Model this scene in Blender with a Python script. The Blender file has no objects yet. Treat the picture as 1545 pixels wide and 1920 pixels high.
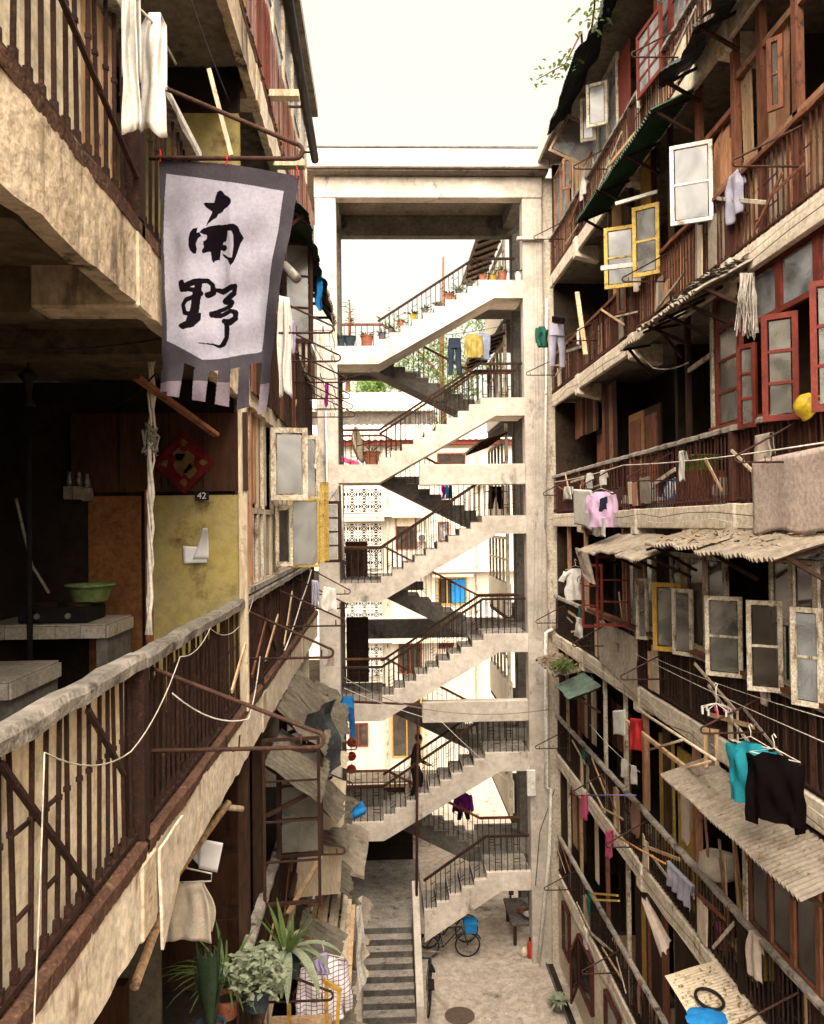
import bpy, bmesh, math, random
from mathutils import Vector as V, Matrix, Euler
from mathutils import noise as mnoise
random.seed(7)
R = math.radians
S = bpy.context.scene
COL = S.collection

# ------------------------------------------------------------------ camera
F_PX, CX, CY = 1545.0, 772.5, 960.0          # focal length and centre, in photograph pixels
CAMPOS = V((0, 0, 11.1))
cd = bpy.data.cameras.new('camera'); cam = bpy.data.objects.new('camera', cd); COL.objects.link(cam)
cd.sensor_fit = 'HORIZONTAL'; cd.sensor_width = 36.0; cd.lens = 36.0
cd.clip_start = 0.05; cd.clip_end = 2000
CAMROT = (Matrix.Rotation(R(-2.10), 3, 'Z') @ Matrix.Rotation(R(90.79), 3, 'X') @ Matrix.Rotation(R(-0.7), 3, 'Z'))
cam.matrix_world = Matrix.Translation(CAMPOS) @ CAMROT.to_4x4()
S.camera = cam
# ------------------------------------------------------------------ sky, sun, exposure
SUN_EL, SUN_AZ = 52.0, 176.0                  # degrees; azimuth clockwise from +Y (behind the viewer, a little left)
w = bpy.data.worlds.new('World'); S.world = w; w.use_nodes = True
nt = w.node_tree; nt.nodes.clear()
sky = nt.nodes.new('ShaderNodeTexSky'); sky.sky_type = 'NISHITA'; sky.sun_disc = False
sky.sun_elevation = R(SUN_EL); sky.sun_rotation = R(SUN_AZ); sky.dust_density = 6; sky.air_density = 2.0
hs = nt.nodes.new('ShaderNodeHueSaturation'); hs.inputs['Saturation'].default_value = 0.05
b1 = nt.nodes.new('ShaderNodeBackground'); b1.inputs['Strength'].default_value = 0.058
b2 = nt.nodes.new('ShaderNodeBackground'); b2.inputs['Color'].default_value = (1.0, 0.92, 0.79, 1); b2.inputs['Strength'].default_value = 0.105
ad = nt.nodes.new('ShaderNodeAddShader'); wo = nt.nodes.new('ShaderNodeOutputWorld')
nt.links.new(sky.outputs[0], hs.inputs['Color']); hz = nt.nodes.new('ShaderNodeMix'); hz.data_type = 'RGBA'; hz.blend_type = 'MULTIPLY'; hz.inputs['Factor'].default_value = 1.0; hz.inputs['B'].default_value = (1.0, .92, .79, 1)   # warm summer haze over the whole sky
nt.links.new(hs.outputs[0], hz.inputs['A']); nt.links.new(hz.outputs['Result'], b1.inputs['Color'])
nt.links.new(b1.outputs[0], ad.inputs[0]); nt.links.new(b2.outputs[0], ad.inputs[1]); nt.links.new(ad.outputs[0], wo.inputs[0])
sd = bpy.data.lights.new('sun', 'SUN'); sun = bpy.data.objects.new('sun', sd); COL.objects.link(sun)
sd.energy = 4.8; sd.angle = R(95); sd.color = (1.0, 0.90, 0.785)
_a = R(SUN_AZ); _e = R(SUN_EL)
_d = V((math.sin(_a) * math.cos(_e), math.cos(_a) * math.cos(_e), math.sin(_e)))
sun.rotation_euler = _d.to_track_quat('Z', 'Y').to_euler(); sun.location = (0, -10, 40)
S.view_settings.view_transform = 'Standard'; S.view_settings.look = 'None'
S.view_settings.exposure = 1.98; S.view_settings.gamma = 1.0
S.render.engine = 'CYCLES'; S.cycles.use_denoising = True; S.cycles.use_adaptive_sampling = True; S.cycles.adaptive_threshold = 0.03; S.cycles.max_bounces = 5; S.cycles.diffuse_bounces = 2
S.cycles.transparent_max_bounces = 12; S.cycles.caustics_reflective = False; S.cycles.caustics_refractive = False

# ------------------------------------------------------------------ measuring helpers (photograph -> place)
def ray(px, py):
    return CAMROT @ V(((px - CX) / F_PX, -(py - CY) / F_PX, -1.0))
def on_x(px, py, X):
    d = ray(px, py); t = X / d.x; p = CAMPOS + d * t; return p
def on_y(px, py, Y):
    d = ray(px, py); t = Y / d.y; return CAMPOS + d * t
def on_z(px, py, Z):
    d = ray(px, py); t = (Z - CAMPOS.z) / d.z; return CAMPOS + d * t
XR, XL = 4.3, -1.15                            # courtyard faces of the right and left buildings
def PR(px, py, o=0.0): return on_x(px, py, XR - o)   # o = how far it stands out into the courtyard
def PL(px, py, o=0.0): return on_x(px, py, XL + o)
RZ = {k: 11.27 + 3 * k for k in range(-3, 3)}   # floors of the right building
LZ = {k: 9.54 + 3 * k for k in range(-3, 3)}     # floors of the left building
ST = {k: 9.6 + 3 * k for k in range(-3, 3)}     # left-hand landings of the stair tower
LEND = 14.6                                    # the left building steps back beyond this
YS = 20.8                                      # front of the stair tower

# ------------------------------------------------------------------ materials
MATS = {}
def mat(name, c1, c2=None, c3=None, ns=2.5, rough=.85, streak=0.0, bump=.25, bs=40, metal=0.0, var=.12, lo=.35, hi=.65, c3lo=.58, spec=.15, hstr=1.0, trans=0.0, grime=.28):
    if name in MATS: return MATS[name]
    m = bpy.data.materials.new(name); m.use_nodes = True; n = m.node_tree; n.nodes.clear(); L = n.links.new
    out = n.nodes.new('ShaderNodeOutputMaterial'); bsdf = n.nodes.new('ShaderNodeBsdfPrincipled')
    bsdf.inputs['Roughness'].default_value = rough; bsdf.inputs['Metallic'].default_value = metal
    bsdf.inputs['Specular IOR Level'].default_value = spec
    geo = n.nodes.new('ShaderNodeNewGeometry'); oi = n.nodes.new('ShaderNodeObjectInfo')
    mp = n.nodes.new('ShaderNodeMapping'); mp.inputs['Scale'].default_value = (1, 1, hstr)
    L(geo.outputs['Position'], mp.inputs['Vector'])
    no = n.nodes.new('ShaderNodeTexNoise'); no.inputs['Scale'].default_value = ns; no.inputs['Detail'].default_value = 5; no.inputs['Roughness'].default_value = .65
    L(mp.outputs[0], no.inputs['Vector'])
    mr = n.nodes.new('ShaderNodeMapRange'); mr.inputs['From Min'].default_value = lo; mr.inputs['From Max'].default_value = hi
    L(no.outputs['Fac'], mr.inputs['Value'])
    mx = n.nodes.new('ShaderNodeMix'); mx.data_type = 'RGBA'
    mx.inputs['A'].default_value = (*c1, 1); mx.inputs['B'].default_value = (*(c2 or [x * .7 for x in c1]), 1)
    L(mr.outputs[0], mx.inputs['Factor']); col = mx.outputs['Result']
    if c3:
        mp2 = n.nodes.new('ShaderNodeMapping'); mp2.inputs['Scale'].default_value = (1, 1, 1 - .82 * streak); mp2.inputs['Location'].default_value = (3.7, 1.3, 9.1)
        L(geo.outputs['Position'], mp2.inputs['Vector'])
        n2 = n.nodes.new('ShaderNodeTexNoise'); n2.inputs['Scale'].default_value = ns * 1.3; n2.inputs['Detail'].default_value = 5; n2.inputs['Roughness'].default_value = .7
        L(mp2.outputs[0], n2.inputs['Vector'])
        m2 = n.nodes.new('ShaderNodeMapRange'); m2.inputs['From Min'].default_value = c3lo; m2.inputs['From Max'].default_value = c3lo + .12
        L(n2.outputs['Fac'], m2.inputs['Value'])
        x2 = n.nodes.new('ShaderNodeMix'); x2.data_type = 'RGBA'; x2.inputs['B'].default_value = (*c3, 1)
        L(m2.outputs[0], x2.inputs['Factor']); L(col, x2.inputs['A']); col = x2.outputs['Result']
    if grime:
        ng = n.nodes.new('ShaderNodeTexNoise'); ng.inputs['Scale'].default_value = ns * 6.3; ng.inputs['Detail'].default_value = 4; ng.inputs['Roughness'].default_value = .75; L(mp.outputs[0], ng.inputs['Vector'])
        mg = n.nodes.new('ShaderNodeMapRange'); mg.inputs['From Min'].default_value = .32; mg.inputs['From Max'].default_value = .62; mg.inputs['To Min'].default_value = 1 - grime * 1.5; mg.inputs['To Max'].default_value = 1 + grime * .35
        L(ng.outputs['Fac'], mg.inputs['Value']); hg_ = n.nodes.new('ShaderNodeHueSaturation'); L(mg.outputs[0], hg_.inputs['Value']); L(col, hg_.inputs['Color']); col = hg_.outputs[0]
    if var:
        m3 = n.nodes.new('ShaderNodeMapRange'); m3.inputs['To Min'].default_value = 1 - var; m3.inputs['To Max'].default_value = 1 + var
        L(oi.outputs['Random'], m3.inputs['Value'])
        h3 = n.nodes.new('ShaderNodeHueSaturation'); L(m3.outputs[0], h3.inputs['Value']); L(col, h3.inputs['Color']); col = h3.outputs[0]
    L(col, bsdf.inputs['Base Color'])
    if bump:
        nb = n.nodes.new('ShaderNodeTexNoise'); nb.inputs['Scale'].default_value = bs; nb.inputs['Detail'].default_value = 2
        L(mp.outputs[0], nb.inputs['Vector'])
        bp = n.nodes.new('ShaderNodeBump'); bp.inputs['Strength'].default_value = bump; bp.inputs['Distance'].default_value = .01
        L(nb.outputs['Fac'], bp.inputs['Height']); L(bp.outputs[0], bsdf.inputs['Normal'])
    sh = bsdf.outputs[0]
    if trans:
        tr = n.nodes.new('ShaderNodeBsdfTranslucent'); L(col, tr.inputs['Color'])
        ms = n.nodes.new('ShaderNodeMixShader'); ms.inputs[0].default_value = trans; L(sh, ms.inputs[1]); L(tr.outputs[0], ms.inputs[2]); sh = ms.outputs[0]
    L(sh, out.inputs[0]); MATS[name] = m; return m
def glass(name, tint, alpha, rough):
    rough = rough * .55
    m = bpy.data.materials.new(name); m.use_nodes = True; n = m.node_tree; n.nodes.clear(); L = n.links.new
    out = n.nodes.new('ShaderNodeOutputMaterial'); b = n.nodes.new('ShaderNodeBsdfPrincipled'); t = n.nodes.new('ShaderNodeBsdfTransparent')
    geo = n.nodes.new('ShaderNodeNewGeometry'); no = n.nodes.new('ShaderNodeTexNoise'); no.inputs['Scale'].default_value = 2.5; no.inputs['Detail'].default_value = 6
    L(geo.outputs['Position'], no.inputs['Vector'])
    mr = n.nodes.new('ShaderNodeMapRange'); mr.inputs['From Min'].default_value = .3; mr.inputs['From Max'].default_value = .7
    mr.inputs['To Min'].default_value = max(0, alpha - .15); mr.inputs['To Max'].default_value = min(1, alpha + .15)
    L(no.outputs['Fac'], mr.inputs['Value'])
    n9 = n.nodes.new('ShaderNodeTexNoise'); n9.inputs['Scale'].default_value = 1.7; n9.inputs['Detail'].default_value = 4; n9.inputs['Distortion'].default_value = 1.2; L(geo.outputs['Position'], n9.inputs['Vector'])
    r9 = n.nodes.new('ShaderNodeMapRange'); r9.inputs['From Min'].default_value = .35; r9.inputs['From Max'].default_value = .65; L(n9.outputs['Fac'], r9.inputs['Value'])
    x9 = n.nodes.new('ShaderNodeMix'); x9.data_type = 'RGBA'; x9.inputs['A'].default_value = (*[c_ * .45 for c_ in tint], 1); x9.inputs['B'].default_value = (*[min(.8, c_ * 1.35) for c_ in tint], 1); L(r9.outputs[0], x9.inputs['Factor']); L(x9.outputs['Result'], b.inputs['Base Color'])
    b.inputs['Roughness'].default_value = rough; b.inputs['Specular IOR Level'].default_value = .6
    ms = n.nodes.new('ShaderNodeMixShader'); L(mr.outputs[0], ms.inputs[0]); L(t.outputs[0], ms.inputs[1]); L(b.outputs[0], ms.inputs[2]); L(ms.outputs[0], out.inputs[0])
    MATS[name] = m; return m

M_conc = mat('concrete', (.64, .56, .475), (.45, .385, .315), (.13, .105, .085), ns=1.15, streak=.6, bump=.4, c3lo=.59, grime=.15)
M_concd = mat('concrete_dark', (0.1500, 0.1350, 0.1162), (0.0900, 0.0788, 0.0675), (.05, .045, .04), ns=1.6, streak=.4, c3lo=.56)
M_conct = mat('concrete_tread', (.36, .32, .27), (.22, .19, .16), (.10, .085, .07), ns=3, c3lo=.56)
M_ground = mat('ground_concrete', (.46, .385, .315), (.35, .29, .235), (.12, .10, .08), ns=.9, c3lo=.58, bs=25)
M_plas = mat('plaster_cream', (.76, .66, .52), (.60, .50, .38), (.22, .13, .08), ns=2.2, streak=.8, c3lo=.57)
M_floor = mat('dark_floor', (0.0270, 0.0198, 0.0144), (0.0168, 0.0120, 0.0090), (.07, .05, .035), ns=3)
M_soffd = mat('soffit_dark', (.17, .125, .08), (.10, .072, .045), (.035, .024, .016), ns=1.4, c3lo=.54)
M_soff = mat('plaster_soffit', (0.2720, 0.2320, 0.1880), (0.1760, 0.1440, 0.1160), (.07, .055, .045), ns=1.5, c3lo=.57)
M_leftfas = mat('plaster_stained', (.66, .54, .39), (.40, .305, .20), (.05, .034, .024), ns=2.2, streak=1.0, c3lo=.53, bump=1.0, bs=22, grime=.25)
M_whitewall = mat('whitewash', (.62, .56, .46), (.54, .48, .39), (.50, .43, .34), ns=.8, streak=.7, c3lo=.64, grime=.08)
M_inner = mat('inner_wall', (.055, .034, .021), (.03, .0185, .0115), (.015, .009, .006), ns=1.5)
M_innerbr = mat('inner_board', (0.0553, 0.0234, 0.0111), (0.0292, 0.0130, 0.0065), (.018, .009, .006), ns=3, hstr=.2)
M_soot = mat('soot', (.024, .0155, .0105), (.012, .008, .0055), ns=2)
M_yelwall = mat('yellow_wall', (.33, .255, .075), (.27, .225, .115), (.12, .08, .03), ns=1.6, c3lo=.58, grime=.16)
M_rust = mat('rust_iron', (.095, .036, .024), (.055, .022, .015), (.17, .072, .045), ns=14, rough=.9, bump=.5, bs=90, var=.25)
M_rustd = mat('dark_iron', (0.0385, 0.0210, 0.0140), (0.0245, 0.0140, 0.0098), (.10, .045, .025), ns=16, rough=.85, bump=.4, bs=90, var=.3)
M_redold = mat('old_red_paint', (.085, .024, .016), (.055, .017, .012), (.11, .07, .05), ns=6)
M_redpaint = mat('red_paint', (.20, .036, .022), (.125, .024, .016), (.06, .02, .014), ns=6, rough=.6, var=.15)
M_yel = mat('yellow_paint', (.62, .43, .11), (.46, .30, .07), (.2, .11, .04), ns=8, rough=.6, c3lo=.55, grime=.35)
M_ochre = mat('ochre_paint', (.46, .27, .05), (.36, .20, .04), (.14, .075, .025), ns=5, rough=.6)
M_palef = mat('pale_paint', (.66, .59, .46), (.46, .38, .27), (.16, .09, .05), ns=7, streak=.7, rough=.7, c3lo=.52, grime=.4)
M_white = mat('white_paint', (.78, .75, .68), (.62, .57, .49), (.26, .18, .11), ns=6, rough=.6, c3lo=.57, grime=.3)
M_wood = [mat('weathered_wood_%d' % i, a, b, c, ns=5, hstr=.15, bump=.6, bs=60, var=.28) for i, (a, b, c) in enumerate([
    ((.42, .225, .13), (.26, .125, .068), (.06, .03, .02)), ((.23, .092, .05), (.13, .05, .028), (.04, .02, .014)),
    ((.60, .41, .24), (.42, .26, .14), (.12, .065, .035)), ((.56, .29, .15), (.36, .165, .08), (.09, .042, .024)),
    ((.60, .50, .36), (.46, .36, .24), (.2, .13, .08))])]
M_dwood = mat('dark_wood', (0.0525, 0.0266, 0.0154), (0.0315, 0.0161, 0.0098), (.02, .012, .008), ns=4, hstr=.2, bump=.5)
M_rail = mat('weathered_rail', (.40, .355, .30), (.22, .19, .155), (.055, .042, .032), ns=3.2, bump=.9, bs=40, c3lo=.55, grime=.25, hstr=1.0)
M_corr = mat('corrugated_sheet', (.30, .25, .19), (.20, .16, .12), (.11, .06, .035), ns=2.2, rough=.7, c3lo=.58, grime=.22)
M_corrd = mat('corrugated_dark', (.13, .11, .078), (.075, .062, .045), (.05, .03, .018), ns=2.5, rough=.6)
M_green = mat('green_sheet', (.035, .085, .05), (.025, .055, .035), (.02, .03, .02), ns=3, rough=.5)
M_tarp = mat('dark_tarp', (.05, .058, .06), (.03, .034, .036), (.11, .095, .08), ns=4, rough=.6)
M_ply = mat('plywood', (.62, .52, .38), (.50, .40, .28), (.24, .16, .09), ns=3, hstr=.3, c3lo=.60, grime=.18)
M_steel = mat('grey_pipe', (.30, .27, .23), (.22, .19, .16), rough=.45, metal=.3)
M_pvc = mat('white_pvc', (.78, .74, .66), (.66, .61, .53), rough=.4, ns=3)
M_wire = mat('wire_black', (0.0180, 0.0144, 0.0120), rough=.6, bump=0, var=0)
M_wirew = mat('wire_white', (.70, .64, .54), rough=.6, bump=0, var=.1)
M_tile = mat('white_tile', (.38, .34, .285), (.30, .265, .22), (.25, .18, .12), ns=6, rough=.35)
M_rooftile = mat('roof_tile', (.62, .50, .40), (.48, .36, .28), (.34, .24, .18), ns=4)
M_frost = glass('frosted_pane', (.24, .235, .22), .82, .35)
M_frostd = glass('dusty_pane', (.17, .16, .135), .74, .3)
M_dglass = glass('dark_pane', (.055, .045, .035), .8, .25)
M_cglass = glass('clear_pane', (.30, .31, .31), .45, .12)
M_black = mat('black_print', (.012, .010, .011), rough=.9, bump=0, var=0)
M_leaf = mat('leaf_green', (.15, .20, .06), (.09, .14, .04), ns=12, rough=.5, var=.3, bump=0, trans=.3)
M_leafp = mat('leaf_pale', (.34, .37, .25), (.22, .26, .15), ns=12, rough=.5, var=.2, bump=0, trans=.2)
M_leafd = mat('leaf_deep', (.055, .085, .045), (.035, .06, .03), ns=10, rough=.4, var=.25, bump=0, trans=.15)
M_leafy = mat('leaf_tree', (.16, .24, .06), (.10, .17, .04), ns=3, rough=.6, var=.3, bump=0, trans=.35)
M_dead = mat('dead_leaves', (.30, .20, .10), (.18, .11, .055), (.4, .3, .18), ns=30, bump=0)
M_soil = mat('soil', (.07, .05, .035), ns=20)
M_terra = mat('terracotta', (.36, .13, .07), (.26, .09, .05), (.45, .3, .2), ns=8)
M_red = mat('red_plastic', (.55, .035, .025), (.42, .03, .02), rough=.35, bump=0)
M_skin = mat('skin', (.36, .20, .13), (.32, .17, .11), bump=0)
M_hair = mat('hair', (.012, .01, .009), bump=.3)
M_rubber = mat('rubber', (.02, .018, .017), rough=.7)
M_paper = mat('paper', (.72, .70, .70), (.66, .64, .64), ns=4, bump=0, grime=.04)
def cloth(name, c, c2=None, trans=.12): return mat('cloth_' + name, c, c2 or [x * .8 for x in c], ns=9, rough=.95, bump=.25, bs=160, var=0, trans=trans, spec=.03, grime=.12)
C_white = cloth('white', (.74, .70, .63)); C_cream = cloth('cream', (.66, .57, .45)); C_pink = cloth('pink', (.62, .42, .58))
C_teal = cloth('teal', (.02, .22, .27), trans=.05); C_blackc = cloth('black', (.0045, .003, .003), trans=.0); C_navy = cloth('navy', (.035, .045, .075))
C_must = cloth('mustard', (.42, .32, .09)); C_lblue = cloth('light_blue', (.36, .40, .52)); C_greenc = cloth('green', (.03, .12, .085))
C_grey = cloth('grey_mauve', (.40, .38, .46)); C_blue = cloth('blue', (.02, .13, .38)); C_bright = cloth('bright_blue', (.03, .25, .62))
C_purple = cloth('purple', (.16, .02, .16)); C_mag = cloth('magenta', (.48, .03, .30)); C_rose = cloth('rose', (.62, .10, .20)); C_redc = cloth('red', (.55, .04, .04))
C_beige = cloth('beige', (.58, .47, .38)); C_lilac = cloth('lilac', (.42, .34, .55)); C_brown = cloth('brown', (.22, .12, .08)); C_yel = cloth('yellow', (.68, .48, .05))

# ------------------------------------------------------------------ object helpers
W = {}                                         # world matrix of every object
def link(o, par=None, mw=None):
    COL.objects.link(o); mw = mw or Matrix.Identity(4); W[o.name] = mw
    if par is not None:
        o.parent = par; o.matrix_parent_inverse = W[par.name].inverted()
    o.matrix_basis = mw; return o
def tag(o, label, cat, group=None):
    o['label'] = label; o['category'] = cat
    if group: o['group'] = group
    return o
def thing(name, label, cat, loc, group=None):
    o = bpy.data.objects.new(name, None); o.empty_display_size = .1
    link(o, None, Matrix.Translation(V(loc))); return tag(o, label, cat, group)
def struct(o): o['kind'] = 'structure'; return o
class MB:
    def __init__(s): s.v = []; s.f = []
    def add(s, vs, fs):
        b = len(s.v); s.v += [tuple(x) for x in vs]; s.f += [tuple(i + b for i in f) for f in fs]; return s
    def box(s, lo, hi, jit=0):
        x0, y0, z0 = lo; x1, y1, z1 = hi
        if x0 > x1: x0, x1 = x1, x0
        if y0 > y1: y0, y1 = y1, y0
        if z0 > z1: z0, z1 = z1, z0
        vs = [(x0, y0, z0), (x1, y0, z0), (x1, y1, z0), (x0, y1, z0), (x0, y0, z1), (x1, y0, z1), (x1, y1, z1), (x0, y1, z1)]
        if jit: vs = [tuple(c + random.uniform(-jit, jit) for c in q) for q in vs]
        return s.add(vs, BOXF)
    def bar(s, p, q, w, h=None, up=(0, 0, 1), jit=0):
        p = V(p); q = V(q); h = h or w; d = (q - p).normalized(); u = V(up)
        if abs(d.dot(u)) > .98: u = V((1, 0, 0))
        a = d.cross(u).normalized() * (w / 2); b = a.cross(d).normalized() * (h / 2)
        vs = [p - a - b, p + a - b, q + a - b, q - a - b, p - a + b, p + a + b, q + a + b, q - a + b]
        if jit: vs = [x + V([random.uniform(-jit, jit) for _ in range(3)]) for x in vs]
        return s.add(vs, BOXF)
    def tube(s, pts, r, n=6, cap=True):
        pts = [V(p) for p in pts]; rs = r if isinstance(r, (list, tuple)) else [r] * len(pts)
        b = len(s.v); prev = None
        for i, p in enumerate(pts):
            d = (pts[min(i + 1, len(pts) - 1)] - pts[max(i - 1, 0)]).normalized()
            if prev is None:
                u = V((0, 0, 1)) if abs(d.z) < .9 else V((1, 0, 0))
                a = d.cross(u).normalized()
            else: a = (prev - d * prev.dot(d)).normalized()
            prev = a; c = d.cross(a)
            for k in range(n):
                t = 2 * math.pi * k / n; s.v.append(tuple(p + (a * math.cos(t) + c * math.sin(t)) * rs[i]))
        for i in range(len(pts) - 1):
            for k in range(n):
                k2 = (k + 1) % n; s.f.append((b + i * n + k, b + i * n + k2, b + (i + 1) * n + k2, b + (i + 1) * n + k))
        if cap:
            s.f.append(tuple(b + k for k in reversed(range(n)))); e = b + (len(pts) - 1) * n; s.f.append(tuple(e + k for k in range(n)))
        return s
    def grid(s, nu, nv, fn):
        b = len(s.v)
        for j in range(nv + 1):
            for i in range(nu + 1): s.v.append(tuple(fn(i / nu, j / nv)))
        for j in range(nv):
            for i in range(nu):
                a = b + j * (nu + 1) + i; s.f.append((a, a + 1, a + nu + 2, a + nu + 1))
        return s
    def prism(s, pts, off):                   # closed polygon (3d points) pushed along off
        n = len(pts); off = V(off); vs = [V(p) for p in pts] + [V(p) + off for p in pts]
        fs = [tuple(range(n))[::-1], tuple(range(n, 2 * n))] + [(i, (i + 1) % n, (i + 1) % n + n, i + n) for i in range(n)]
        return s.add(vs, fs)
    def lathe(s, prof, c=(0, 0, 0), n=14, cap=True):
        b = len(s.v); c = V(c)
        for r, z in prof:
            for k in range(n):
                t = 2 * math.pi * k / n; s.v.append((c.x + r * math.cos(t), c.y + r * math.sin(t), c.z + z))
        for i in range(len(prof) - 1):
            for k in range(n):
                k2 = (k + 1) % n; s.f.append((b + i * n + k, b + i * n + k2, b + (i + 1) * n + k2, b + (i + 1) * n + k))
        if cap: s.f.append(tuple(b + k for k in reversed(range(n)))); e = b + (len(prof) - 1) * n; s.f.append(tuple(e + k for k in range(n)))
        return s
    def mesh(s, name, m, smooth=False, bev=0, fix=True):
        me = bpy.data.meshes.new(name); me.from_pydata(s.v, [], s.f)
        if fix or bev:
            bm = bmesh.new(); bm.from_mesh(me)
            bmesh.ops.recalc_face_normals(bm, faces=bm.faces)
            if bev: bmesh.ops.bevel(bm, geom=[e for e in bm.edges if not e.is_boundary and e.calc_face_angle(0) > .5], offset=bev, segments=1, affect='EDGES', clamp_overlap=True)
            bm.to_mesh(me); bm.free()
        if m: me.materials.append(m)
        if smooth:
            for p in me.polygons: p.use_smooth = True
        return me
    def build(s, name, m, par=None, smooth=False, bev=0, mw=None, fix=True):
        return link(bpy.data.objects.new(name, s.mesh(name, m, smooth, bev, fix)), par, mw)
BOXF = [(0, 3, 2, 1), (4, 5, 6, 7), (0, 1, 5, 4), (1, 2, 6, 5), (2, 3, 7, 6), (3, 0, 4, 7)]
CACHE = {}
def shared(key, fn):
    if key not in CACHE: CACHE[key] = fn()
    return CACHE[key]
def inst(name, me, par, loc, rot=None, scale=(1, 1, 1)):
    mw = Matrix.Translation(V(loc)) @ ((rot or Matrix.Identity(3)).to_4x4()) @ Matrix.Diagonal((*scale, 1))
    return link(bpy.data.objects.new(name, me), par, mw)
def box(name, m, par, lo, hi, bev=0.0, jit=0.0): return MB().box(lo, hi, jit).build(name, m, par, bev=bev)
def bar(name, m, par, p, q, w, h=None, up=(0, 0, 1), jit=0.0): return MB().bar(p, q, w, h, up, jit).build(name, m, par)
def tube(name, m, par, pts, r, n=6): return MB().tube(pts, r, n).build(name, m, par, smooth=True)
def solid(o, th=.01, off=0):
    md = o.modifiers.new('thickness', 'SOLIDIFY'); md.thickness = th; md.offset = off; return o
def sag(p, q, d, n=10):
    p = V(p); q = V(q); return [p.lerp(q, i / n) - V((0, 0, 4 * d * (i / n) * (1 - i / n))) for i in range(n + 1)]
def nz(x, y, z=0.0): return mnoise.noise(V((x, y, z)))
def pick(seq): return seq[random.randrange(len(seq))]

# facade frames: u runs away from the viewer along the facade, o stands out into the courtyard
class Side:
    def __init__(s, X, out): s.X = X; s.out = out
    def p(s, u, z, o=0.0): return V((s.X + s.out * o, u, z))
RS, LS = Side(XR, -1), Side(XL, 1)
def sash(side, par, u, z, wdt, hgt, ang, mf, mp, nx=1, ny=2, fr=.055, th=.04, sgn=1, o=0.0, name='casement_window', drop=(), tilt=0.0):
    """window sash hinged at (u, z); runs along the facade for sgn*u, swung out by ang degrees"""
    a = R(ang); du = V((side.out * math.sin(a), sgn * math.cos(a), 0)); up = V((0, 0, 1)); nn = du.cross(up).normalized()
    org = side.p(u, z, o)
    mw = Matrix((( du.x, nn.x, up.x, org.x), (du.y, nn.y, up.y, org.y), (du.z, nn.z, up.z, org.z), (0, 0, 0, 1)))
    if tilt: mw = mw @ Matrix.Rotation(R(tilt), 4, 'Y')
    b = MB(); t = th / 2; mu = fr * .55
    b.box((0, -t, 0), (fr, t, hgt)).box((wdt - fr, -t, 0), (wdt, t, hgt)).box((fr, -t, 0), (wdt - fr, t, fr)).box((fr, -t, hgt - fr), (wdt - fr, t, hgt))
    iw, ih = wdt - 2 * fr, hgt - 2 * fr
    for i in range(1, nx): b.box((fr + iw * i / nx - mu / 2, -t * .7, fr), (fr + iw * i / nx + mu / 2, t * .7, hgt - fr))
    for j in range(1, ny): b.box((fr, -t * .65, fr + ih * j / ny - mu / 2), (wdt - fr, t * .65, fr + ih * j / ny + mu / 2))
    o_ = b.build(name, mf, par, mw=mw)
    for i in range(nx):
        for j in range(ny):
            if (i, j) in drop: continue
            x0, x1 = fr + iw * i / nx + mu / 2, fr + iw * (i + 1) / nx - mu / 2; z0, z1 = fr + ih * j / ny + mu / 2, fr + ih * (j + 1) / ny - mu / 2
            MB().box((x0, -.003, z0), (x1, .003, z1)).build('pane', mp, o_, mw=mw)
    return o_

def project(p):
    q = CAMROT.transposed() @ (V(p) - CAMPOS); return CX + F_PX * q.x / -q.z, CY - F_PX * q.y / -q.z
def psash(side, par, pxh, pxo, yt, yb, ang, mf, mp, nx=1, ny=2, fr=.055, drop=(), o=-.02, sgn=1, th=.04, tilt=0.0):
    """a swung sash measured in the photograph: hinge column, free-edge column, top and bottom at the hinge"""
    P = PR if side is RS else PL; ph = P(pxh, yb, o); hgt = P(pxh, yt, o).z - ph.z; best = None; a = R(ang)
    for i in range(8, 130):
        w_ = i * .01; e = project(side.p(ph.y + sgn * math.cos(a) * w_, ph.z, o + math.sin(a) * w_))[0]
        if best is None or abs(e - pxo) < best[0]: best = (abs(e - pxo), w_)
    return sash(side, par, ph.y, ph.z, best[1], hgt, ang, mf, mp, nx, ny, fr=fr, o=o, sgn=sgn, drop=drop, th=th, tilt=tilt)
# ================================================================== the setting
struct(MB().grid(1, 1, lambda u, v: (-150 + 300 * u, -60 + 460 * v, -.006)).build('ground', M_ground))
court = struct(box('courtyard_floor', M_ground, None, (-1.15, 6, -.3), (4.25, 40, 0)))
for k, (pa, pb) in enumerate([((1010, 1825), (880, 1920)), ((800, 1848), (850, 1905))]):   # shallow repair seams in the paving
    a, b_ = on_z(*pa, 0), on_z(*pb, 0)
    struct(MB().bar(a + V((0, 0, .002)), b_ + V((0, 0, .002)), .10, .004).build('patched_seam', mat('cement_patch', (.42, .36, .285), (.32, .27, .21), ns=4), court))
c = on_z(862, 1905, 0)
mh = tag(MB().lathe([(.0, .0), (.34, 0), (.34, .012), (.30, .016), (.0, .016)], c, 28, False).build('manhole_cover', mat('cast_iron', (.13, .09, .065), (.09, .06, .045), ns=9), None), 'round brown manhole cover in the courtyard floor', 'manhole cover')

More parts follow.
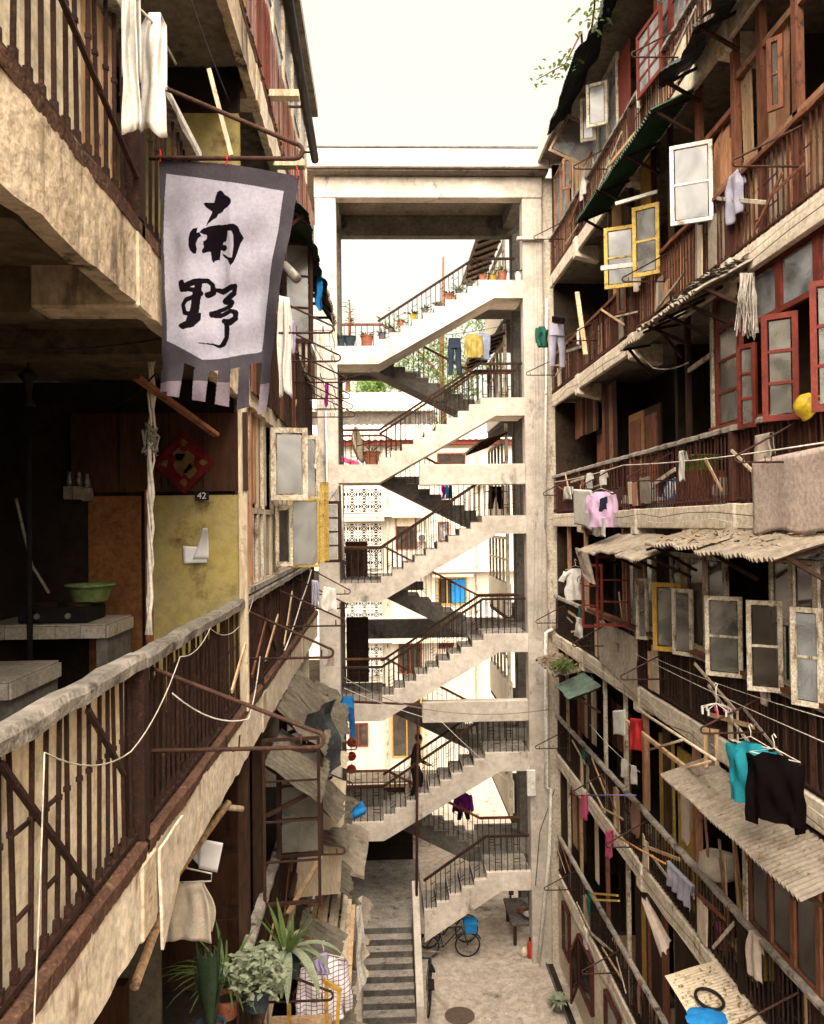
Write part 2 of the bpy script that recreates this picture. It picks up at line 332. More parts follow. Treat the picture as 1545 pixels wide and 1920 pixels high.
# ================================================================== stair tower
XPL, XPR, XL1, XR1 = -1.08, 3.66, -.04, 2.54
tower = thing('stair_tower', 'tall bare concrete stair tower with zigzag flights closing the courtyard', 'stair tower', (1.3, YS, 0))
for (x0, x1) in ((-1.60, XPL), (XPR, 4.17)):
    box('pillar', M_conc, tower, (x0, YS - .05, -.1), (x1, YS + .40, 19.34), bev=.02)
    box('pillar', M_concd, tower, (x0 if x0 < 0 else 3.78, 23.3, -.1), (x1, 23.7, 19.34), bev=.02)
b = MB().box((-1.95, YS - .5, 19.95), (4.28, YS - .38, 20.42)); fas = b.build('roof_fascia', M_conc, tower, bev=.02)
box('coping', M_concd, tower, (-1.97, YS - .52, 20.421), (4.30, YS - .30, 20.46), jit=.008)
box('roof_slab', M_soff, tower, (-1.95, YS - .378, 19.9), (4.28, 24.2, 20.1))
box('roof_beam', M_conc, tower, (-1.62, YS - .06, 19.35), (4.18, YS + .3, 19.895), bev=.02)
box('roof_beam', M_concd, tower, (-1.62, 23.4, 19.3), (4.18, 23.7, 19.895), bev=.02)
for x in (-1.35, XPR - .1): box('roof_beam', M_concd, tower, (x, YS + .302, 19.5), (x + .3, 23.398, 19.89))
box('hanging_ledge', M_conc, tower, (3.5, YS - .18, 17.0 + 1.25), (4.2, YS - .052, 17.0 + 1.33))
RAILBASE = []
def front_flight(L, Rr, n=10, x0=XL1, x1=XR1, y0=YS, y1=YS + 1.15, land=True, m=None):
    t = (x1 - x0) / (n - 1); r = (Rr - L) / n
    pts = [(XPL, L), (x0, L)] if land else [(x0, L)]
    for i in range(n):
        pts.append((x0 + i * t, L + (i + 1) * r))
        if i < n - 1: pts.append((x0 + (i + 1) * t, L + (i + 1) * r))
    pts += [(XPR, Rr), (XPR, Rr - .46), (x1 + .38, Rr - .46)]
    pts += [(x0, L - .46), (XPL, L - .46)] if land else [(x0, L - .62)]
    fl = MB().prism([(x, y0, z) for x, z in pts], (0, y1 - y0, 0)).build('flight', m or M_conc, tower)
    for i in range(n - 1):
        a = x0 + i * t; z = L + (i + 1) * r
        box('tread', M_conct, fl, (a + .012, y0 + .16, z + .002), (a + t - .004, y1 - .02, z + .014))
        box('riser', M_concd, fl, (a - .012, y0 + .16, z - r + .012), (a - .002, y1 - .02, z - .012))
    box('landing_finish', M_conct, fl, (x1 + .01, y0 + .14, Rr + .002), (XPR - .01, y1 - .01, Rr + .012))
    if land: box('landing_finish', M_conct, fl, (XPL + .01, y0 + .14, L + .002), (x0 - .015, y1 - .01, L + .012))
    base = [V((XPL + .05, y0 + .1, L)), V((x0, y0 + .1, L))] if land else [V((x0, y0 + .1, L))]
    base += [V((x1, y0 + .1, Rr)), V((XPR - .03, y0 + .1, Rr))]
    return base
def back_flight(Rr, L2, n=9, y0=22.1, y1=23.3):       # climbs from the right landing to the left one
    x0, x1 = XL1 + .1, XR1; t = (x1 - x0) / (n - 1); r = (L2 - Rr) / n
    pts = [(XPL, L2), (x0, L2)]
    for i in range(n):
        pts.append((x0 + i * t, L2 - (i + 1) * r))
        if i < n - 1: pts.append((x0 + (i + 1) * t, L2 - (i + 1) * r))
    pts += [(XPR, Rr), (XPR, Rr - .3), (x1 - .2, Rr - .3), (x0 - .35, L2 - .3), (XPL, L2 - .3)]
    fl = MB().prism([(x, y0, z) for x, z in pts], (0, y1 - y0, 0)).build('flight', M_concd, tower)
    for i in range(n - 1):
        a = x0 + i * t; z = L2 - (i + 1) * r
        box('tread', M_conct, fl, (a + .004, y0 + .02, z + .002), (a + t - .012, y1 - .02, z + .014))
    return [V((XPL + .05, 0, L2)), V((x0, 0, L2)), V((x1, 0, Rr)), V((XPR - .03, 0, Rr))]
BAL = {}
def bal_mesh(m, h, wd, collar=True):
    def mk():
        b = MB().box((-wd / 2, -wd / 2, 0), (wd / 2, wd / 2, h))
        if collar: b.box((-wd * .85, -wd * .85, .035), (wd * .85, wd * .85, .10)).box((-wd * .75, -wd * .75, h * .62), (wd * .75, wd * .75, h * .62 + .02))
        return b.mesh('baluster', m)
    return shared(('bal', m.name, round(h, 3), wd, collar), mk)
def stair_rail(label, base, y, h=.88, sp=.145, group=None, posts=True, skip=0.0, mh=None):
    base = [V((q.x, y, q.z)) for q in base]
    t = thing('stair_railing', label, 'railing', base[0])
    top = [q + V((0, 0, h)) for q in base]
    hb = MB()
    for a, c_ in zip(top[:-1], top[1:]): hb.bar(a, c_, .06, .055)
    for i, (a, c_) in enumerate(zip(top[:-1], top[1:])):
        MB().bar(a, c_ + (c_ - a).normalized() * (.02 if i < len(top) - 2 else 0), .065, .055).build('handrail', mh or M_dwood, t)
    me = bal_mesh(M_rustd, h, .018, False)
    rg = MB()
    for a, c_ in zip(base[:-1], base[1:]):
        d = c_ - a; n = max(1, int(d.length / sp))
        for i in range(n):
            if random.random() < skip: continue
            q = a + d * ((i + .5) / n); lean = Matrix.Rotation(random.uniform(-.012, .012), 3, 'Y')
            inst('baluster', me, t, q, lean)
            if i % 3 == 1:
                for hh in (.22, .30, .66): rg.bar(q + V((0, 0, hh)), q + d / n + V((0, 0, hh)), .012)
    if rg.v: rg.build('rungs', M_rustd, t)['kind'] = 'stuff'
    return t
FL = ['top', 'second', 'third', 'fourth', 'fifth', 'lowest']
ZP_ = 1.2
for i, k in enumerate((2, 1, 0, -1, -2)):
    L, Rr = ST[k], RZ[k]
    base = front_flight(L, Rr)
    if k != 2:
        stair_rail('dark iron railing along the front of the %s stair flight from the roof' % FL[i], base, YS + .10)
    stair_rail('thin iron railing on the inner edge of the %s front stair flight' % FL[i], base[1:], YS + 1.05, skip=.1)
    bb = back_flight(RZ[k - 1], L)
    stair_rail('wooden topped railing on the %s rear stair flight' % FL[i], bb, 22.2, mh=M_wood[1])
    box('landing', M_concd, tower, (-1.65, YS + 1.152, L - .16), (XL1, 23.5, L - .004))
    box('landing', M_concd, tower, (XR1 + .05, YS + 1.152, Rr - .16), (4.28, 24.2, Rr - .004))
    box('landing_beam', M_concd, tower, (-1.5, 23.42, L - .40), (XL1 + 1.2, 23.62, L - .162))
    if k in (1, -1): box('tie_beam', M_conc, tower, (XL1 + 1.0, YS + .012, L - .54), (XPR, YS + .3, L - .015), bev=.015)
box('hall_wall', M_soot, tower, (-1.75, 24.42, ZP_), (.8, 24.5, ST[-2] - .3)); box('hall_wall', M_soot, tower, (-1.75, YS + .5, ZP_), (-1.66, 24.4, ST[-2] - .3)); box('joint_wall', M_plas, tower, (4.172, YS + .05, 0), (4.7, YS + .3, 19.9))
# lowest flight, platform and the steps up from the yard
ZP, X6 = 1.2, .66
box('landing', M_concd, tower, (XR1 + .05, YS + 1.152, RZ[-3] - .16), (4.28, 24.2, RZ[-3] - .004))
base = front_flight(ZP, RZ[-3], n=6, x0=.95, x1=XR1, land=False)
stair_rail('dark iron railing along the front of the lowest stair flight above the bicycles', base, YS + .10)
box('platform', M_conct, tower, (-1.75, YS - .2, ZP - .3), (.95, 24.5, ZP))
steps = thing('entrance_steps', 'broad concrete steps rising from the yard to the stair platform', 'steps', (.1, 19, 0))
for i in range(8):
    y0 = YS - .2 - (8 - i) * .27
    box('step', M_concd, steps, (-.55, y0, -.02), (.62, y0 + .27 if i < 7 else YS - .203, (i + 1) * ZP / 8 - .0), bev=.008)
    box('step_nosing', M_conct, steps, (-.548, y0 - .006, (i + 1) * ZP / 8 + .001), (.618, y0 + .268, (i + 1) * ZP / 8 + .012))
pts = [(0, YS - .1, ZP + .98), (0, 18.35, .42), (0, 18.35, -.02), (0, YS - .1, -.02)]
MB().prism([(.64, y, z) for _, y, z in pts], (.17, 0, 0)).build('parapet', M_conc, steps, bev=.01)

# ================================================================== right building
rb = thing('right_apartment_building', 'long balconied apartment block of weathered wood and plaster along the right', 'building', (XR, 12, 0))
BAYS = [6.1, 10.0, 13.9, 17.8]
for k in range(-3, 3):
    z = RZ[k]
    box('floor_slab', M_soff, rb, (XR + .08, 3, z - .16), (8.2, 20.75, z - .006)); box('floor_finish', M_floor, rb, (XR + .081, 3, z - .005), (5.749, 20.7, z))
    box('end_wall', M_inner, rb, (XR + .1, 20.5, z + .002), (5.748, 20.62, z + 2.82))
    ys = [3] + BAYS + [20.72]
    for a, c_ in zip(ys[:-1], ys[1:]):
        o = random.uniform(-.008, .008)
        box('fascia', M_plas, rb, (XR + o, a + .13, z - .29), (XR + .078, c_ - .13, z + .02), bev=.012, jit=.006)
    for y in BAYS:
        MB().prism([(XR - .03, y - .128, z + .03), (XR - .03, y - .128, z - .40), (XR + .5, y - .128, z - .52), (XR + .5, y - .128, z - .17), (XR + .079, y - .128, z - .165), (XR + .079, y - .128, z + .03)], (0, .256, 0)).build('beam_end', M_plas, rb, bev=.012)
    # back wall of the gallery, partitions
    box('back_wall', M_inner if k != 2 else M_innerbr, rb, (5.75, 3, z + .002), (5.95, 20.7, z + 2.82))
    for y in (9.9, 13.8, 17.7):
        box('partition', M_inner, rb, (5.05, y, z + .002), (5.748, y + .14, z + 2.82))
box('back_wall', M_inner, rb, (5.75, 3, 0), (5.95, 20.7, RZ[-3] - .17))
box('roof_slab', M_soff, rb, (XR - .25, 3, RZ[2] + 2.9), (8.2, 20.9, RZ[2] + 3.02))
box('roof_fascia', M_white, rb, (XR - .32, 3, RZ[2] + 2.8), (XR - .255, 20.3, RZ[2] + 3.12), bev=.01)
# beyond the stair tower: glazed gallery side with sun-shade roofs
XG = 3.72
for k in range(-3, 3):
    z = RZ[k]
    box('gallery_floor', M_floor, rb, (XG + .05, 24.22, z - .16), (6.2, 29, z - .002))
    box('gallery_wall', M_whitewall, rb, (XG + .02, 25.0, z), (XG + .2, 29, z + .95))
    for j in range(6): box('mullion', M_palef, rb, (XG + .05, 25.02 + j * .78, z + .955), (XG + .12, 25.08 + j * .78, z + 2.3))
    box('transom', M_palef, rb, (XG + .045, 25.0, z + 2.3), (XG + .13, 29, z + 2.38)); box('transom', M_palef, rb, (XG + .055, 25.0, z + 1.65), (XG + .115, 29, z + 1.7))
    box('gallery_wall', M_inner, rb, (4.9, 24.3, z), (5.0, 29, z + 2.8))
    box('gallery_post', M_palef, rb, (XG, 24.6, z), (XG + .09, 24.7, z + 2.8))
    if k in (2, 1, 0):
        for j in range(7): bar('shade_rafter', M_dwood, rb, (XG + .05, 24.5 + j * .7, z + 2.5), (XG - .75, 24.5 + j * .7, z + 2.2), .05, .07)
        MB().prism([(XG + .05, 24.3, z + 2.545), (XG - .85, 24.3, z + 2.21), (XG - .85, 24.3, z + 2.24), (XG + .05, 24.3, z + 2.575)], (0, 4.7, 0)).build('shade_roof', M_corr, rb)
# the block runs on behind the viewer; unseen wall added to darken lower floors
box('shading_wall', M_plas, rb, (-7, -9, 0), (9, -8, 12.0)); box('side_wing', M_plas, rb, (XR + .3, -8, 0), (8, 2.9, 20.0))
# ground storey wall with red-framed windows
box('base_wall', M_plas, rb, (XR + .02, 5, -.02), (XR + .25, 20.7, RZ[-3] - .30))
for (u0, u1) in ((19.3, 20.0), (17.2, 18.4), (15.2, 16.2)):
    sash(RS, rb, u0, .75, u1 - u0, 1.15, 0, M_redold, M_dglass, 1, 1, o=.02, th=.08)
sash(RS, rb, 18.45, .7, .75, 1.15, 25, M_redold, M_dglass, 1, 1, o=.03, sgn=-1)

# ================================================================== left building
lb = thing('left_apartment_building', 'long stained apartment block with galleries close along the left', 'building', (XL, 10, 0))
LBAYS = [4.05, 7.95, 11.85]
def ragged(u0, u1, z0, z1, x0, x1, n, amp):      # a fascia whose lower plaster edge is eaten away
    b = MB(); top = z1
    outs = []
    for i in range(n + 1):
        u = u0 + (u1 - u0) * i / n; outs.append((u, z0 + amp * (nz(u * 5.1, z0, 3) + .6 * nz(u * 17, z0, 7))))
    for (ua, za), (ub, zb) in zip(outs[:-1], outs[1:]):
        o1 = x1 + .012 * nz(ua * 6, za, 1); o2 = x1 + .012 * nz(ub * 6, zb, 1)
        b.add([(x0, ua, za), (o1, ua, za), (o2, ub, zb), (x0, ub, zb), (x0, ua, top), (o1, ua, top + .012 * nz(ua * 9, 2)), (o2, ub, top + .012 * nz(ub * 9, 2)), (x0, ub, top)],
              [(0, 3, 2, 1), (4, 5, 6, 7), (1, 2, 6, 5), (3, 0, 4, 7)])
    return b
for k in range(-2, 3):
    z = LZ[k]
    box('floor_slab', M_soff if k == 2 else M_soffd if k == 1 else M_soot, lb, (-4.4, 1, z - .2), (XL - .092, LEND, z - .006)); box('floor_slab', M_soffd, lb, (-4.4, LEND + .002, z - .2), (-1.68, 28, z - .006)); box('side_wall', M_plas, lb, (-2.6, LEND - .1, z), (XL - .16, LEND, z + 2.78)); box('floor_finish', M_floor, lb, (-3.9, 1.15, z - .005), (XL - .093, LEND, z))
    if k < 2 and k > -2: pass
    ys = [1] + LBAYS + [LEND]
    for a, c_ in zip(ys[:-1], ys[1:]):
        ragged(a + .12, c_ - .12, z - .30 - (.08 if k >= 0 else 0), z - .02, XL - .08, XL, 26, .03).build('fascia', M_leftfas if a < 7 and k > 0 else M_plas, lb)
        kb_ = MB(); n_k = int((c_ - a) / .02)
        for i in range(n_k):
            ua, ub = a + .02 + (c_ - a - .04) * i / n_k, a + .02 + (c_ - a - .04) * (i + 1) / n_k
            f_ = lambda u, q_: .008 * nz(u * 2.2, z, q_) + .003 * nz(u * 31, z, q_ + 4) + .003 * nz(u * 70, z, q_)
            V8 = []
            for u in (ua, ub): V8 += [(XL - .09, u, z - .019), (XL + .006 + f_(u, 1), u, z - .019 - .012 + f_(u, 2)), (XL + .008 + f_(u, 3), u, z + .035 + f_(u, 5)), (XL - .012 + f_(u, 7), u, z + .055 + f_(u, 6)), (XL - .09, u, z + .052 + f_(u, 8) * .6)]
            kb_.add(V8, [(0, 1, 6, 5), (1, 2, 7, 6), (2, 3, 8, 7), (3, 4, 9, 8)])
        kb_.build('kerb', mat('kerb_brown', (.125, .062, .038), (.075, .04, .026), (.26, .18, .11), ns=9, c3lo=.60, bump=1.0, bs=30, grime=.4), lb)
    for y in LBAYS:
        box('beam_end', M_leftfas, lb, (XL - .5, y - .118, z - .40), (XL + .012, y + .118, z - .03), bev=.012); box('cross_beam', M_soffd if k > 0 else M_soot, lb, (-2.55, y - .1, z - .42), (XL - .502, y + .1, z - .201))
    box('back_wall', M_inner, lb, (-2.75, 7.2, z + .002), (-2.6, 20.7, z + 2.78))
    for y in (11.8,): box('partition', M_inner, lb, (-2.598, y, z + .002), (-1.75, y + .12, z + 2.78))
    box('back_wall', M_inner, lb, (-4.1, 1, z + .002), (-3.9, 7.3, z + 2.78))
    box('end_wall', M_inner, lb, (-4.1, 1.0, z + .002), (XL - .2, 1.15, z + 2.78))  # unseen wall added at the near end to keep light out of the halls
    box('rear_wall', M_inner, lb, (-1.75, 23.8, z + .002), (-1.62, 28, z + 2.78))
for k in (1, 0, -1):                        # ceiling beams over the near hall
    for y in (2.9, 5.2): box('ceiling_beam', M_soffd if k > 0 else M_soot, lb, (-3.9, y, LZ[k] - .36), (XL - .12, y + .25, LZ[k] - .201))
box('back_wall', M_inner, lb, (-2.75, 7.2, 0), (-2.6, 20.7, LZ[-2] - .21))
box('roof_slab', M_soff, lb, (-4.4, 1, LZ[2] + 2.8), (XL + .1, LEND, LZ[2] + 2.95))
box('base_wall', M_plas, lb, (XL - .25, 10, 0), (XL - .05, LEND, LZ[-2] - .31))

# ================================================================== rear building and what lies beyond
re_ = thing('rear_apartment_building', 'sunlit whitewashed building with breeze-block screens behind the stair tower', 'building', (1.5, 31, 0))
YB = 37.0
def rr(px0, py0, px1, py1, y=YB):
    a, b_ = on_y(px0, py1, y), on_y(px1, py0, y); return a.x, b_.x, a.z, b_.z
ztop = on_y(800, 835, YB).z
box('wall', M_whitewall, re_, (-9, YB, 0), (10, YB + .3, ztop), bev=0)
box('roof_band', M_redpaint, re_, (-9, YB - .35, ztop), (10, YB + .1, ztop + .22))
def tiles(x0, x1, y0, z0, y1, z1, nm='tile_courses'):
    nu, nv = int((x1 - x0) / .07), int(math.hypot(y1 - y0, z1 - z0) / .09)
    return MB().grid(nu, nv, lambda u, v: (x0 + (x1 - x0) * u, y0 + (y1 - y0) * v, z0 + (z1 - z0) * v + .025 * math.sin(u * (x1 - x0) * 6.283 / .28) + .03 * ((v * nv / 3) % 1.0)))
o = tiles(-9, 10, YB - .5, ztop + .22, YB + 3, ztop + 1.3).build('tile_courses', M_rooftile, re_); o['kind'] = 'stuff'
zw = on_y(700, 790, YB + 4).z
box('upper_wall', M_concd, re_, (-9, YB + 3, ztop + .8), (2.6, YB + 3.3, zw + .35))
o = tiles(-9, 2.6, YB + 2.6, zw + .35, YB + 6, zw + 1.75).build('tile_courses', M_rooftile, re_); o['kind'] = 'stuff'
# ledges
for (a, b_, y0, y1) in ((640, 795, 962, 970), (640, 1000, 1066, 1075), (640, 1000, 1152, 1160), (640, 1000, 1195, 1205)):
    x0, x1, z0, z1 = rr(a, y0, b_, y1); box('ledge', M_whitewall, re_, (x0, YB - .35, z0), (x1, YB - .002, z1))
# breeze blocks: every block its own piece
def breeze():
    s = .54; b = MB(); t = .028
    b.box((0, 0, 0), (s, .09, t)).box((0, 0, s - t), (s, .09, s)).box((0, .001, t), (t, .089, s - t)).box((s - t, .001, t), (s, .089, s - t))
    for a, c_ in (((t, t), (s - t, s - t)), ((t, s - t), (s - t, t))): b.bar((a[0], .045, a[1]), (c_[0], .045, c_[1]), .024, .082, up=(0, 1, 0))
    for cx, cy in ((s / 2, 0), (s, s / 2), (s / 2, s), (0, s / 2)):
        q = [(cx + .30 * s * math.cos(a), .045, cy + .30 * s * math.sin(a)) for a in [math.pi * 2 * i / 12 for i in range(13)]]
        q = [p_ for p_ in q if -.001 <= p_[0] <= s + .001 and -.001 <= p_[2] <= s + .001]
        q.sort(key=lambda p_: math.atan2(p_[2] - s / 2, p_[0] - s / 2) if cx != 0 else (math.atan2(p_[2] - s / 2, p_[0] - s / 2)) % 6.283)
        for a, c_ in zip(q[:-1], q[1:]): b.bar(a, c_, .022, .08, up=(0, 1, 0))
    return b.mesh('breeze_block', M_white)
bme = breeze()
for (x0p, y0p, x1p, y1p) in ((640, 915, 716, 962), (640, 980, 716, 1066), (640, 1076, 716, 1086), (640, 1120, 717, 1184), (640, 1206, 717, 1268)):
    x0, x1, z0, z1 = rr(x0p, y0p, x1p, y1p); x0 -= .3
    box('screen_recess', M_soot, re_, (x0, YB - .05, z0), (x1, YB - .004, z1))
    nx, nzz = max(1, round((x1 - x0) / .54)), max(1, round((z1 - z0) / .54))
    for i in range(nx):
        for j in range(nzz):
            inst('breeze_block', bme, re_, (x1 - (i + 1) * (x1 - x0) / nx, YB - .16, z0 + j * (z1 - z0) / nzz), None, ((x1 - x0) / nx / .54 * .99, 1, (z1 - z0) / nzz / .54 * .99))
def rwin(px0, py0, px1, py1, mf, mp, shade=None, nx=2):
    x0, x1, z0, z1 = rr(px0, py0, px1, py1)
    wd = MB(); f = .06
    wd.box((x0, YB - .06, z0), (x0 + f, YB - .002, z1)).box((x1 - f, YB - .06, z0), (x1, YB - .002, z1)).box((x0 + f, YB - .06, z0), (x1 - f, YB - .002, z0 + f)).box((x0 + f, YB - .06, z1 - f), (x1 - f, YB - .002, z1))
    for i in range(1, nx): wd.box((x0 + (x1 - x0) * i / nx - .025, YB - .055, z0 + f), (x0 + (x1 - x0) * i / nx + .025, YB - .002, z1 - f))
    o = wd.build('window', mf, re_)
    for i in range(nx): box('pane', mp, o, (x0 + (x1 - x0) * i / nx + .03, YB - .03, z0 + f), (x0 + (x1 - x0) * (i + 1) / nx - .03, YB - .02, z1 - f))
    if shade: box('roller_blind', M_ply, o, (x0 + .05, YB - .10, z1 - (z1 - z0) * shade), (x1 - .05, YB - .062, z1 + .05))
rwin(742, 972, 780, 1030, M_redpaint, M_dglass, .25); rwin(820, 850, 872, 872, M_redpaint, M_dglass); rwin(822, 978, 842, 1015, M_redpaint, M_cglass, None, 1)
rwin(820, 1082, 875, 1134, M_ochre, M_dglass, None, 3); rwin(748, 1206, 790, 1262, M_redpaint, M_dglass); rwin(822, 1205, 850, 1216, M_redpaint, M_dglass)
rwin(735, 1300, 790, 1420, M_ochre, M_dglass); rwin(655, 1355, 690, 1400, M_redpaint, M_dglass)
for (a, b_, y0, y1) in ((818, 880, 843, 849), (735, 795, 965, 971), (640, 720, 970, 978), (810, 885, 1076, 1081), (735, 860, 1198, 1204)):
    x0, x1, z0, z1 = rr(a, y0, b_, y1); box('awning_box', M_ply, re_, (x0, YB - .5, z0), (x1, YB - .352, z1))
x0, x1, z0, z1 = rr(847, 1086, 872, 1130)
MB().grid(14, 2, lambda u, v: (x0 + (x1 - x0) * u, YB - .075 + .012 * math.sin(u * 30), z0 + (z1 - z0) * v)).build('curtain', C_bright, re_)
a_, b_ = on_y(690, 1198, 26), on_y(860, 1160, 26); box('yard_parapet', M_concd, re_, (a_.x, 26, a_.z), (b_.x + 1.2, 26.2, b_.z))
a_, b_ = on_y(660, 832, 33), on_y(800, 782, 33); box('yard_parapet', M_concd, re_, (-3, 33, a_.z), (3, 33.2, b_.z)) if False else None
for px, py in ((790, 1008), (735, 1100), (900, 905), (870, 1160)):
    x0, x1, z0, z1 = rr(px - 9, py - 7, px + 9, py + 7); ac = box('air_conditioner', M_white, re_, (x0, YB - .42, z0), (x1, YB - .06, z1), bev=.02)
    MB().lathe([(.16, 0), (.16, .01), (.03, .012)], (0, 0, 0), 16).build('fan_grille', M_concd, ac, mw=Matrix.Translation(((x0 + x1) / 2, YB - .422, (z0 + z1) / 2)) @ Matrix.Rotation(R(90), 4, 'X'))
for px in (727, 800, 895): bar('drainpipe', M_palef, re_, on_y(px, 840, YB - .08), on_y(px, 1480, YB - .08), .07)
# dark doorways giving on to the left landings
for k, m in ((0, M_dwood), (-1, M_soot)):
    d = box('landing_door', m, tower, (-1.05, 23.55, ST[k] + .0), (-.42, 23.62, ST[k] + (1.0 if k == 0 else 1.85)))
    for j in range(1 if k == 0 else 3): box('door_rail', M_innerbr, d, (-1.03, 23.53, LZ[k] + .3 + .62 * j), (-.54, 23.548, LZ[k] + .36 + .62 * j))
box('parapet', M_concd, tower, (-1.0, 23.45, LZ[-1] + .002), (2.4, 23.54, LZ[-1] + 1.0)) if False else None

def tree(label, loc, rad, n, h, m=None, name='broadleaf_tree'):
    t = thing(name, label, 'tree', loc, None); loc = V(loc)
    tp = [loc + V((0, 0, 0)), loc + V((.15, 0, h * .4)), loc + V((-.1, .1, h * .75)), loc + V((.1, 0, h))]
    MB().tube(tp, [.3, .24, .17, .06], 8).build('trunk', M_wood[1], t, smooth=True)
    for i in range(7):
        a = i * 2.4; s_ = tp[1].lerp(tp[2], random.random()); e = s_ + V((math.cos(a) * rad * .8, math.sin(a) * rad * .8, rad * random.uniform(.2, .8)))
        MB().tube([s_, s_.lerp(e, .5) + V((0, 0, .3)), e], [.11, .07, .02], 5).build('limb', M_wood[1], t, smooth=True)
    b = MB(); cl = []
    for i in range(46):
        while True:
            q = V([random.uniform(-1, 1) for _ in range(3)])
            if .25 < q.length < 1: break
        cl.append((tp[2] + V((q.x * rad, q.y * rad, q.z * rad * .75)), random.uniform(.25, .5) * rad * .6))
    for i in range(n):
        c_, r_ = pick(cl); q = V([random.gauss(0, .45) for _ in range(3)]) * r_ + c_
        e1 = V([random.uniform(-1, 1) for _ in range(3)]).normalized(); e2 = e1.orthogonal().normalized(); s_ = random.uniform(.08, .17)
        b.add([q - e1 * s_, q + e2 * s_ * .5, q + e1 * s_, q - e2 * s_ * .5], [(0, 1, 2, 3)])
    o = b.build('crown', m or M_leafy, t, fix=False); o['kind'] = 'stuff'
    return t
tree('leafy green tree seen through the left gap under the top flight', (-2.0, 52, 0), 4.2, 11000, 24.5)
tree('leafy green tree seen behind the hanging trousers on the stairs', (4.0, 52, 0), 5.0, 4500, 28)
# lean-to stalls in the far yard
st = thing('market_stall', 'low shed with planked side in the far yard beyond the stairs', 'shed', (-.4, 29, 0))
box('planked_side', M_wood[2], st, (-1.6, 29.2, 0), (1.6, 29.3, 1.9)); box('roof_sheet', M_corr, st, (-1.8, 28.4, 2.2), (1.9, 29.6, 2.26))
for x in (-1.5, 1.5): box('post', M_palef, st, (x, 28.5, 0), (x + .08, 28.58, 2.2))
c = on_y(700, 1445, 28); tp = MB().grid(16, 10, lambda u, v: (c.x + 1.7 * u - .3, 27.2 + 1.2 * v, 1.2 + .5 * v + .18 * nz(u * 4, v * 4, 2)))
tag(solid(tp.build('blue_tarpaulin', C_bright, None, smooth=True), .01), 'bright blue tarpaulin spread over goods in the far yard', 'tarpaulin')
tg = MB().grid(16, 8, lambda u, v: (c.x + 1.0 * u + 1.0, 28.6 + .4 * v, 2.3 + .2 * v + .1 * nz(u * 4, v * 4, 5)))
# ================================================================== gallery railings
def railing(side, label, u0, u1, z, h=.92, sp=.115, mb=None, mh=None, posts=(), hw=.09, hh=.07, o=-.045, rungs=True, wd=.016, brace=(), sagz=0.0, name='balcony_railing', cast=False, rr=.35):
    mb = mb or M_rust; mh = mh or M_rail
    t = thing(name, label, 'railing', side.p(u0, z, o))
    cuts = sorted(set([u0, u1] + [q for q in posts if u0 < q < u1]))
    for a, c_ in zip(cuts[:-1], cuts[1:]):
        n = max(2, int((c_ - a) / .16)); b = MB()
        ps = [side.p(a + (c_ - a) * i / n, z + h + .012 * nz(a + i * .7, z, 2), o + .012 * nz(a + i * .9, z, 5)) for i in range(n + 1)]
        vs = []; fs = []
        for p in ps:
            j = lambda: random.uniform(-.0045, .0045)
            vs += [p + V((-hw / 2 + j(), 0, j())), p + V((hw / 2 + j(), 0, j())), p + V((hw / 2 + j(), 0, hh * .65 + j())), p + V((hw * .33 + j(), 0, hh + j())), p + V((-hw * .33 + j(), 0, hh + j())), p + V((-hw / 2 + j(), 0, hh * .65 + j()))]
        for i in range(n):
            for k in range(6): k2 = (k + 1) % 6; fs.append((i * 6 + k, i * 6 + k2, i * 6 + 6 + k2, i * 6 + 6 + k))
        fs += [(5, 4, 3, 2, 1, 0), tuple(n * 6 + k for k in range(6))]
        MB().add(vs, fs).build('handrail', mh, t)
        bar('bottom_rail', mb, t, side.p(a, z + .085, o), side.p(c_, z + .085, o), .03, .022)
    for q in posts:
        if u0 <= q <= u1: box('post', mb, t, side.p(q - .045, z + .056, o - .045), side.p(q + .045, z + h + .002, o + .045))
    me = bal_mesh(mb, h - .03, wd); rg = MB(); n = int((u1 - u0) / sp)
    for i in range(n):
        u = u0 + (i + .5) * sp
        if any(abs(u - q) < .07 for q in posts): continue
        rot = Matrix.Rotation(random.uniform(-.02, .02), 3, 'X') @ Matrix.Rotation(random.uniform(-.015, .015), 3, 'Y')
        inst('baluster', me, t, side.p(u, z + .04, o), rot)
        if rungs and random.random() < rr:
            ph = i % 8
            for hh_ in ((.16 + .09 * ph,) if ph < 5 else (.3, .62)):
                rg.bar(side.p(u, z + hh_ * h + .03, o), side.p(u + sp, z + hh_ * h + .03, o), .012, .014)
    if rg.v: rg.build('rungs', mb, t)['kind'] = 'stuff'
    for (ua, za, ub, zb) in brace: bar('brace', mb, t, side.p(ua, z + za, o + .03), side.p(ub, z + zb, o + .03), .022, .018)
    return t
def boards(par, side, u0, u1, z0, z1, o, mats, w0=.09, w1=.2, gap=.0, th=.018, ztop=.0, name='board', lean=.01):
    u = u0
    while u < u1 - .02:
        w_ = min(random.uniform(w0, w1), u1 - u)
        if random.random() >= gap:
            m = pick(mats); a0, a1 = z0 + random.uniform(-.02, .02), z1 + random.uniform(-ztop, ztop * .3)
            oo = o + random.uniform(-.008, .008); sl = random.uniform(-lean, lean)
            vs = [side.p(u + .004, a0, oo), side.p(u + w_ - .004, a0, oo), side.p(u + w_ - .004 + sl, a1 + random.uniform(-ztop, ztop) * .4, oo), side.p(u + .004 + sl, a1, oo)]
            MB().prism(vs, side.p(0, 0, -th) - side.p(0, 0, 0)).build(name, m, par)
        u += w_
FT = {2: 'top', 1: 'second', 0: 'third', -1: 'fourth', -2: 'fifth', -3: 'lowest'}
rr_ = {}
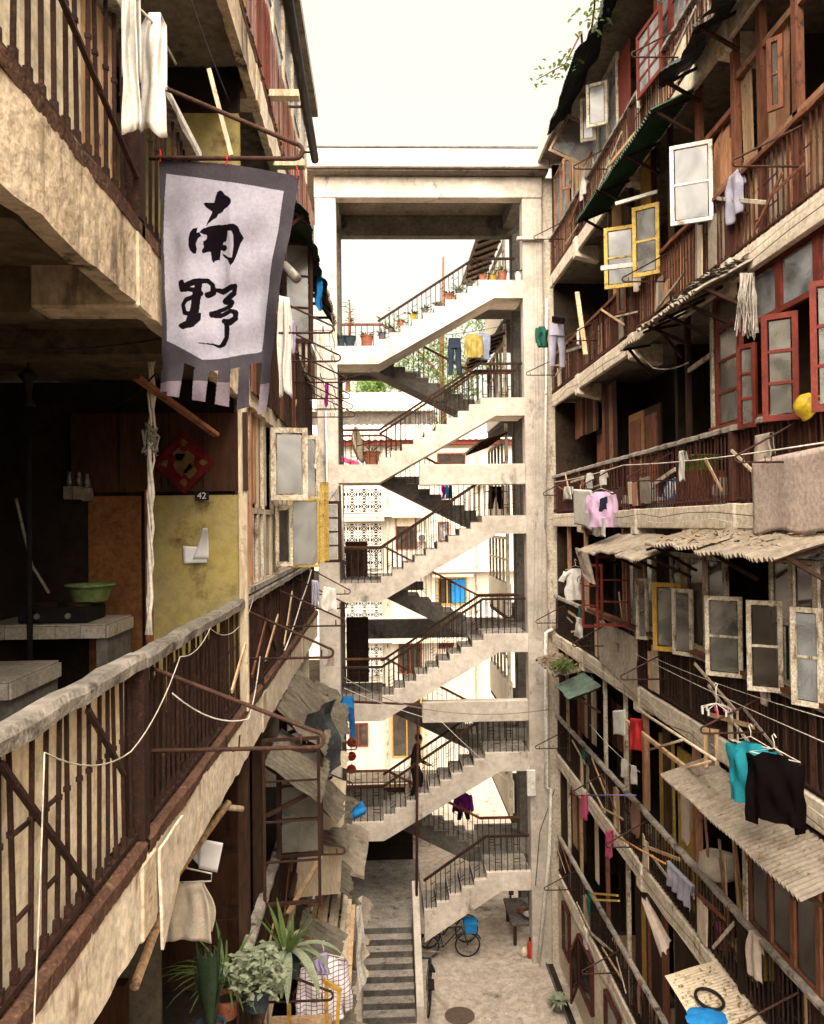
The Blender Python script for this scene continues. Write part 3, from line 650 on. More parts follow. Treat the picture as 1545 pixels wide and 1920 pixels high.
for k in (2, 1, 0, -1, -2, -3):
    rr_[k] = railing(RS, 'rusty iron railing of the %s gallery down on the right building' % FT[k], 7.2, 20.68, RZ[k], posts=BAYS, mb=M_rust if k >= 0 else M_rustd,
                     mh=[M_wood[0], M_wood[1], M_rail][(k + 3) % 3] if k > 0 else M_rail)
lr_ = {}
M_rustx = mat('near_iron', (.042, .019, .013), (.024, .012, .009), (.09, .042, .027), ns=16, bump=.5, bs=90, var=.2)
lr_[0] = railing(LS, 'near rusty railing with grey concrete handrail on the left building', 2.1, LEND - .1, LZ[0], h=.88, sp=.112, mb=M_rustx, mh=mat('near_rail', (.30, .265, .225), (.16, .14, .115), (.05, .038, .03), ns=3.2, bump=.9, bs=40, c3lo=.55, grime=.25), posts=LBAYS, hw=.10, hh=.07, wd=.0145, rr=.3,
                 brace=[(2.55, .85, 3.35, .1), (3.3, .84, 3.75, .45), (8, .8, 9, .2)])
lr_[1] = railing(LS, 'rusty upper railing of the left building above the banner bracket', 2.1, LEND - .1, LZ[1], h=.9, sp=.115, mb=M_rustx, posts=LBAYS, hw=.10, hh=.07, wd=.0155, rungs=False,
                 brace=[(2.2, .78, 4.0, .25)])
lr_[2] = railing(LS, 'boarded top railing of the left building against the sky', 5.6, LEND - .1, LZ[2], mb=M_rust, posts=LBAYS, mh=M_dwood, hw=.09, hh=.09)
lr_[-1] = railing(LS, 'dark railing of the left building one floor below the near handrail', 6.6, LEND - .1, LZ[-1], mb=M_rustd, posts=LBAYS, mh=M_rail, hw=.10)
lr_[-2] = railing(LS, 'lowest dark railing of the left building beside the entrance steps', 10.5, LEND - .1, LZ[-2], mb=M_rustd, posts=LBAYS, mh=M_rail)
# boards fixed behind the railings
cream = mat('cream_panel', (.86, .76, .56), (.78, .66, .46), (.26, .14, .06), ns=1.6, streak=.8, c3lo=.58)
boards(lr_[0], LS, 2.1, 4.0, LZ[0] + .07, LZ[0] + .84, -.09, [cream], .32, .5, th=.015)
boards(lr_[0], LS, 4.12, 7.6, LZ[0] + .07, LZ[0] + .7, -.15, [M_innerbr, M_dwood], .15, .3, gap=.35)
boards(lr_[0], LS, 7.9, LEND - .2, LZ[0] + .07, LZ[0] + .86, -.13, [M_innerbr, M_dwood, M_wood[1]], .15, .35, gap=.05)
boards(lr_[1], LS, 2.1, 3.95, LZ[1] + .07, LZ[1] + 1.9, -.10, [cream, cream, cream, M_wood[2]], .25, .5, th=.015)
boards(lr_[1], LS, 6.5, LEND - .2, LZ[1] + .02, LZ[1] + .95, -.11, [M_innerbr, M_wood[1], M_redpaint], .12, .3, gap=.05, ztop=.05)
boards(lr_[1], LS, 7.2, 12.5, LZ[1] - .25, LZ[1] + .9, .03, [M_innerbr, M_wood[1], M_innerbr], .1, .22, gap=.25, ztop=.1)
boards(lr_[2], LS, 5.7, LEND - .2, LZ[2] + .05, LZ[2] + .95, .02, [mat('mauve_board', (.30, .19, .17), (.22, .13, .115), (.5, .42, .36), ns=5, hstr=.12), M_wood[0], M_redpaint], .06, .13, gap=.02)
boards(lr_[-1], LS, 8.0, LEND - .2, LZ[-1] + .05, LZ[-1] + .9, -.12, [M_dwood, M_innerbr], .15, .3, gap=.1)
boards(rr_[2], RS, 7.2, 20.6, RZ[2] + .06, RZ[2] + .95, -.11, [M_wood[4], M_wood[2], M_wood[3], M_wood[4], M_wood[2]], .08, .16, gap=.12, ztop=.03)
boards(rr_[1], RS, 7.2, 10.6, RZ[1] + .06, RZ[1] + 1.0, -.12, [M_wood[3], M_wood[2], M_wood[4], M_wood[4]], .1, .22, gap=.05, ztop=.06)
boards(rr_[1], RS, 10.7, 13.8, RZ[1] + .06, RZ[1] + .9, -.10, [M_wood[0], M_wood[0], M_wood[3]], .10, .2, gap=.03)
boards(rr_[1], RS, 14.0, 20.6, RZ[1] + .06, RZ[1] + .8, -.14, [M_wood[2], M_wood[0], M_palef], .12, .3, gap=.55)
boards(rr_[-1], RS, 7.2, 16.9, RZ[-1] + .04, RZ[-1] + .95, -.12, [M_dwood, M_wood[1], M_innerbr], .1, .18, gap=.03)
boards(rr_[-2], RS, 7.2, 9.6, RZ[-2] + .04, RZ[-2] + .9, -.12, [M_dwood, M_innerbr], .1, .2, gap=.3)
boards(rr_[0], RS, 7.2, 10.4, RZ[0] + .04, RZ[0] + .9, -.12, [M_wood[1], M_innerbr], .1, .2, gap=.1)

# ================================================================== right building: what fills each gallery
def rect(px0, py0, px1, py1, o=0.0):
    """pixel box on the right facade -> near u, far u, bottom z, top z (taken at the near edge)"""
    pn = PR(px1, py1, o); pf = PR(px0, py0, o); return pn.y, pf.y
def glazing(par, side, u0, u1, z0, z1, n, ny, mf, mp, o=-.12, fr=.06, th=.06, skip=()):
    w_ = (u1 - u0) / n
    for i in range(n):
        if i in skip: continue
        sash(side, par, u0 + i * w_, z0, w_ - .006, z1 - z0, 0, mf, mp, 1, ny, fr=fr, th=th, o=o, name='window')
CEIL = 2.83
# top gallery: red lattice windows near, pale casements far
z = RZ[2]
glazing(rb, RS, 9.3, 12.9, z + 1.0, z + 2.75, 5, 3, M_redpaint, M_frost, o=-.16, fr=.075)
psash(RS, rb, 1242, 1196, 2, 132, 6, M_redpaint, M_frost, 2, 4, fr=.07)
boards(rb, RS, 14.2, 14.9, z + .96, z + 2.3, -.14, [M_redpaint], .3, .4)
glazing(rb, RS, 14.95, 17.0, z + 1.0, z + 2.5, 3, 1, M_palef, M_frost, o=-.15)
psash(RS, rb, 1140, 1100, 148, 232, 62, M_palef, M_frost, 1, 1); psash(RS, rb, 1118, 1088, 178, 262, 66, M_palef, M_frost, 1, 1)
boards(rb, RS, 17.1, 18.6, z + .96, z + 2.2, -.13, [M_white, M_wood[4], M_wood[2]], .2, .4, ztop=.1)
glazing(rb, RS, 19.0, 20.5, z + 1.0, z + 2.5, 2, 1, M_wood[0], M_cglass, o=-.15)
sash(RS, rb, 17.0, z + 1.25, .95, .8, 55, M_wood[2], M_frostd, 1, 1, o=.0, tilt=-35)
# second gallery
z = RZ[1]
psash(RS, rb, 1194, 1134, 418, 536, 66, M_yel, M_frost, 1, 2, fr=.06); psash(RS, rb, 1238, 1187, 376, 512, 52, M_yel, M_frost, 1, 2, fr=.06)
psash(RS, rb, 1338, 1258, 258, 412, 64, M_white, M_frost, 1, 2, fr=.05)
box('window_board', M_ochre, rb, (XR + .10, 12.9, z + .95), (XR + .14, 13.6, z + 2.7)); box('window_board', M_ochre, rb, (XR + .10, 14.7, z + .95), (XR + .14, 15.3, z + 2.7))
for u in (12.1, 12.85, 14.0, 15.38): box('post', M_dwood, rb, (XR + .05, u, z + .93), (XR + .12, u + .07, z + CEIL))
for u in (11.05, 9.9, 9.2, 8.4): box('post', M_wood[1], rb, (XR + .06, u - .05, z + .1), (XR + .15, u + .05, z + CEIL))
bar('rail', M_wood[0], rb, RS.p(7.4, z + 1.04, -.10), RS.p(11.0, z + 1.04, -.10), .08, .09); bar('rail', M_wood[1], rb, RS.p(9.9, z + 1.9, -.1), RS.p(11.0, z + 1.9, -.1), .06, .07)
bar('rail', M_wood[0], rb, RS.p(7.4, z + 2.2, -.12), RS.p(9.9, z + 2.25, -.12), .07, .08)
boards(rb, RS, 9.95, 11.0, z + 1.08, z + 1.85, -.14, [M_wood[3], M_wood[2], M_wood[3]], .16, .32, gap=.12, ztop=.25, lean=.12)
boards(rb, RS, 8.4, 9.8, z + 1.08, z + 2.2, -.15, [M_wood[2], M_wood[3], M_wood[0]], .16, .34, gap=.3, ztop=.2, lean=.06)
bar('window_prop', M_white, rb, RS.p(12.5, z + 1.9, 0), RS.p(12.6, z + 1.75, .62), .05); bar('window_prop', M_white, rb, RS.p(13.1, z + .98, 0), RS.p(13.2, z + .93, .7), .055, .07)
# third gallery: open far half, red casements near
z = RZ[0]
for u in (11.55, 10.65): box('post', M_palef if u < 11 else M_dwood, rb, (XR + .06, u, z + .9), (XR + .13, u + .07, z + CEIL))
bar('lintel', M_palef, rb, RS.p(10.7, z + 2.02, -.09), RS.p(11.6, z + 1.95, -.09), .04, .06)
glazing(rb, RS, 9.85, 10.6, z + .98, z + 2.75, 1, 4, M_redpaint, M_frostd, o=-.1, fr=.07)
psash(RS, rb, 1500, 1430, 580, 786, 52, M_redpaint, M_frostd, 1, 3, fr=.06); psash(RS, rb, 1570, 1522, 520, 770, 60, M_redpaint, M_frostd, 1, 3, fr=.06)
glazing(rb, RS, 7.3, 9.7, z + 2.1, z + 2.75, 3, 1, M_redpaint, M_cglass, o=-.12, fr=.06)
bar('sill', M_redpaint, rb, RS.p(7.3, z + 1.0, -.08), RS.p(10.7, z + 1.0, -.08), .12, .06)
for (u0, u1, m) in ((14.6, 15.5, M_innerbr), (15.6, 16.5, mat('tan_door', (.36, .19, .075), (.28, .14, .055), ns=3)), (18.2, 19.0, M_innerbr)):
    d = box('gallery_door', m, rb, (5.02, u0, z + .01), (5.06, u1, z + 1.95)); box('door_panel', M_wood[1], d, (5.0, u0 + .12, z + 1.05), (5.018, u1 - .12, z + 1.8)); box('door_panel', M_wood[1], d, (5.0, u0 + .12, z + .15), (5.018, u1 - .12, z + .9))
for (u0, u1, z0, z1) in ((18.0, 20.2, 1.85, 2.75), (16.6, 17.7, .9, 2.7)): boards(rb, RS, u0, u1, z + z0, z + z1, -.5, [M_wood[1], M_innerbr], .2, .4)
# fourth gallery: long run of ochre and pale casements
z = RZ[-1]
bar('sill', M_wood[1], rb, RS.p(7.3, z + .99, -.05), RS.p(17.2, z + .99, -.05), .14, .05)
glazing(rb, RS, 13.2, 14.7, z + 1.02, z + 2.3, 3, 1, M_palef, M_frostd, o=-.1, skip=(1,))
glazing(rb, RS, 10.4, 13.1, z + 1.02, z + 2.35, 4, 1, M_palef, M_dglass, o=-.1, skip=(3,))
psash(RS, rb, 1280, 1226, 1094, 1224, 48, M_ochre, M_frostd, 1, 1, fr=.065)
box('window_board', M_ochre, rb, (XR + .09, 11.7, z + 1.02), (XR + .13, 12.0, z + 2.35))
psash(RS, rb, 1394, 1324, 1120, 1272, 52, M_palef, M_frostd, 1, 2, fr=.05); psash(RS, rb, 1470, 1402, 1128, 1300, 55, M_palef, M_dglass, 1, 2, fr=.05)
glazing(rb, RS, 7.2, 9.2, z + 1.02, z + 2.4, 4, 2, M_palef, M_dglass, o=-.1, fr=.05)
pap = mat('pasted_paper', (.30, .36, .28), (.62, .62, .52), (.08, .16, .10), ns=7, lo=.45, hi=.55, bump=0)
for i, u in enumerate((8.75, 8.25, 7.75, 7.25)): box('pasted_picture', pap, rb, RS.p(u + .05, z + 1.07, -.06), RS.p(u + .42, z + 1.66, -.062))
for i, (ph_, po_, yt_, yb_) in enumerate(((1132, 1092, 1058, 1178), (1182, 1118, 1042, 1176))):
    psash(RS, rb, ph_, po_, yt_, yb_, 60, M_redpaint, M_frostd, 1, 3, fr=.05, drop=((0, 0), (0, 1), (0, 2)))
for u in (14.8, 17.6, 19.2): box('post', M_wood[0], rb, (XR + .06, u, z + .9), (XR + .14, u + .09, z + CEIL))
boards(rb, RS, 15.0, 16.0, z + 1.0, z + CEIL, -.5, [M_wood[0], M_wood[1]], .2, .35)
for k, u0, u1 in ((-1, 7.2, 13.2), (-2, 7.2, 9.8)): boards(rb, RS, u0, u1, RZ[k] + 2.4, RZ[k] + CEIL, -.13, [M_dwood, M_frostd, M_innerbr], .4, .9)
# fifth gallery: ochre doors far, dark glazing near
z = RZ[-2]
ydoor = mat('olive_door', (.44, .31, .07), (.33, .23, .06), (.10, .06, .02), ns=3)
for (u0, u1) in ((12.0, 12.75), (13.0, 13.6)):
    d = box('gallery_door', ydoor, rb, (4.56, u0, z + .01), (4.61, u1, z + 2.3))
    for zz in (.2, .9, 1.55): box('door_panel', M_ochre, d, (4.542, u0 + .1, z + zz), (4.558, u1 - .1, z + zz + .5))
for u in (11.6, 13.9, 12.85): box('post', M_wood[0] if u != 12.85 else M_dwood, rb, (XR + .1, u, z + .9), (XR + .2, u + .1, z + CEIL))
box('post', M_palef, rb, (XR + .04, 9.85, z + .9), (XR + .13, 9.95, z + CEIL))
glazing(rb, RS, 7.2, 9.85, z + .98, z + 2.6, 5, 1, M_wood[1], M_dglass, o=-.09, fr=.045)
boards(rb, RS, 16.0, 20.5, z + .95, z + 1.9, -.7, [M_dwood, M_wood[1]], .3, .6, gap=.2)
# lowest gallery clutter walls
z = RZ[-3]
boards(rb, RS, 13.4, 15.2, z + .02, z + CEIL, -.3, [M_wood[1], M_innerbr, M_dwood], .2, .4)
boards(rb, RS, 9.0, 13.3, z + .02, z + CEIL - .4, -.35, [M_dwood, M_frostd, M_innerbr], .4, .8)

# more casements standing open along the galleries
for (ph_, po_, yt_, yb_, an_, mf_, mp_, ny_) in ((1072, 1056, 292, 352, 50, M_wood[0], M_frost, 2), (1175, 1158, 470, 585, 40, M_wood[1], M_frostd, 1), (1300, 1262, 1106, 1232, 30, M_palef, M_frostd, 1), (1216, 1194, 1085, 1200, 40, M_palef, M_frost, 1),
      (1545, 1486, 1142, 1330, 35, M_palef, M_cglass, 2), (1420, 1385, 640, 800, 30, M_redpaint, M_frostd, 3), (1470, 1440, 60, 200, 40, M_wood[1], M_dglass, 2), (1350, 1322, 1370, 1490, 50, M_wood[2], M_frostd, 1)):
    psash(RS, rb, ph_, po_, yt_, yb_, an_, mf_, mp_, 1, ny_, fr=.05)
# repair battens and patches nailed across the railings
for k in (2, 1, 0, -1, -2, -3):
    for i in range(9):
        u = 8 + 12 * random.random(); l_ = random.uniform(.5, 1.6)
        MB().bar(RS.p(u, RZ[k] + random.uniform(.1, .9), .01), RS.p(u + l_, RZ[k] + random.uniform(.1, .95), .012), random.uniform(.03, .06), .016, up=(1, 0, 0), jit=.004).build('repair_batten', pick([M_wood[4], M_wood[2], M_wood[1], M_rail, M_palef]), rr_[k])
    for i in range(4):
        u = 8 + 12 * random.random(); boards(rr_[k], RS, u, u + random.uniform(.3, .8), RZ[k] + .1, RZ[k] + random.uniform(.5, .9), .006, [M_wood[4], M_wood[2], M_ply, M_corr, M_wood[0]], .12, .3, gap=.15, ztop=.12, name='patch_board', lean=.05)
for k in (1, 0, -1):
    for i in range(5):
        u = 4.5 + 9 * random.random(); MB().bar(LS.p(u, LZ[k] + random.uniform(.1, .5), .01), LS.p(u + random.uniform(.3, 1), LZ[k] + random.uniform(.2, .8), .012), .035, .014, up=(1, 0, 0)).build('repair_batten', pick([M_wood[1], M_wood[2], M_dwood]), lr_[k])
# light timber posts and rails of the lower galleries
for k in (-2, -3):
    for u in (8.6, 15.0, 16.4, 18.6, 19.8): box('post', pick([M_palef, M_wood[2], M_wood[1]]), rb, (XR + .1, u, RZ[k] + .0), (XR + .17, u + .07, RZ[k] + CEIL))
    boards(rb, RS, 17.9, 20.3, RZ[k] + .9, RZ[k] + 2.4, -.32, [M_wood[2], M_wood[1], M_wood[4], M_dwood], .15, .35, gap=.35, ztop=.2)
    boards(rb, RS, 14.2, 15.8, RZ[k] + .5, RZ[k] + 2.2, -.3, [M_wood[0], M_ochre, M_wood[1]], .2, .4, gap=.4, ztop=.15)
# ================================================================== left building: the near hall with the yellow door
YW = 7.0
def lw(px0, py0, px1, py1, y=YW):
    a, b_ = on_y(px0, py1, y), on_y(px1, py0, y); return a.x, b_.x, a.z, b_.z
zf = LZ[0]
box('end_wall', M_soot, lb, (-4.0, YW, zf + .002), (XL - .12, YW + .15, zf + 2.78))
x0, x1, _, z1 = lw(291, 928, 449, 1250)
yd = box('yellow_door', M_yelwall, lb, (x0, YW - .04, zf + .01), (x1, YW - .003, z1))
box('door_frame', M_wood[1], yd, (x0 - .06, YW - .06, zf + .01), (x0 - .002, YW - .004, z1 + .05)); box('door_frame', M_wood[4], yd, (x1 + .002, YW - .06, zf + .01), (x1 + .07, YW - .004, z1 + 1.0))
x0, x1, _, z1 = lw(170, 930, 266, 1250)
box('brown_door', mat('russet_panel', (.17, .075, .025), (.125, .052, .018), (.07, .03, .012), ns=3), lb, (x0, YW - .035, zf + .01), (x1, YW - .003, z1))
x0, x1, z0, z1 = lw(140, 775, 462, 924)
tr = box('transom_panel', M_innerbr, lb, (x0, YW - .05, z0), (x1, YW - .003, z1))
for t_ in (.0, .28, .52, .76, .985): box('transom_batten', M_dwood, tr, (x0 + (x1 - x0) * t_, YW - .075, z0), (x0 + (x1 - x0) * t_ + .04, YW - .051, z1))
x0, x1, z0, z1 = lw(366, 922, 392, 938, YW - .05)
pl = tag(box('number_plate', mat('plate_blue', (.02, .02, .035), bump=0), None, (x0, YW - .062, z0), (x1, YW - .052, z1)), 'small dark plate numbered 42 above the yellow door', 'number plate')
def letters(txt, loc, size, m, par, rot=(R(90), 0, 0), name='lettering', shear=0):
    cu = bpy.data.curves.new(name, 'FONT'); cu.body = txt; cu.size = size; cu.align_x = 'CENTER'; cu.align_y = 'CENTER'; cu.extrude = .0008; cu.shear = shear
    o = bpy.data.objects.new(name, cu); COL.objects.link(o); bpy.context.view_layer.update()
    me = bpy.data.meshes.new_from_object(o.evaluated_get(bpy.context.evaluated_depsgraph_get())); bpy.data.objects.remove(o); me.materials.clear(); me.materials.append(m)
    return link(bpy.data.objects.new(name, me), par, Matrix.Translation(V(loc)) @ Euler(rot).to_matrix().to_4x4())
letters('42', ((x0 + x1) / 2, YW - .0645, (z0 + z1) / 2), .075, M_white, pl)
# red diamond paper on the transom
c = on_y(345, 868, YW - .09); s_ = .26
dm = tag(MB().prism([(c.x - s_, YW - .09, c.z), (c.x, YW - .09, c.z - s_), (c.x + s_, YW - .09, c.z), (c.x, YW - .09, c.z + s_)], (0, .006, 0)).build('paper_diamond', mat('red_paper', (.10, .008, .008), (.07, .006, .006), bump=0), None), 'dim red paper diamond with gold decoration above the yellow door', 'door decoration')
gold = mat('gold_print', (.14, .085, .03), (.10, .06, .02), bump=0)
def blob(cx, cz, r, n=11, j=.35): return [(cx + r * (1 + random.uniform(-j, j)) * math.cos(6.283 * i / n), YW - .0935, cz + r * (1 + random.uniform(-j, j)) * math.sin(6.283 * i / n)) for i in range(n)]
for dx, dz, r in ((0, 0, .085), (.05, -.07, .05), (-.04, .07, .045), (.16, 0, .028), (-.16, 0, .028), (0, .165, .028), (0, -.165, .028)):
    MB().prism(blob(c.x + dx, c.z + dz, r), (0, .003, 0)).build('gold_motif', gold, dm)
# notices stuck on the yellow door
def sheet(name, label, pts, m, curl=.0, n=8, cat='notice', push=(0, -1, 0)):
    p = [V(q) for q in pts]; pu = V(push)
    f = lambda u, v: (p[0].lerp(p[1], u)).lerp(p[3].lerp(p[2], u), v) + pu * (curl * (v ** 2) * (1 + .5 * u))
    return tag(solid(MB().grid(n, n, f).build(name, m, None, smooth=True), .0015), label, cat)
q = lambda px, py, y=YW - .06: on_y(px, py, y)
nt_ = sheet('paper_notice', 'lower white paper notice on the yellow door', [q(343, 1024), q(388, 1026), q(388, 1055), q(344, 1057)], M_paper)
letters('- -- ---', on_y(366, 1033, YW - .064), .05, M_black, nt_) if False else None
sheet('paper_notice', 'curling white paper notice overlapping another on the yellow door', [q(362, 1048, YW - .07), q(391, 1048, YW - .07), q(393, 990, YW - .07), q(384, 990, YW - .07)], M_paper, .06)
# tiled counters
def counter(label, x0, x1, y0, y1, zt, shelf=True):
    t = thing('tiled_counter', label, 'counter', (x0, y0, zf))
    box('slab', M_concd, t, (x0, y0, zt - .09), (x1, y1, zt)); n = max(2, int((x1 - x0) / .15)); me = shared('tile', lambda: MB().box((-.5, -.5, -.5), (.5, .5, .5)).mesh('tile', M_tile))
    for i in range(n): inst('tile', me, t, (x0 + (i + .5) * (x1 - x0) / n, y0 - .009, zt - .045), None, ((x1 - x0) / n - .006, .014, .086))
    ny = max(2, int((y1 - y0) / .15))
    for i in range(n):
        for j in range(ny): inst('tile', me, t, (x0 + (i + .5) * (x1 - x0) / n, y0 + (j + .5) * (y1 - y0) / ny, zt + .006), None, ((x1 - x0) / n - .006, (y1 - y0) / ny - .006, .01))
    for j in range(ny): inst('tile', me, t, (x1 + .008, y0 + (j + .5) * (y1 - y0) / ny, zt - .045), None, (.014, (y1 - y0) / ny - .006, .086))
    box('side_wall', M_soot, t, (x0, y0 + .06, zf), (x0 + .08, y1, zt - .092)); box('side_wall', M_concd, t, (x1 - .09, y0 + .06, zf), (x1 - .01, y1, zt - .092))
    if shelf: box('shelf', M_conct, t, (x0 + .082, y0 + .03, zt - .42), (x1 - .092, y1, zt - .36))
    return t
counter('near white tiled kitchen counter with open shelf in the dark hall', -3.3, -2.03, 4.55, 5.25, zf + .72)
counter('far tiled kitchen counter carrying the stove beside the yellow door', -2.85, -1.97, 5.95, 6.55, zf + .86, False)
g = thing('gas_stove', 'black two-burner stove on the far tiled counter', 'stove', (-2.4, 6.2, zf + .872))
box('body', M_black, g, (-2.62, 6.02, zf + .872), (-2.12, 6.4, zf + .98), bev=.01)
for x in (-2.5, -2.25): MB().lathe([(.09, 0), (.09, .02), (.07, .03)], (x, 6.2, zf + .98), 14).build('burner', M_rustd, g)
for x in (-2.48, -2.26): MB().lathe([(.02, 0), (.02, .02)], (0, 0, 0), 10).build('knob', M_steel, g, mw=Matrix.Translation((x, 6.02, zf + .925)) @ Matrix.Rotation(R(90), 4, 'X'))
def basin(label, c, r, h, m, name='plastic_basin', cat='basin'):
    o = MB().lathe([(r * .72, 0), (r, h), (r * 1.06, h + .006), (r * 1.06, h - .01), (r * .98, h - .012), (r * .70, .008), (0, .008)], c, 26, False).build(name, m, None, smooth=True); return tag(o, label, cat)
M_gbas = mat('green_plastic', (.15, .20, .07), (.12, .165, .055), bump=0, rough=.4)
basin('pale green plastic basin on the far tiled counter', (-2.18, 6.24, zf + 1.013), .17, .12, M_gbas)
tag(tube('standing_pole', M_black, None, [(-2.42, 5.75, zf), (-2.42, 5.75, zf + 2.2)], .02, 8), 'thin black vertical pole standing in front of the dark hall', 'pole')
lp = thing('hanging_lamp', 'dark hanging lamp fitting under the gallery ceiling at the left', 'lamp', (-2.35, 5.6, LZ[1] - .2))
tube('cord', M_wire, lp, [(-2.42, 5.75, LZ[1] - .2), (-2.42, 5.75, LZ[1] - .38)], .006); MB().lathe([(.03, .05), (.07, .0), (.03, -.03), (.02, -.14), (.05, -.2)], (-2.42, 5.75, LZ[1] - .40), 12).build('fitting', M_wire, lp, smooth=True)
for i, (px, py) in enumerate(((124, 925), (142, 925), (158, 928))):
    p = on_y(px, py, 6.85)
    mt = thing('electric_meter', 'dusty electric meter on the hall wall, %s of three' % ('left', 'middle', 'right')[i], 'meter', p)
    box('case', M_soff, mt, (p.x - .035, 6.87, p.z - .05), (p.x + .035, 6.97, p.z + .06), bev=.008); MB().lathe([(.025, 0), (.028, .05), (.018, .09), (.018, .12)], (p.x, 6.92, p.z + .06), 10).build('fuse', M_frostd, mt, smooth=True)
for i, (px, py) in enumerate(((285, 780), )):
    p = on_y(px, 620, 5.6); p2 = on_y(px - 5, 1190, 5.2)
    rp = MB()
    for j in range(3): rp.tube([p + V((0, 0, .1))] + [p.lerp(p2, t_ / 9) + V((.02 * math.sin(t_ * 2.1 + j * 2), .02 * math.cos(t_ * 1.7 + j), 0)) for t_ in range(1, 10)], .007 + .003 * j, 6)
    tag(rp.build('rope_bundle', M_wirew, None, smooth=True), 'twisted rope bundle hanging before the yellow door', 'rope')
    kb = MB()
    for j in range(10): kb.tube([p.lerp(p2, .38) + V((random.uniform(-.05, .05), random.uniform(-.04, .04), random.uniform(-.12, .12))) for _ in range(4)], .008, 5)
    tag(kb.build('rope_knot', M_rail, None, smooth=True), 'tangled rope knot on the bundle before the red diamond', 'rope')
tag(bar('loose_lath', M_wood[1], None, on_y(255, 707, 5.2), on_y(405, 815, 6.4), .05, .03), 'slanting wooden lath below the gallery ceiling near the banner', 'lath')
tag(tube('cable', M_wire, None, sag(on_y(-20, 652, 4.2), on_y(300, 635, 4.6), .03), .006), 'black cable running under the gallery ceiling at the left', 'cable')
tag(tube('cable', M_wire, None, sag(on_y(160, 775, 6.5), on_y(292, 700, 5.2), .08), .006), 'loose black cable drooping behind the banner fringe', 'cable')
tag(tube('hose', M_rail, None, [on_y(*p_, 6.6) for p_ in ((30, 935), (45, 1000), (60, 1060), (92, 1112))], .012), 'pale hose running down the dark hall wall', 'hose')

# -------- windows of the left building along the near gallery
z = LZ[0]
lsill = bar('sill', M_rail, lb, LS.p(7.2, z + .99, -.06), LS.p(13, z + .99, -.06), .12, .05)
boards(lb, LS, 7.15, 8.6, z + 1.75, z + 2.75, -.05, [M_wood[4], M_palef, M_wood[0]], .1, .2, ztop=.1)
for u, w_ in ((7.2, .1), (7.5, .07), (8.3, .08), (9.4, .08), (10.9, .08), (12.4, .08), (14.0, .08)): box('post', M_palef if w_ > .07 else M_wood[0], lb, (XL - .12, u, z + .98), (XL - .03, u + w_, z + CEIL - .1))
glazing(lb, LS, 7.6, 8.3, z + .98, z + 1.72, 2, 1, M_palef, M_dglass, o=-.06, fr=.05)
glazing(lb, LS, 9.5, LEND - .15, z + .98, z + 2.6, 5, 2, M_palef, M_dglass, o=-.09, fr=.06)
glazing(lb, LS, 8.4, 9.4, z + .98, z + 1.72, 2, 1, M_wood[4], M_frostd, o=-.06, fr=.05)
psash(LS, lb, 508, 578, 803, 938, 80, M_palef, M_frost, 1, 1, fr=.055); psash(LS, lb, 552, 600, 818, 938, 82, M_palef, M_frost, 1, 1, fr=.05)
psash(LS, lb, 516, 549, 948, 1062, 62, M_palef, M_dglass, 1, 1, fr=.04); psash(LS, lb, 545, 599, 935, 1064, 84, M_yel, M_frost, 1, 1, fr=.03)
psash(LS, lb, 582, 608, 912, 1056, 76, M_yel, M_frost, 1, 1, fr=.07); psash(LS, lb, 590, 617, 905, 1052, 80, M_yel, M_frostd, 1, 1, fr=.08)
psash(LS, lb, 606, 640, 940, 1055, 80, M_dwood, M_cglass, 1, 4, fr=.06)
# upper gallery: yellow wall, soot, sashes beyond the banner
z = LZ[1]
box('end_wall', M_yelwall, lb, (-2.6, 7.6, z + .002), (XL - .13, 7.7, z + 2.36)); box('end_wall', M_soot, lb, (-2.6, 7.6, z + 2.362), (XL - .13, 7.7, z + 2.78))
psash(LS, lb, 530, 588, 455, 642, 78, M_dwood, M_frost, 1, 3, fr=.045)
glazing(lb, LS, 10, LEND - .15, z + 1.0, z + 2.6, 4, 2, M_wood[1], M_dglass, o=-.09)
glazing(lb, LS, 6.6, LEND - .15, LZ[2] + 1.05, LZ[2] + 2.6, 7, 2, M_palef, M_frost, o=-.12)
cg = thing('window_cage', 'white iron window cage on the left building beside the stair pillar', 'window cage', LS.p(14.4, z + .6))
for i in range(5): bar('bar', M_white, cg, LS.p(14.4, z + .55, .02 + .085 * i), LS.p(14.4, z + 1.95, .02 + .085 * i), .014)
for i in range(6): bar('bar', M_white, cg, LS.p(14.385, z + .55 + .28 * i, .0), LS.p(14.385, z + .55 + .28 * i, .38), .014)
for i in range(6): bar('bar', M_white, cg, LS.p(13.2, z + .55 + .28 * i, .37), LS.p(14.4, z + .55 + .28 * i, .37), .014)
# props and poles on the top floor
z = LZ[2]
for u, z_, ln in ((8.6, z + .05, .33), (9.2, z - .42, .33)): box('timber_stub', M_wood[4], lb, LS.p(u, z_, -.02), LS.p(u + .12, z_ + .07, ln))
pole = tag(tube('gutter_pole', M_tarp, None, [LS.p(5.4, z + .97, .26), LS.p(12.2, z + .97, .22)], .06, 8), 'long dark gutter pole along the top of the left building', 'gutter')
for u in (8.3, 10.6, 11.9): bar('pole_bracket', M_rustd, lb, LS.p(u, z + .95, -.05), LS.p(u, z + .95, .24), .025)
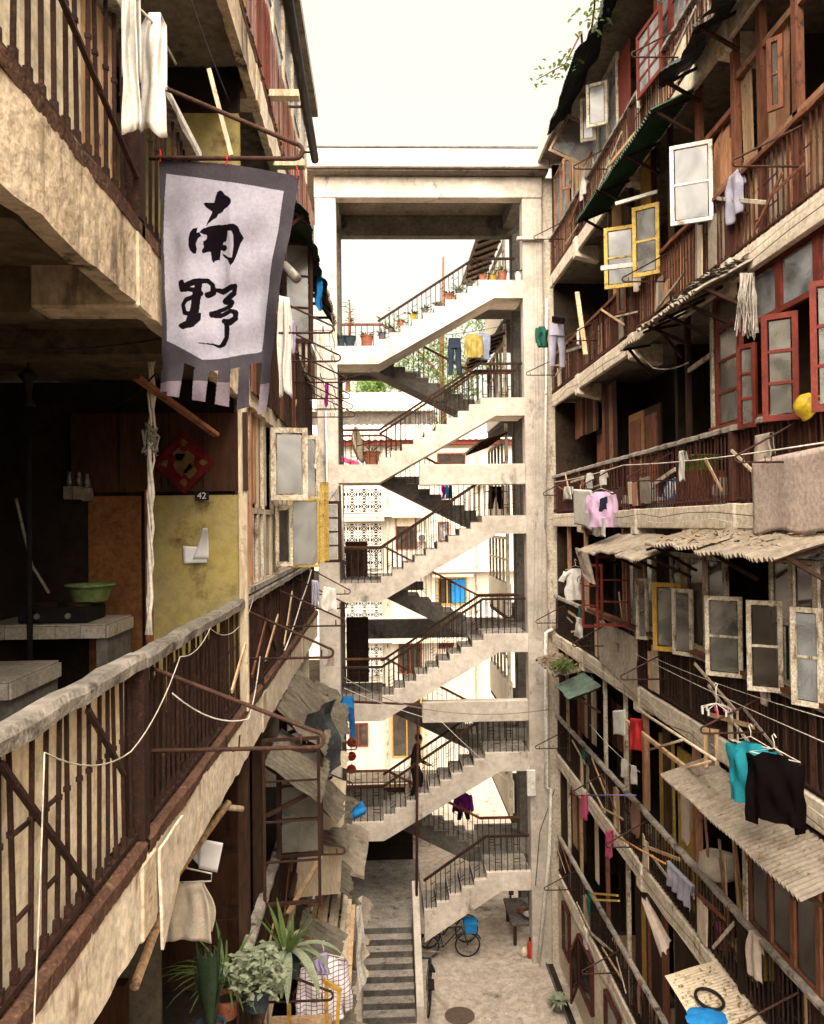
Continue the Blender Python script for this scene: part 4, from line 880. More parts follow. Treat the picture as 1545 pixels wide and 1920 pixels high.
# lower galleries
z = LZ[-1]
psash(LS, lb, 494, 603, 1380, 1700, 84, M_dwood, M_frostd, 1, 4, fr=.03, th=.03, drop=((0, 0), (0, 1), (0, 2), (0, 3)))
psash(LS, lb, 519, 607, 1400, 1610, 82, M_dwood, M_frostd, 1, 3, fr=.045); psash(LS, lb, 566, 618, 1300, 1520, 80, M_dwood, M_dglass, 1, 2, fr=.07)
d = box('gallery_door', M_dwood, lb, (-2.2, 8.2, z + .01), (-1.35, 8.25, z + 2.4))
for zz in (.2, .85, 1.5): box('door_panel', M_innerbr, d, (-2.1, 8.18, z + zz), (-1.45, 8.198, z + zz + .5))
for u in (7.3, 8.1, 10.2): box('post', M_dwood, lb, (XL - .14, u, z + .06), (XL - .05, u + .09, z + 2.75))
box('sheet_wall', M_corrd, lb, (-2.6, 6.3, z), (-1.7, 6.34, z + 2.0))
box('end_wall', M_innerbr, lb, (-2.6, 5.6, z + .002), (-1.75, 5.7, z + 1.5))

# ================================================================== drying brackets
M_rustb = mat('bracket_iron', (.07, .034, .022), (.04, .02, .014), (.12, .055, .03), ns=14, bump=.4, bs=90, var=.2)
def bracket(side, u, z, ln, h, label, r=.011, skew=0.0, hooks=1):
    t = thing('drying_bracket', label, 'drying rack', side.p(u, z, 0)); t['group'] = 'triangular drying brackets'
    P = lambda o, zz: side.p(u + skew * o, z + zz, o)
    n = 6; tip = [P(ln - .04 + .04 * math.sin(math.pi * i / n), .04 - .04 * math.cos(math.pi * i / n)) for i in range(n + 1)]
    MB().tube([P(-.03, 0)] + tip + [P(-.03, h)], r, 6).build('frame', M_rustb, t, smooth=True)
    tube('tie', M_rustb, t, [P(ln * .86, 0), P(ln * .86, h * .16)], r * .7, 5)
    for i in range(hooks):
        o = ln * (.45 + .2 * i); MB().tube([P(o - .035, .07), P(o - .03, .012), P(o, -.012), P(o + .03, .012), P(o + .035, .07)], r * .4, 5).build('hook', M_rustd, t)
    return t
OR = ['nearest', 'second', 'third', 'fourth', 'fifth', 'sixth', 'seventh', 'eighth']
bracket(LS, 4.28, on_y(430, 297, 4.28).z, .76, .40, 'rusty triangular bracket carrying the banner', .012, hooks=0)
for i, (u, ln) in enumerate(((4.25, .84), (7.1, .72), (9.3, .72), (11.2, .66), (13.5, .62))): bracket(LS, u, LZ[0] + .42, ln, .42, 'drying bracket on the near left handrail, %s from the viewer' % OR[i], .0115 if i < 2 else .011)
for i, u in enumerate((8.0, 9.4, 10.8, 12.2, 13.3, 14.3)): bracket(LS, u, LZ[1] + .42, .70, .42, 'drying bracket on the upper left railing, %s beyond the banner' % OR[i])
for i, u in enumerate((7.2, 9.6, 12, 14)): bracket(LS, u, LZ[-1] + .75 - .3 * (i == 0), .68, .36, 'drying bracket on the gallery below the near handrail, %s one' % OR[i])
for k, us in ((2, (11.5, 15.2, 19)), (1, (8.2, 12.2, 16.2, 20)), (0, (8.4, 12.1, 14.9, 18.4)), (-1, (9.2, 12.4, 15.8, 19.5)), (-2, (8.6, 13.6, 16.2, 19.6)), (-3, (12.3, 15.3, 18.8))):
    for i, u in enumerate(us): bracket(RS, u, RZ[k] + .42, .62 + .12 * random.random(), .42, 'drying bracket on the %s right gallery down, %s from the viewer' % (FT[k], OR[i]), .012)

# ================================================================== corrugated awnings and loose sheets
def corr(par, pts, m, pitch=.085, amp=.027, ragged_=0.023, bend=.0, seed=0, name='sheet', dents=.02, ridge='v'):
    """pts: four corners; ridges run from edge 0-1 to edge 3-2"""
    p = [V(q) for q in pts]; wd = ((p[1] - p[0]).length + (p[2] - p[3]).length) / 2; ln = (p[3] - p[0]).length
    nn = (p[1] - p[0]).cross(p[3] - p[0]).normalized()
    if nn.z < 0: nn = -nn
    nu = max(8, int(wd / pitch * 6)); nv = max(4, int(ln / .12))
    def f(u, v):
        e = 1 + ragged_ * nz(u * 4 + seed, seed * 1.7, 4) if ragged_ else 1
        q_ = p[0].lerp(p[1], u).lerp(p[3].lerp(p[2], u), v * e)
        return q_ + nn * (amp * math.sin(u * wd / pitch * 6.283) + bend * math.sin(math.pi * v) + dents * nz(u * 4 + seed, v * 3, seed))
    return MB().grid(nu, nv, f).build(name, m, par, smooth=True, fix=False)
def awning(label, u0, u1, z0, dz, out, m, side, n=1, struts=True, name='corrugated_awning', **kw):
    t = thing(name, label, 'awning', side.p((u0 + u1) / 2, z0, 0))
    w_ = (u1 - u0) / n
    for i in range(n):
        a = u0 + i * w_ - .03; c_ = a + w_ + .05; dd = dz + random.uniform(-.025, .025); oo = out * random.uniform(.94, 1.03)
        zz = z0 + .012 * (i % 2)
        corr(t, [side.p(a, zz, -.02), side.p(c_, zz, -.02), side.p(c_ + random.uniform(-.08, .08), zz - dd, oo), side.p(a + random.uniform(-.08, .08), zz - dd, oo)], m, seed=u0 + i * 3.1, **kw)
    if struts:
        for u in [u0 + .1 + (u1 - u0 - .2) * j / max(1, n) for j in range(n + 1)]:
            bar('strut', M_dwood, t, side.p(u, z0 - .55, -.02), side.p(u, z0 - dz * .85, out * .85), .04)
            bar('strut', M_dwood, t, side.p(u + .03, z0 - .06, -.04), side.p(u + .03, z0 - dz - .035, out * .95), .035)
    return t
def litter(label, fn, n, size=.06, m=None, name='leaf_litter'):
    b = MB()
    for i in range(n):
        q_ = fn(random.random(), random.random()); a = random.uniform(0, 6.28); s_ = size * random.uniform(.3, 1); t1 = V((math.cos(a), math.sin(a), random.uniform(-.4, .4))) * s_; t2 = V((-math.sin(a), math.cos(a), random.uniform(-.4, .4))) * s_ * .5
        b.add([q_ - t1, q_ + t2, q_ + t1 + V((0, 0, s_ * .3)), q_ - t2], [(0, 1, 2, 3)])
    o = b.build(name, m or M_dead, None, fix=False); o['kind'] = 'stuff'; o['label'] = label; o['category'] = 'litter'; return o
awning('dark green awning sheet under the top right gallery', 11.0, 15.2, RZ[2] - .30, .28, .62, M_green, RS, 3, ragged_=0.013)
awning('torn grey tarpaulin awning at the upper right corner', 8.3, 10.9, RZ[2] - .02, .32, .55, M_tarp, RS, 2, amp=.004, dents=.12, ragged_=0.135)
awning('rusty ragged awning over the red casements on the right', 9.3, 11.4, RZ[1] - .18, .34, .66, M_corr, RS, 3, ragged_=0.135, dents=.03)
awning('short flat metal awning at the far side of the red casements', 11.5, 13.1, RZ[1] - .30, .10, .42, M_corr, RS, 1, ragged_=0.113)
awning('long bent corrugated awning under the third right gallery', 11.3, 14.9, RZ[0] - .42, .28, .75, M_corr, RS, 3, ragged_=0.036, dents=.03)
awning('leaf-covered corrugated awning above the pale casements on the right', 7.4, 11.3, RZ[0] - .32, .22, .70, M_corr, RS, 2, ragged_=0.113, dents=.03)
corr(thing('hanging_sheet', 'corrugated sheet hanging from the end of the long bent awning', 'metal sheet', RS.p(14.8, RZ[0] - .7, .6)), [RS.p(14.2, RZ[0] - .72, .75), RS.p(15.3, RZ[0] - .66, .68), RS.p(14.5, RZ[0] - 1.15, .72), RS.p(13.9, RZ[0] - 1.25, .7)], M_corr, ragged_=0.045)
awning('big corrugated awning below the teal and black shirts', 7.3, 10.9, RZ[-1] - .36, .24, .64, M_corr, RS, 1, ragged_=0.027, dents=.02)
awning('small green corrugated awning high over the fifth right gallery', 16.3, 17.7, RZ[-1] - .45, .25, .6, mat('teal_sheet', (.12, .17, .13), (.08, .11, .085), (.2, .15, .1), ns=4), RS, 1, ragged_=0.068)
awning('broken grey awning with weeds near the right pillar', 17.9, 20.2, RZ[-1] - .42, .12, .6, M_corr, RS, 2, ragged_=0.135, dents=.08)
corr(thing('railing_sheet', 'corrugated sheet tied outside the fourth right railing', 'metal sheet', RS.p(15, RZ[-1] + .3, .03)), [RS.p(13.7, RZ[-1] + .86, .04), RS.p(16.1, RZ[-1] + .88, .04), RS.p(16.1, RZ[-1] + .1, .05), RS.p(13.7, RZ[-1] - .12, .06)], M_corr, pitch=.085, amp=.018, ragged_=0.013)
fb = thing('flat_canopy', 'pale flat canopy littered with dirt at the lower right', 'canopy', RS.p(9.5, RZ[-2] - .4, 0))
pp = [PR(1345, 1815, .0), PR(1545, 1985, .0)]
corr(fb, [RS.p(7.2, RZ[-2] + .06, .012), RS.p(10.75, RZ[-2] + .05, .012), RS.p(10.6, RZ[-2] - .05, .72), RS.p(7.2, RZ[-2] - .06, .74)], M_ply, amp=.005, ragged_=0.000, pitch=.06, name='sheet')
for u in (8.2, 10.4): bar('strut', M_dwood, fb, RS.p(u, RZ[-2] - .6, -.02), RS.p(u, RZ[-2] - .09, .65), .05)
litter('brown leaves and dirt lying on the leaf-covered awning', lambda u, v: RS.p(7.6 + 3.6 * u, RZ[0] - .30 - .16 * v + .02, .66 * v), 260, .045)
litter('leaves and splinters on the big awning below the shirts', lambda u, v: RS.p(7.5 + 3.2 * u, RZ[-1] - .335 - .22 * v, .58 * v), 260, .03)
litter('dirt and leaves on the flat canopy at lower right', lambda u, v: RS.p(7.4 + 3.2 * u, RZ[-2] + .075 - .10 * v, .7 * v), 300, .035)
litter('rubbish heap on the broken awning near the right pillar', lambda u, v: RS.p(18 + 2 * u, RZ[-1] - .40 - .1 * v + .06 * random.random(), .55 * v), 500, .06)
litter('debris on the ragged awning over the red casements', lambda u, v: RS.p(9.3 + 1.2 * u, RZ[1] - .16 - .3 * v + .08 * random.random(), .6 * v), 500, .09, M_rail)
# top right corner sheets on the far end
corr(thing('roof_tarpaulin', 'black sheet hanging over the top far windows on the right', 'tarpaulin', RS.p(16, RZ[2] + 2.6, .3)), [RS.p(14.3, RZ[2] + 2.85, .1), RS.p(17.6, RZ[2] + 2.7, .1), RS.p(17.2, RZ[2] + 2.0, .72), RS.p(14.6, RZ[2] + 2.3, .72)], M_tarp, amp=.012, dents=.15, ragged_=0.158)
corr(thing('roof_tarpaulin', 'crumpled dark sheet hanging under the roof above the red lattice', 'tarpaulin', RS.p(13.4, RZ[2] + 2.7, .3)), [RS.p(12.9, RZ[2] + 2.95, .1), RS.p(14.4, RZ[2] + 2.9, .1), RS.p(14.3, RZ[2] + 2.2, .55), RS.p(13.0, RZ[2] + 2.45, .55)], M_tarp, amp=.01, dents=.2, ragged_=0.135)
# left side sheets
awning('dark bent corrugated awning under the near left gallery', 9.0, 11.2, LZ[0] - .42, .5, .50, M_corrd, LS, 2, pitch=.13, amp=.032, ragged_=0.045, dents=.06)
awning('lower corrugated awning beneath the near left gallery', 8.1, 9.4, LZ[0] - .75, .38, .52, M_corrd, LS, 1, pitch=.13, amp=.032, ragged_=0.068, dents=.03)
awning('grey corrugated awning on the upper left wall beside the banner', 12.2, 14.2, LZ[1] + 2.65, .65, .40, M_corr, LS, 2, ragged_=0.068, dents=.04)
awning('dark green canopy at the banner edge on the left wall', 8.8, 11.8, LZ[1] + 2.2, .35, .42, M_green, LS, 2, amp=.005, dents=.08, ragged_=0.090)
def panel(label, pts, m, th=.012, cat='board', name='plywood_sheet', dents=.03, seed=0):
    p = [V(q_) for q_ in pts]; nn = (p[1] - p[0]).cross(p[3] - p[0]).normalized()
    o = MB().grid(10, 10, lambda u, v: p[0].lerp(p[1], u).lerp(p[3].lerp(p[2], u), v) + nn * dents * nz(u * 2.2 + seed, v * 2.2, seed)).build(name, m, None, smooth=False)
    return tag(solid(o, th), label, cat)
panel('big pale plywood sheet with a red mark fixed to the left wall', [LS.p(11.6, 7.55, .05), LS.p(11.8, 7.45, .60), LS.p(11.6, 5.95, .50), LS.p(10.6, 6.35, -.02)], M_ply, seed=1)
cb = thing('plank_canopy', 'worn canopy of splintered planks jutting over the steps at lower left', 'canopy', LS.p(11.5, 5.6, .3))
for i in range(9):
    o_ = .03 + i * .078; zz = 5.72 - i * .055 + random.uniform(-.02, .03); u0_, u1_ = 10.1 + random.uniform(-.3, .3), 13.1 + random.uniform(-.5, .5)
    MB().bar(LS.p(u0_, zz - .12, o_), LS.p(u1_, zz, o_ + random.uniform(-.03, .05)), .074, .02, jit=.006).build('plank', pick([M_wood[4], M_ply, M_wood[2], M_rail]), cb)
for u in (10.6, 12.6): bar('strut', M_dwood, cb, LS.p(u, 5.1, .0), LS.p(u, 5.28, .6), .045)
panel('grey flat canopy sheet beyond the worn board at lower left', [LS.p(12.8, 5.95, .02), LS.p(15.6, 5.75, .02), LS.p(15.4, 5.4, .85), LS.p(13.2, 5.45, .8)], M_corr, dents=.08, seed=7)
panel('second weathered board hanging below the worn canopy at lower left', [LS.p(10.0, 5.2, .45), LS.p(11.5, 5.2, .62), LS.p(11.5, 4.3, .55), LS.p(10.1, 4.4, .4)], M_ply, dents=.03, seed=9)
panel('tan board below the checked shirt at lower left', [LS.p(8.9, 5.6, .3), LS.p(9.8, 5.6, .58), LS.p(9.8, 4.7, .58), LS.p(8.9, 4.6, .3)], M_wood[2], seed=3)
panel('torn white poster sheet hanging among the lower left canopies', [LS.p(12.6, 5.3, .70), LS.p(13.0, 5.3, .78), LS.p(13.0, 4.0, .80), LS.p(12.6, 4.0, .72)], M_white, .004, 'poster', 'torn_poster', .1, 5)
panel('blue tarpaulin corner beside the plywood sheet at lower left', [LS.p(14.2, 6.2, .2), LS.p(15.0, 6.1, .75), LS.p(15.0, 5.85, .8), LS.p(14.2, 5.9, .3)], C_bright, .004, 'tarpaulin', 'blue_tarpaulin', .1, 6)
panel('peeled plaster flap hanging off the near left gallery edge', [LS.p(4.18, LZ[0] - .05, .02), LS.p(4.66, LZ[0] - .05, .02), LS.p(4.55, LZ[0] - .36, .022), LS.p(4.2, LZ[0] - .56, .026)], M_plas, .015, 'plaster', 'plaster_flap', .006, 2)
panel('dark rag of tarpaulin draped over the left corrugated awnings', [LS.p(9.2, 9.0, .3), LS.p(10.2, 8.95, .55), LS.p(10.0, 8.2, .6), LS.p(9.3, 8.1, .35)], M_tarp, .006, 'tarpaulin', 'tarpaulin_rag', .15, 8)

# jumble of sheets stacked down the left wall
lt = thing('patched_lean_to', 'jumble of patched sheets and boards stacked below the near left gallery', 'lean-to', LS.p(11.5, 4, .3))
for i, (u, z_, o_, w_, l_, tl, m) in enumerate(((11.2, 8.6, .05, 1.3, .50, .35, M_corrd), (12.6, 8.5, .04, 1.4, .46, .25, M_corrd), (10.4, 7.9, .06, 1.0, .46, .5, M_corrd), (12.9, 7.5, .05, 1.2, .5, .3, M_ply), (10.9, 7.0, .08, 1.4, .52, .28, M_corrd), (13.3, 6.5, .05, 1.2, .6, .25, M_corrd),
      (11.6, 6.3, .05, 1.2, .55, .4, M_corrd), (9.6, 6.15, .10, 1.1, .5, .3, M_corrd), (13.0, 4.75, .05, 1.5, .75, .25, M_corr), (11.0, 4.6, .05, 1.6, .7, .3, M_corrd), (13.6, 4.0, .05, 1.1, .8, .2, M_ply), (9.3, 5.2, .1, 1.2, .55, .35, M_corrd), (12.0, 3.3, .05, 1.6, .75, .3, M_corr))):
    j = lambda a=.08: random.uniform(-a, a)
    corr(lt, [LS.p(u, z_ + j(), o_ - .03), LS.p(u + w_, z_ + j(), o_ - .03), LS.p(u + w_ + j(.2), z_ - tl + j(), o_ + l_ + j()), LS.p(u + j(.2), z_ - tl + j(), o_ + l_ + j())], m, ragged_=.15, dents=.07, seed=i * 2.3, pitch=.13, amp=.03 if m is not M_ply else .003)
for i in range(16):
    u = random.uniform(8.6, 14.2); z_ = random.uniform(3.2, 8.6)
    bar('batten', pick([M_wood[1], M_dwood, M_wood[4], M_wood[2]]), lt, LS.p(u, z_, .02), LS.p(u + random.uniform(-.5, .9), z_ + random.uniform(-.9, .5), random.uniform(.1, .5)), random.uniform(.03, .07), .025)
for i in range(5):
    u = 9.0 + i * 1.2; boards(lt, LS, u, u + .9, 3.0 + .5 * (i % 3), 4.6 + .6 * (i % 2), .02 + .04 * i % .3, [M_wood[1], M_ply, M_wood[2], M_corrd, M_rail], .12, .3, gap=.25, ztop=.2, lean=.08)
# ================================================================== the banner
def inside(poly, x, y):
    r = False; n = len(poly); j = n - 1
    for i in range(n):
        xi, yi = poly[i]; xj, yj = poly[j]
        if (yi > y) != (yj > y) and x < (xj - xi) * (y - yi) / (yj - yi) + xi: r = not r
        j = i
    return r
def near_stroke(st, x, y):
    for (x0, y0, w0), (x1, y1, w1) in zip(st[:-1], st[1:]):
        dx, dy = x1 - x0, y1 - y0; t = max(0, min(1, ((x - x0) * dx + (y - y0) * dy) / (dx * dx + dy * dy + 1e-9)))
        w_ = w0 + (w1 - w0) * t
        if (x - x0 - dx * t) ** 2 + (y - y0 - dy * t) ** 2 < (w_ * (1 + .10 * nz(x * .05, y * .05, 1))) ** 2: return True
    return False
INK_POLY = [
 [(358,355),(375,345),(440,345),(452,300),(465,270),(485,258),(505,268),(520,290),(550,310),(572,335),(570,360),(550,385),(520,400),(500,425),(470,435),(460,460),(430,475),(400,500),(378,525),(390,490),(415,440),(425,415),(405,400),(380,385)],
 [(262,575),(285,548),(318,540),(312,580),(330,575),(345,600),(320,625),(305,665),(312,700),(305,735),(285,738),(262,712),(250,680),(252,620)],
 [(330,575),(355,545),(400,525),(470,515),(540,520),(595,518),(625,540),(645,585),(667,620),(640,665),(625,710),(605,770),(590,800),(565,825),(550,800),(540,775),(505,745),(493,715),(520,735),(550,760),(575,765),(585,700),(588,600),(575,570),(545,565),(540,600),(530,635),(505,640),(500,655),(530,665),(535,690),(510,708),(485,690),(478,730),(475,765),(440,770),(425,790),(410,760),(408,705),(385,710),(350,728),(345,705),(360,680),(355,640),(385,615),(385,590),(350,585)]]
INK_STROKE = [
 [(200,960,24),(212,1008,26),(240,1015,22)], [(235,990,24),(320,950,22),(390,935,18),(425,965,17),(428,1020,20),(390,1042,22)], [(240,1012,18),(300,1022,18),(340,1037,22)],
 [(330,965,22),(320,1030,28),(310,1100,30),(300,1180,32),(275,1250,34)], [(300,1072,18),(240,1092,17),(215,1130,15),(230,1192,17),(290,1202,18)],
 [(338,1190,8),(330,1240,15),(280,1275,32),(220,1290,28),(198,1285,16)], [(440,995,14),(500,1008,22),(560,988,22),(598,978,18)],
 [(598,985,15),(588,1030,19),(545,1062,25),(520,1080,26),(570,1097,22),(560,1125,17),(490,1147,17),(420,1182,24)], [(420,1187,22),(480,1192,18),(560,1162,18),(602,1172,18),(598,1220,22),(560,1248,25),(510,1235,20)],
 [(530,1240,22),(535,1300,21),(530,1360,19),(505,1408,19),(475,1428,12),(430,1415,7),(390,1415,5)], [(335,1418,4),(375,1418,5)]]
WHITE_P = [(80,130),(965,262),(925,560),(860,900),(830,1150),(785,1450),(540,1510),(360,1540),(90,1395),(60,900),(50,500)]
OUT_P = [(28,30),(540,62),(1085,150),(1010,640),(940,1000),(885,1450),(860,1640),(45,1640),(40,1000),(35,500)]
STRIPS = [([(25,1600),(105,1600),(98,1782),(18,1770)],0), ([(105,1500),(230,1560),(190,1826),(95,1812)],0), ([(305,1600),(412,1610),(382,1856),(285,1842)],0), ([(472,1600),(565,1590),(545,1882),(448,1868)],0),
          ([(625,1580),(702,1560),(690,1880),(600,1905)],1), ([(785,1530),(880,1470),(830,1925),(758,1935)],0)]
GAPS = [[(230,1565),(308,1600),(290,1660),(208,1660)], [(410,1625),(475,1612),(470,1660),(400,1660)], [(562,1600),(632,1580),(622,1660),(552,1660)], [(702,1550),(790,1535),(786,1660),(692,1660)]]
def banner_class(x, y):
    for pz, dk in STRIPS:
        if y > 1600 and inside(pz, x, y): return 3 if (y > 1700 and not dk) else 0
    if not inside(OUT_P, x, y): return None
    if y > 1540 and any(inside(g_, x, y) for g_ in GAPS): return None
    if y > 1640: return None
    if inside(WHITE_P, x, y):
        if 230 < x < 700 and 240 < y < 1460 or 160 < x < 700 and 900 < y < 1460:
            if any(inside(p_, x, y) for p_ in INK_POLY) or any(near_stroke(s_, x, y) for s_ in INK_STROKE): return 2
        return 1
    return 0
YBN = 4.28
def bfold(x, y):
    a = x / 1120.0; b_ = y / 1920.0
    return .012 + min(1, b_ * 3) * (.022 * math.sin(a * 17 + b_ * 3) * (.4 + b_) + .022 * math.sin(a * 7 - b_ * 5 + 1) + .008 * math.sin(b_ * 31 + a * 6) + .02 * b_ * math.sin(a * 4 + 2) + .05 * b_ * a - .006 * math.exp(-((a - .5) / .02) ** 2) + .006 * nz(a * 12, b_ * 8, 3) + .045 * math.sin(a * 11 + 2.2 * b_) * b_ + .02 * math.sin(a * 23 - 3 * b_) * b_)
banner = thing('cloth_banner', 'grey and white cloth banner with two black brush characters and fringe', 'banner', on_y(420, 300, YBN))
NU, NV = 330, 560
vid = {}; vs = []; fs = []; mi = []
def bv(i, j):
    if (i, j) not in vid:
        x, y = i * 1120 / NU, j * 1960 / NV; p_ = on_y(290 + x / 4, 290 + y / 4, YBN); vid[(i, j)] = len(vs); vs.append((p_.x, YBN + bfold(x, y), p_.z))
    return vid[(i, j)]
for j in range(NV):
    for i in range(NU):
        c_ = banner_class((i + .5) * 1120 / NU, (j + .5) * 1960 / NV)
        if c_ is None: continue
        fs.append((bv(i, j), bv(i + 1, j), bv(i + 1, j + 1), bv(i, j + 1))); mi.append(c_)
me = bpy.data.meshes.new('banner_cloth'); me.from_pydata(vs, [], fs)
for m in (cloth('banner_grey', (.060, .052, .062), trans=.2), cloth('banner_white', (.36, .345, .40), (.31, .295, .35), trans=.2), cloth('banner_ink', (.006, .004, .006)), cloth('banner_mauve', (.20, .165, .19), trans=.25)): me.materials.append(m)
for p_, m in zip(me.polygons, mi): p_.material_index = m; p_.use_smooth = True
link(bpy.data.objects.new('printed_cloth', me), banner)
for px, py in ((300, 296), (424, 303), (556, 327)):
    p_ = on_y(px, py, YBN); MB().tube([p_ + V((.0, 0, .04)), p_ + V((.008, -.012, .01)), p_ + V((0, 0, -.02))], .004, 5).build('tie', C_redc, banner)

# ================================================================== clothes and cloths
def tubeshape(b, rings, n=16):                      # rings: (centre, half width vector, half depth vector)
    s0 = len(b.v)
    for c_, a, d in rings:
        for k in range(n):
            t = 6.2832 * k / n; b.v.append(tuple(c_ + a * math.cos(t) + d * math.sin(t)))
    for i in range(len(rings) - 1):
        for k in range(n): k2 = (k + 1) % n; b.f.append((s0 + i * n + k, s0 + i * n + k2, s0 + (i + 1) * n + k2, s0 + (i + 1) * n + k))
def hanger(par, c, dx, w_, m=None):
    m = m or M_wirew; c = V(c); up = V((0, 0, 1))
    MB().tube([c + up * .16 + dx * .02, c + up * .19, c + up * .17 - dx * .02, c + up * .11, c + up * .06, c - dx * w_ * .48 - up * .02, c + dx * w_ * .48 - up * .02, c + up * .06], .005, 5).build('hanger', m, par)
def shirt(label, m, top, dx, w_, ln, sl=.6, name='shirt', hang=None, cat='shirt', spread=.25, seed=1, extra=None):
    top = V(top); dx = V(dx).normalized(); dz = V((0, 0, 1)); dy = dx.cross(dz)
    t = thing(name, label, cat, top - dz * ln); b = MB(); rings = []; n = 22
    for i in range(n):
        v = i / (n - 1)
        hw = w_ * (.22 if i == 0 else .46 - .07 * math.exp(-((v - .06) / .05) ** 2) + .03 * v + .02 * math.sin(v * 9 + seed))
        dp = .025 + .05 * min(1, v * 4) * (1 + .4 * nz(v * 3, seed, 2))
        zz = top - dz * (0 if i == 0 else .03 + (ln - .03) * (v ** 1.0))
        rings.append((zz + dx * (.02 * nz(v * 2, seed)), dx * hw, dy * dp))
    tubeshape(b, rings, 40)
    if sl > 0:
        for s_ in (-1, 1):
            sh = top + dx * s_ * w_ * .40 - dz * .07; rs = []
            for i in range(8):
                v = i / 7; q_ = sh + dx * s_ * (spread * w_ * .8 * math.sin(v * 1.3)) - dz * (sl * v) + dy * .02 * math.sin(v * 5 + seed + s_)
                rs.append((q_, (dx * .9 + dz * .3 * s_).normalized() * (.085 - .035 * v) * (w_ / .5), dy * (.05 - .02 * v)))
            tubeshape(b, rs, 10)
    for i, q_ in enumerate(b.v):
        p_ = V(q_); f_ = .02 * math.sin((p_ - top).dot(dx) * 40 + 3 * nz(p_.z * 3, seed)) * min(1, max(0, (top.z - p_.z) * 4)); f_ += .035 * nz((p_ - top).dot(dx) * 8 + seed, p_.z * 3.5, seed) + .014 * math.sin((p_ - top).dot(dx) * 22 + p_.z * 17 + seed); b.v[i] = tuple(p_ + dy * f_ + dx * .02 * nz(p_.z * 5, seed, (p_ - top).dot(dx) * 4))
    o = b.build('cloth', m, t, smooth=True); hanger(t, top, dx, w_, hang)
    if extra: extra(t, top, dx, dy)
    return t
def trousers(label, m, top, dx, w_, ln, name='trousers', seed=1, split=.28):
    top = V(top); dx = V(dx).normalized(); dz = V((0, 0, 1)); dy = dx.cross(dz); t = thing(name, label, 'trousers', top - dz * ln); b = MB()
    rings = [(top - dz * (ln * split * i / 4), dx * w_ * (.42 + .06 * i / 4), dy * (.035 + .015 * i)) for i in range(5)]; tubeshape(b, rings, 16)
    for s_ in (-1, 1):
        rs = []
        for i in range(9):
            v = i / 8; q_ = top - dz * (ln * (split - .04) + ln * (1 - split + .04) * v) + dx * s_ * w_ * (.23 + .10 * v + .02 * math.sin(v * 6 + seed)) + dy * .015 * math.sin(v * 7 + s_ + seed)
            rs.append((q_, dx * w_ * (.24 - .08 * v), dy * (.06 - .02 * v)))
        tubeshape(b, rs, 12)
    b.build('cloth', m, t, smooth=True); return t
def towel(label, m, p0, p1, dropf, dropb, out, name='towel', cat='towel', folds=6, amp=.02, seed=1, taper=0.0, par=None):
    """cloth laid over the line p0-p1; out = direction of the front fall"""
    p0 = V(p0); p1 = V(p1); out = V(out).normalized(); L_ = (p1 - p0).length; mid = (p0 + p1) / 2
    tot = dropf + dropb
    def f(u, v):
        s_ = v * tot; base = p0.lerp(p1, u)
        if taper: base = mid.lerp(base, 1 - taper * (1 - abs(s_ - dropb) / max(dropf, .01)) if s_ > dropb else 1)
        fo = amp * math.sin(u * folds * 6.28 / 2 + seed + 1.6 * nz(u * 2.2, v * 2.5, seed) + v * 1.2) * min(1, abs(s_ - dropb) / .15)
        if L_ < .5 and amp < .05 and not taper:
            pinch = math.exp(-(abs(s_ - dropb) / .12) ** 2); base = mid + (base - mid) * (1.12 - .34 * pinch + .16 * nz(v * 3, seed * 1.7, 4)) + (p1 - p0).normalized() * .03 * nz(v * 2.3, seed, 9)
        if s_ < dropb: return base + out * (-.02 + fo) - V((0, 0, dropb - s_))
        return base + out * (.025 + fo) - V((0, 0, (s_ - dropb) * (1 + .10 * nz(u * 2.3, seed, 2) + .04 * math.sin(u * 5 + seed)))) + (p1 - p0).normalized() * .02 * nz(v * 4, u * 2, seed)
    o = MB().grid(26, 26, f).build(name, m, par, smooth=True); solid(o, .006)
    return tag(o, label, cat) if par is None else o
X_, Y_ = V((1, 0, 0)), V((0, 1, 0))
# two white towels on the line in the top left corner
for i, (px0, px1, y0, y1, lb_, Yd, tp_) in enumerate(((228, 262, -25, 250, 'left of the two white towels hanging above the banner', 3.5, .6), (262, 312, 30, 255, 'right of the two white towels hanging above the banner', 3.75, .5))):
    a, c_ = on_y(px0, y0, Yd), on_y(px1, y0, Yd); d_ = a.z - on_y(px0, y1, Yd).z
    towel(lb_, C_white, a, c_, d_, d_ * .62, (.2, -1, 0), taper=tp_, folds=1.6, amp=.03, seed=i * 3 + 1)
tag(tube('clothes_line', M_wirew, None, [on_y(225, -30, 3.5), on_y(245, 0, 3.52), on_y(290, 45, 3.74), on_y(330, 120, 3.9)], .006), 'twisted white line holding the two towels at the upper left', 'line')
tag(bar('slanting_pole', M_white, None, on_y(305, 165, 4.6), on_y(372, 292, 5.4), .045), 'white pole leaning behind the railing near the towels', 'pole')
tag(bar('prop_stick', M_wood[4], None, on_y(392, 130, 5.0), on_y(434, 292, 5.0), .025), 'thin wooden stick standing on the banner bracket', 'stick')
tag(tube('cable', M_wire, None, sag(on_y(355, -10, 5), on_y(430, 190, 5.1), .02), .003), 'thin wire dropping from the upper left slab to the stick', 'cable')
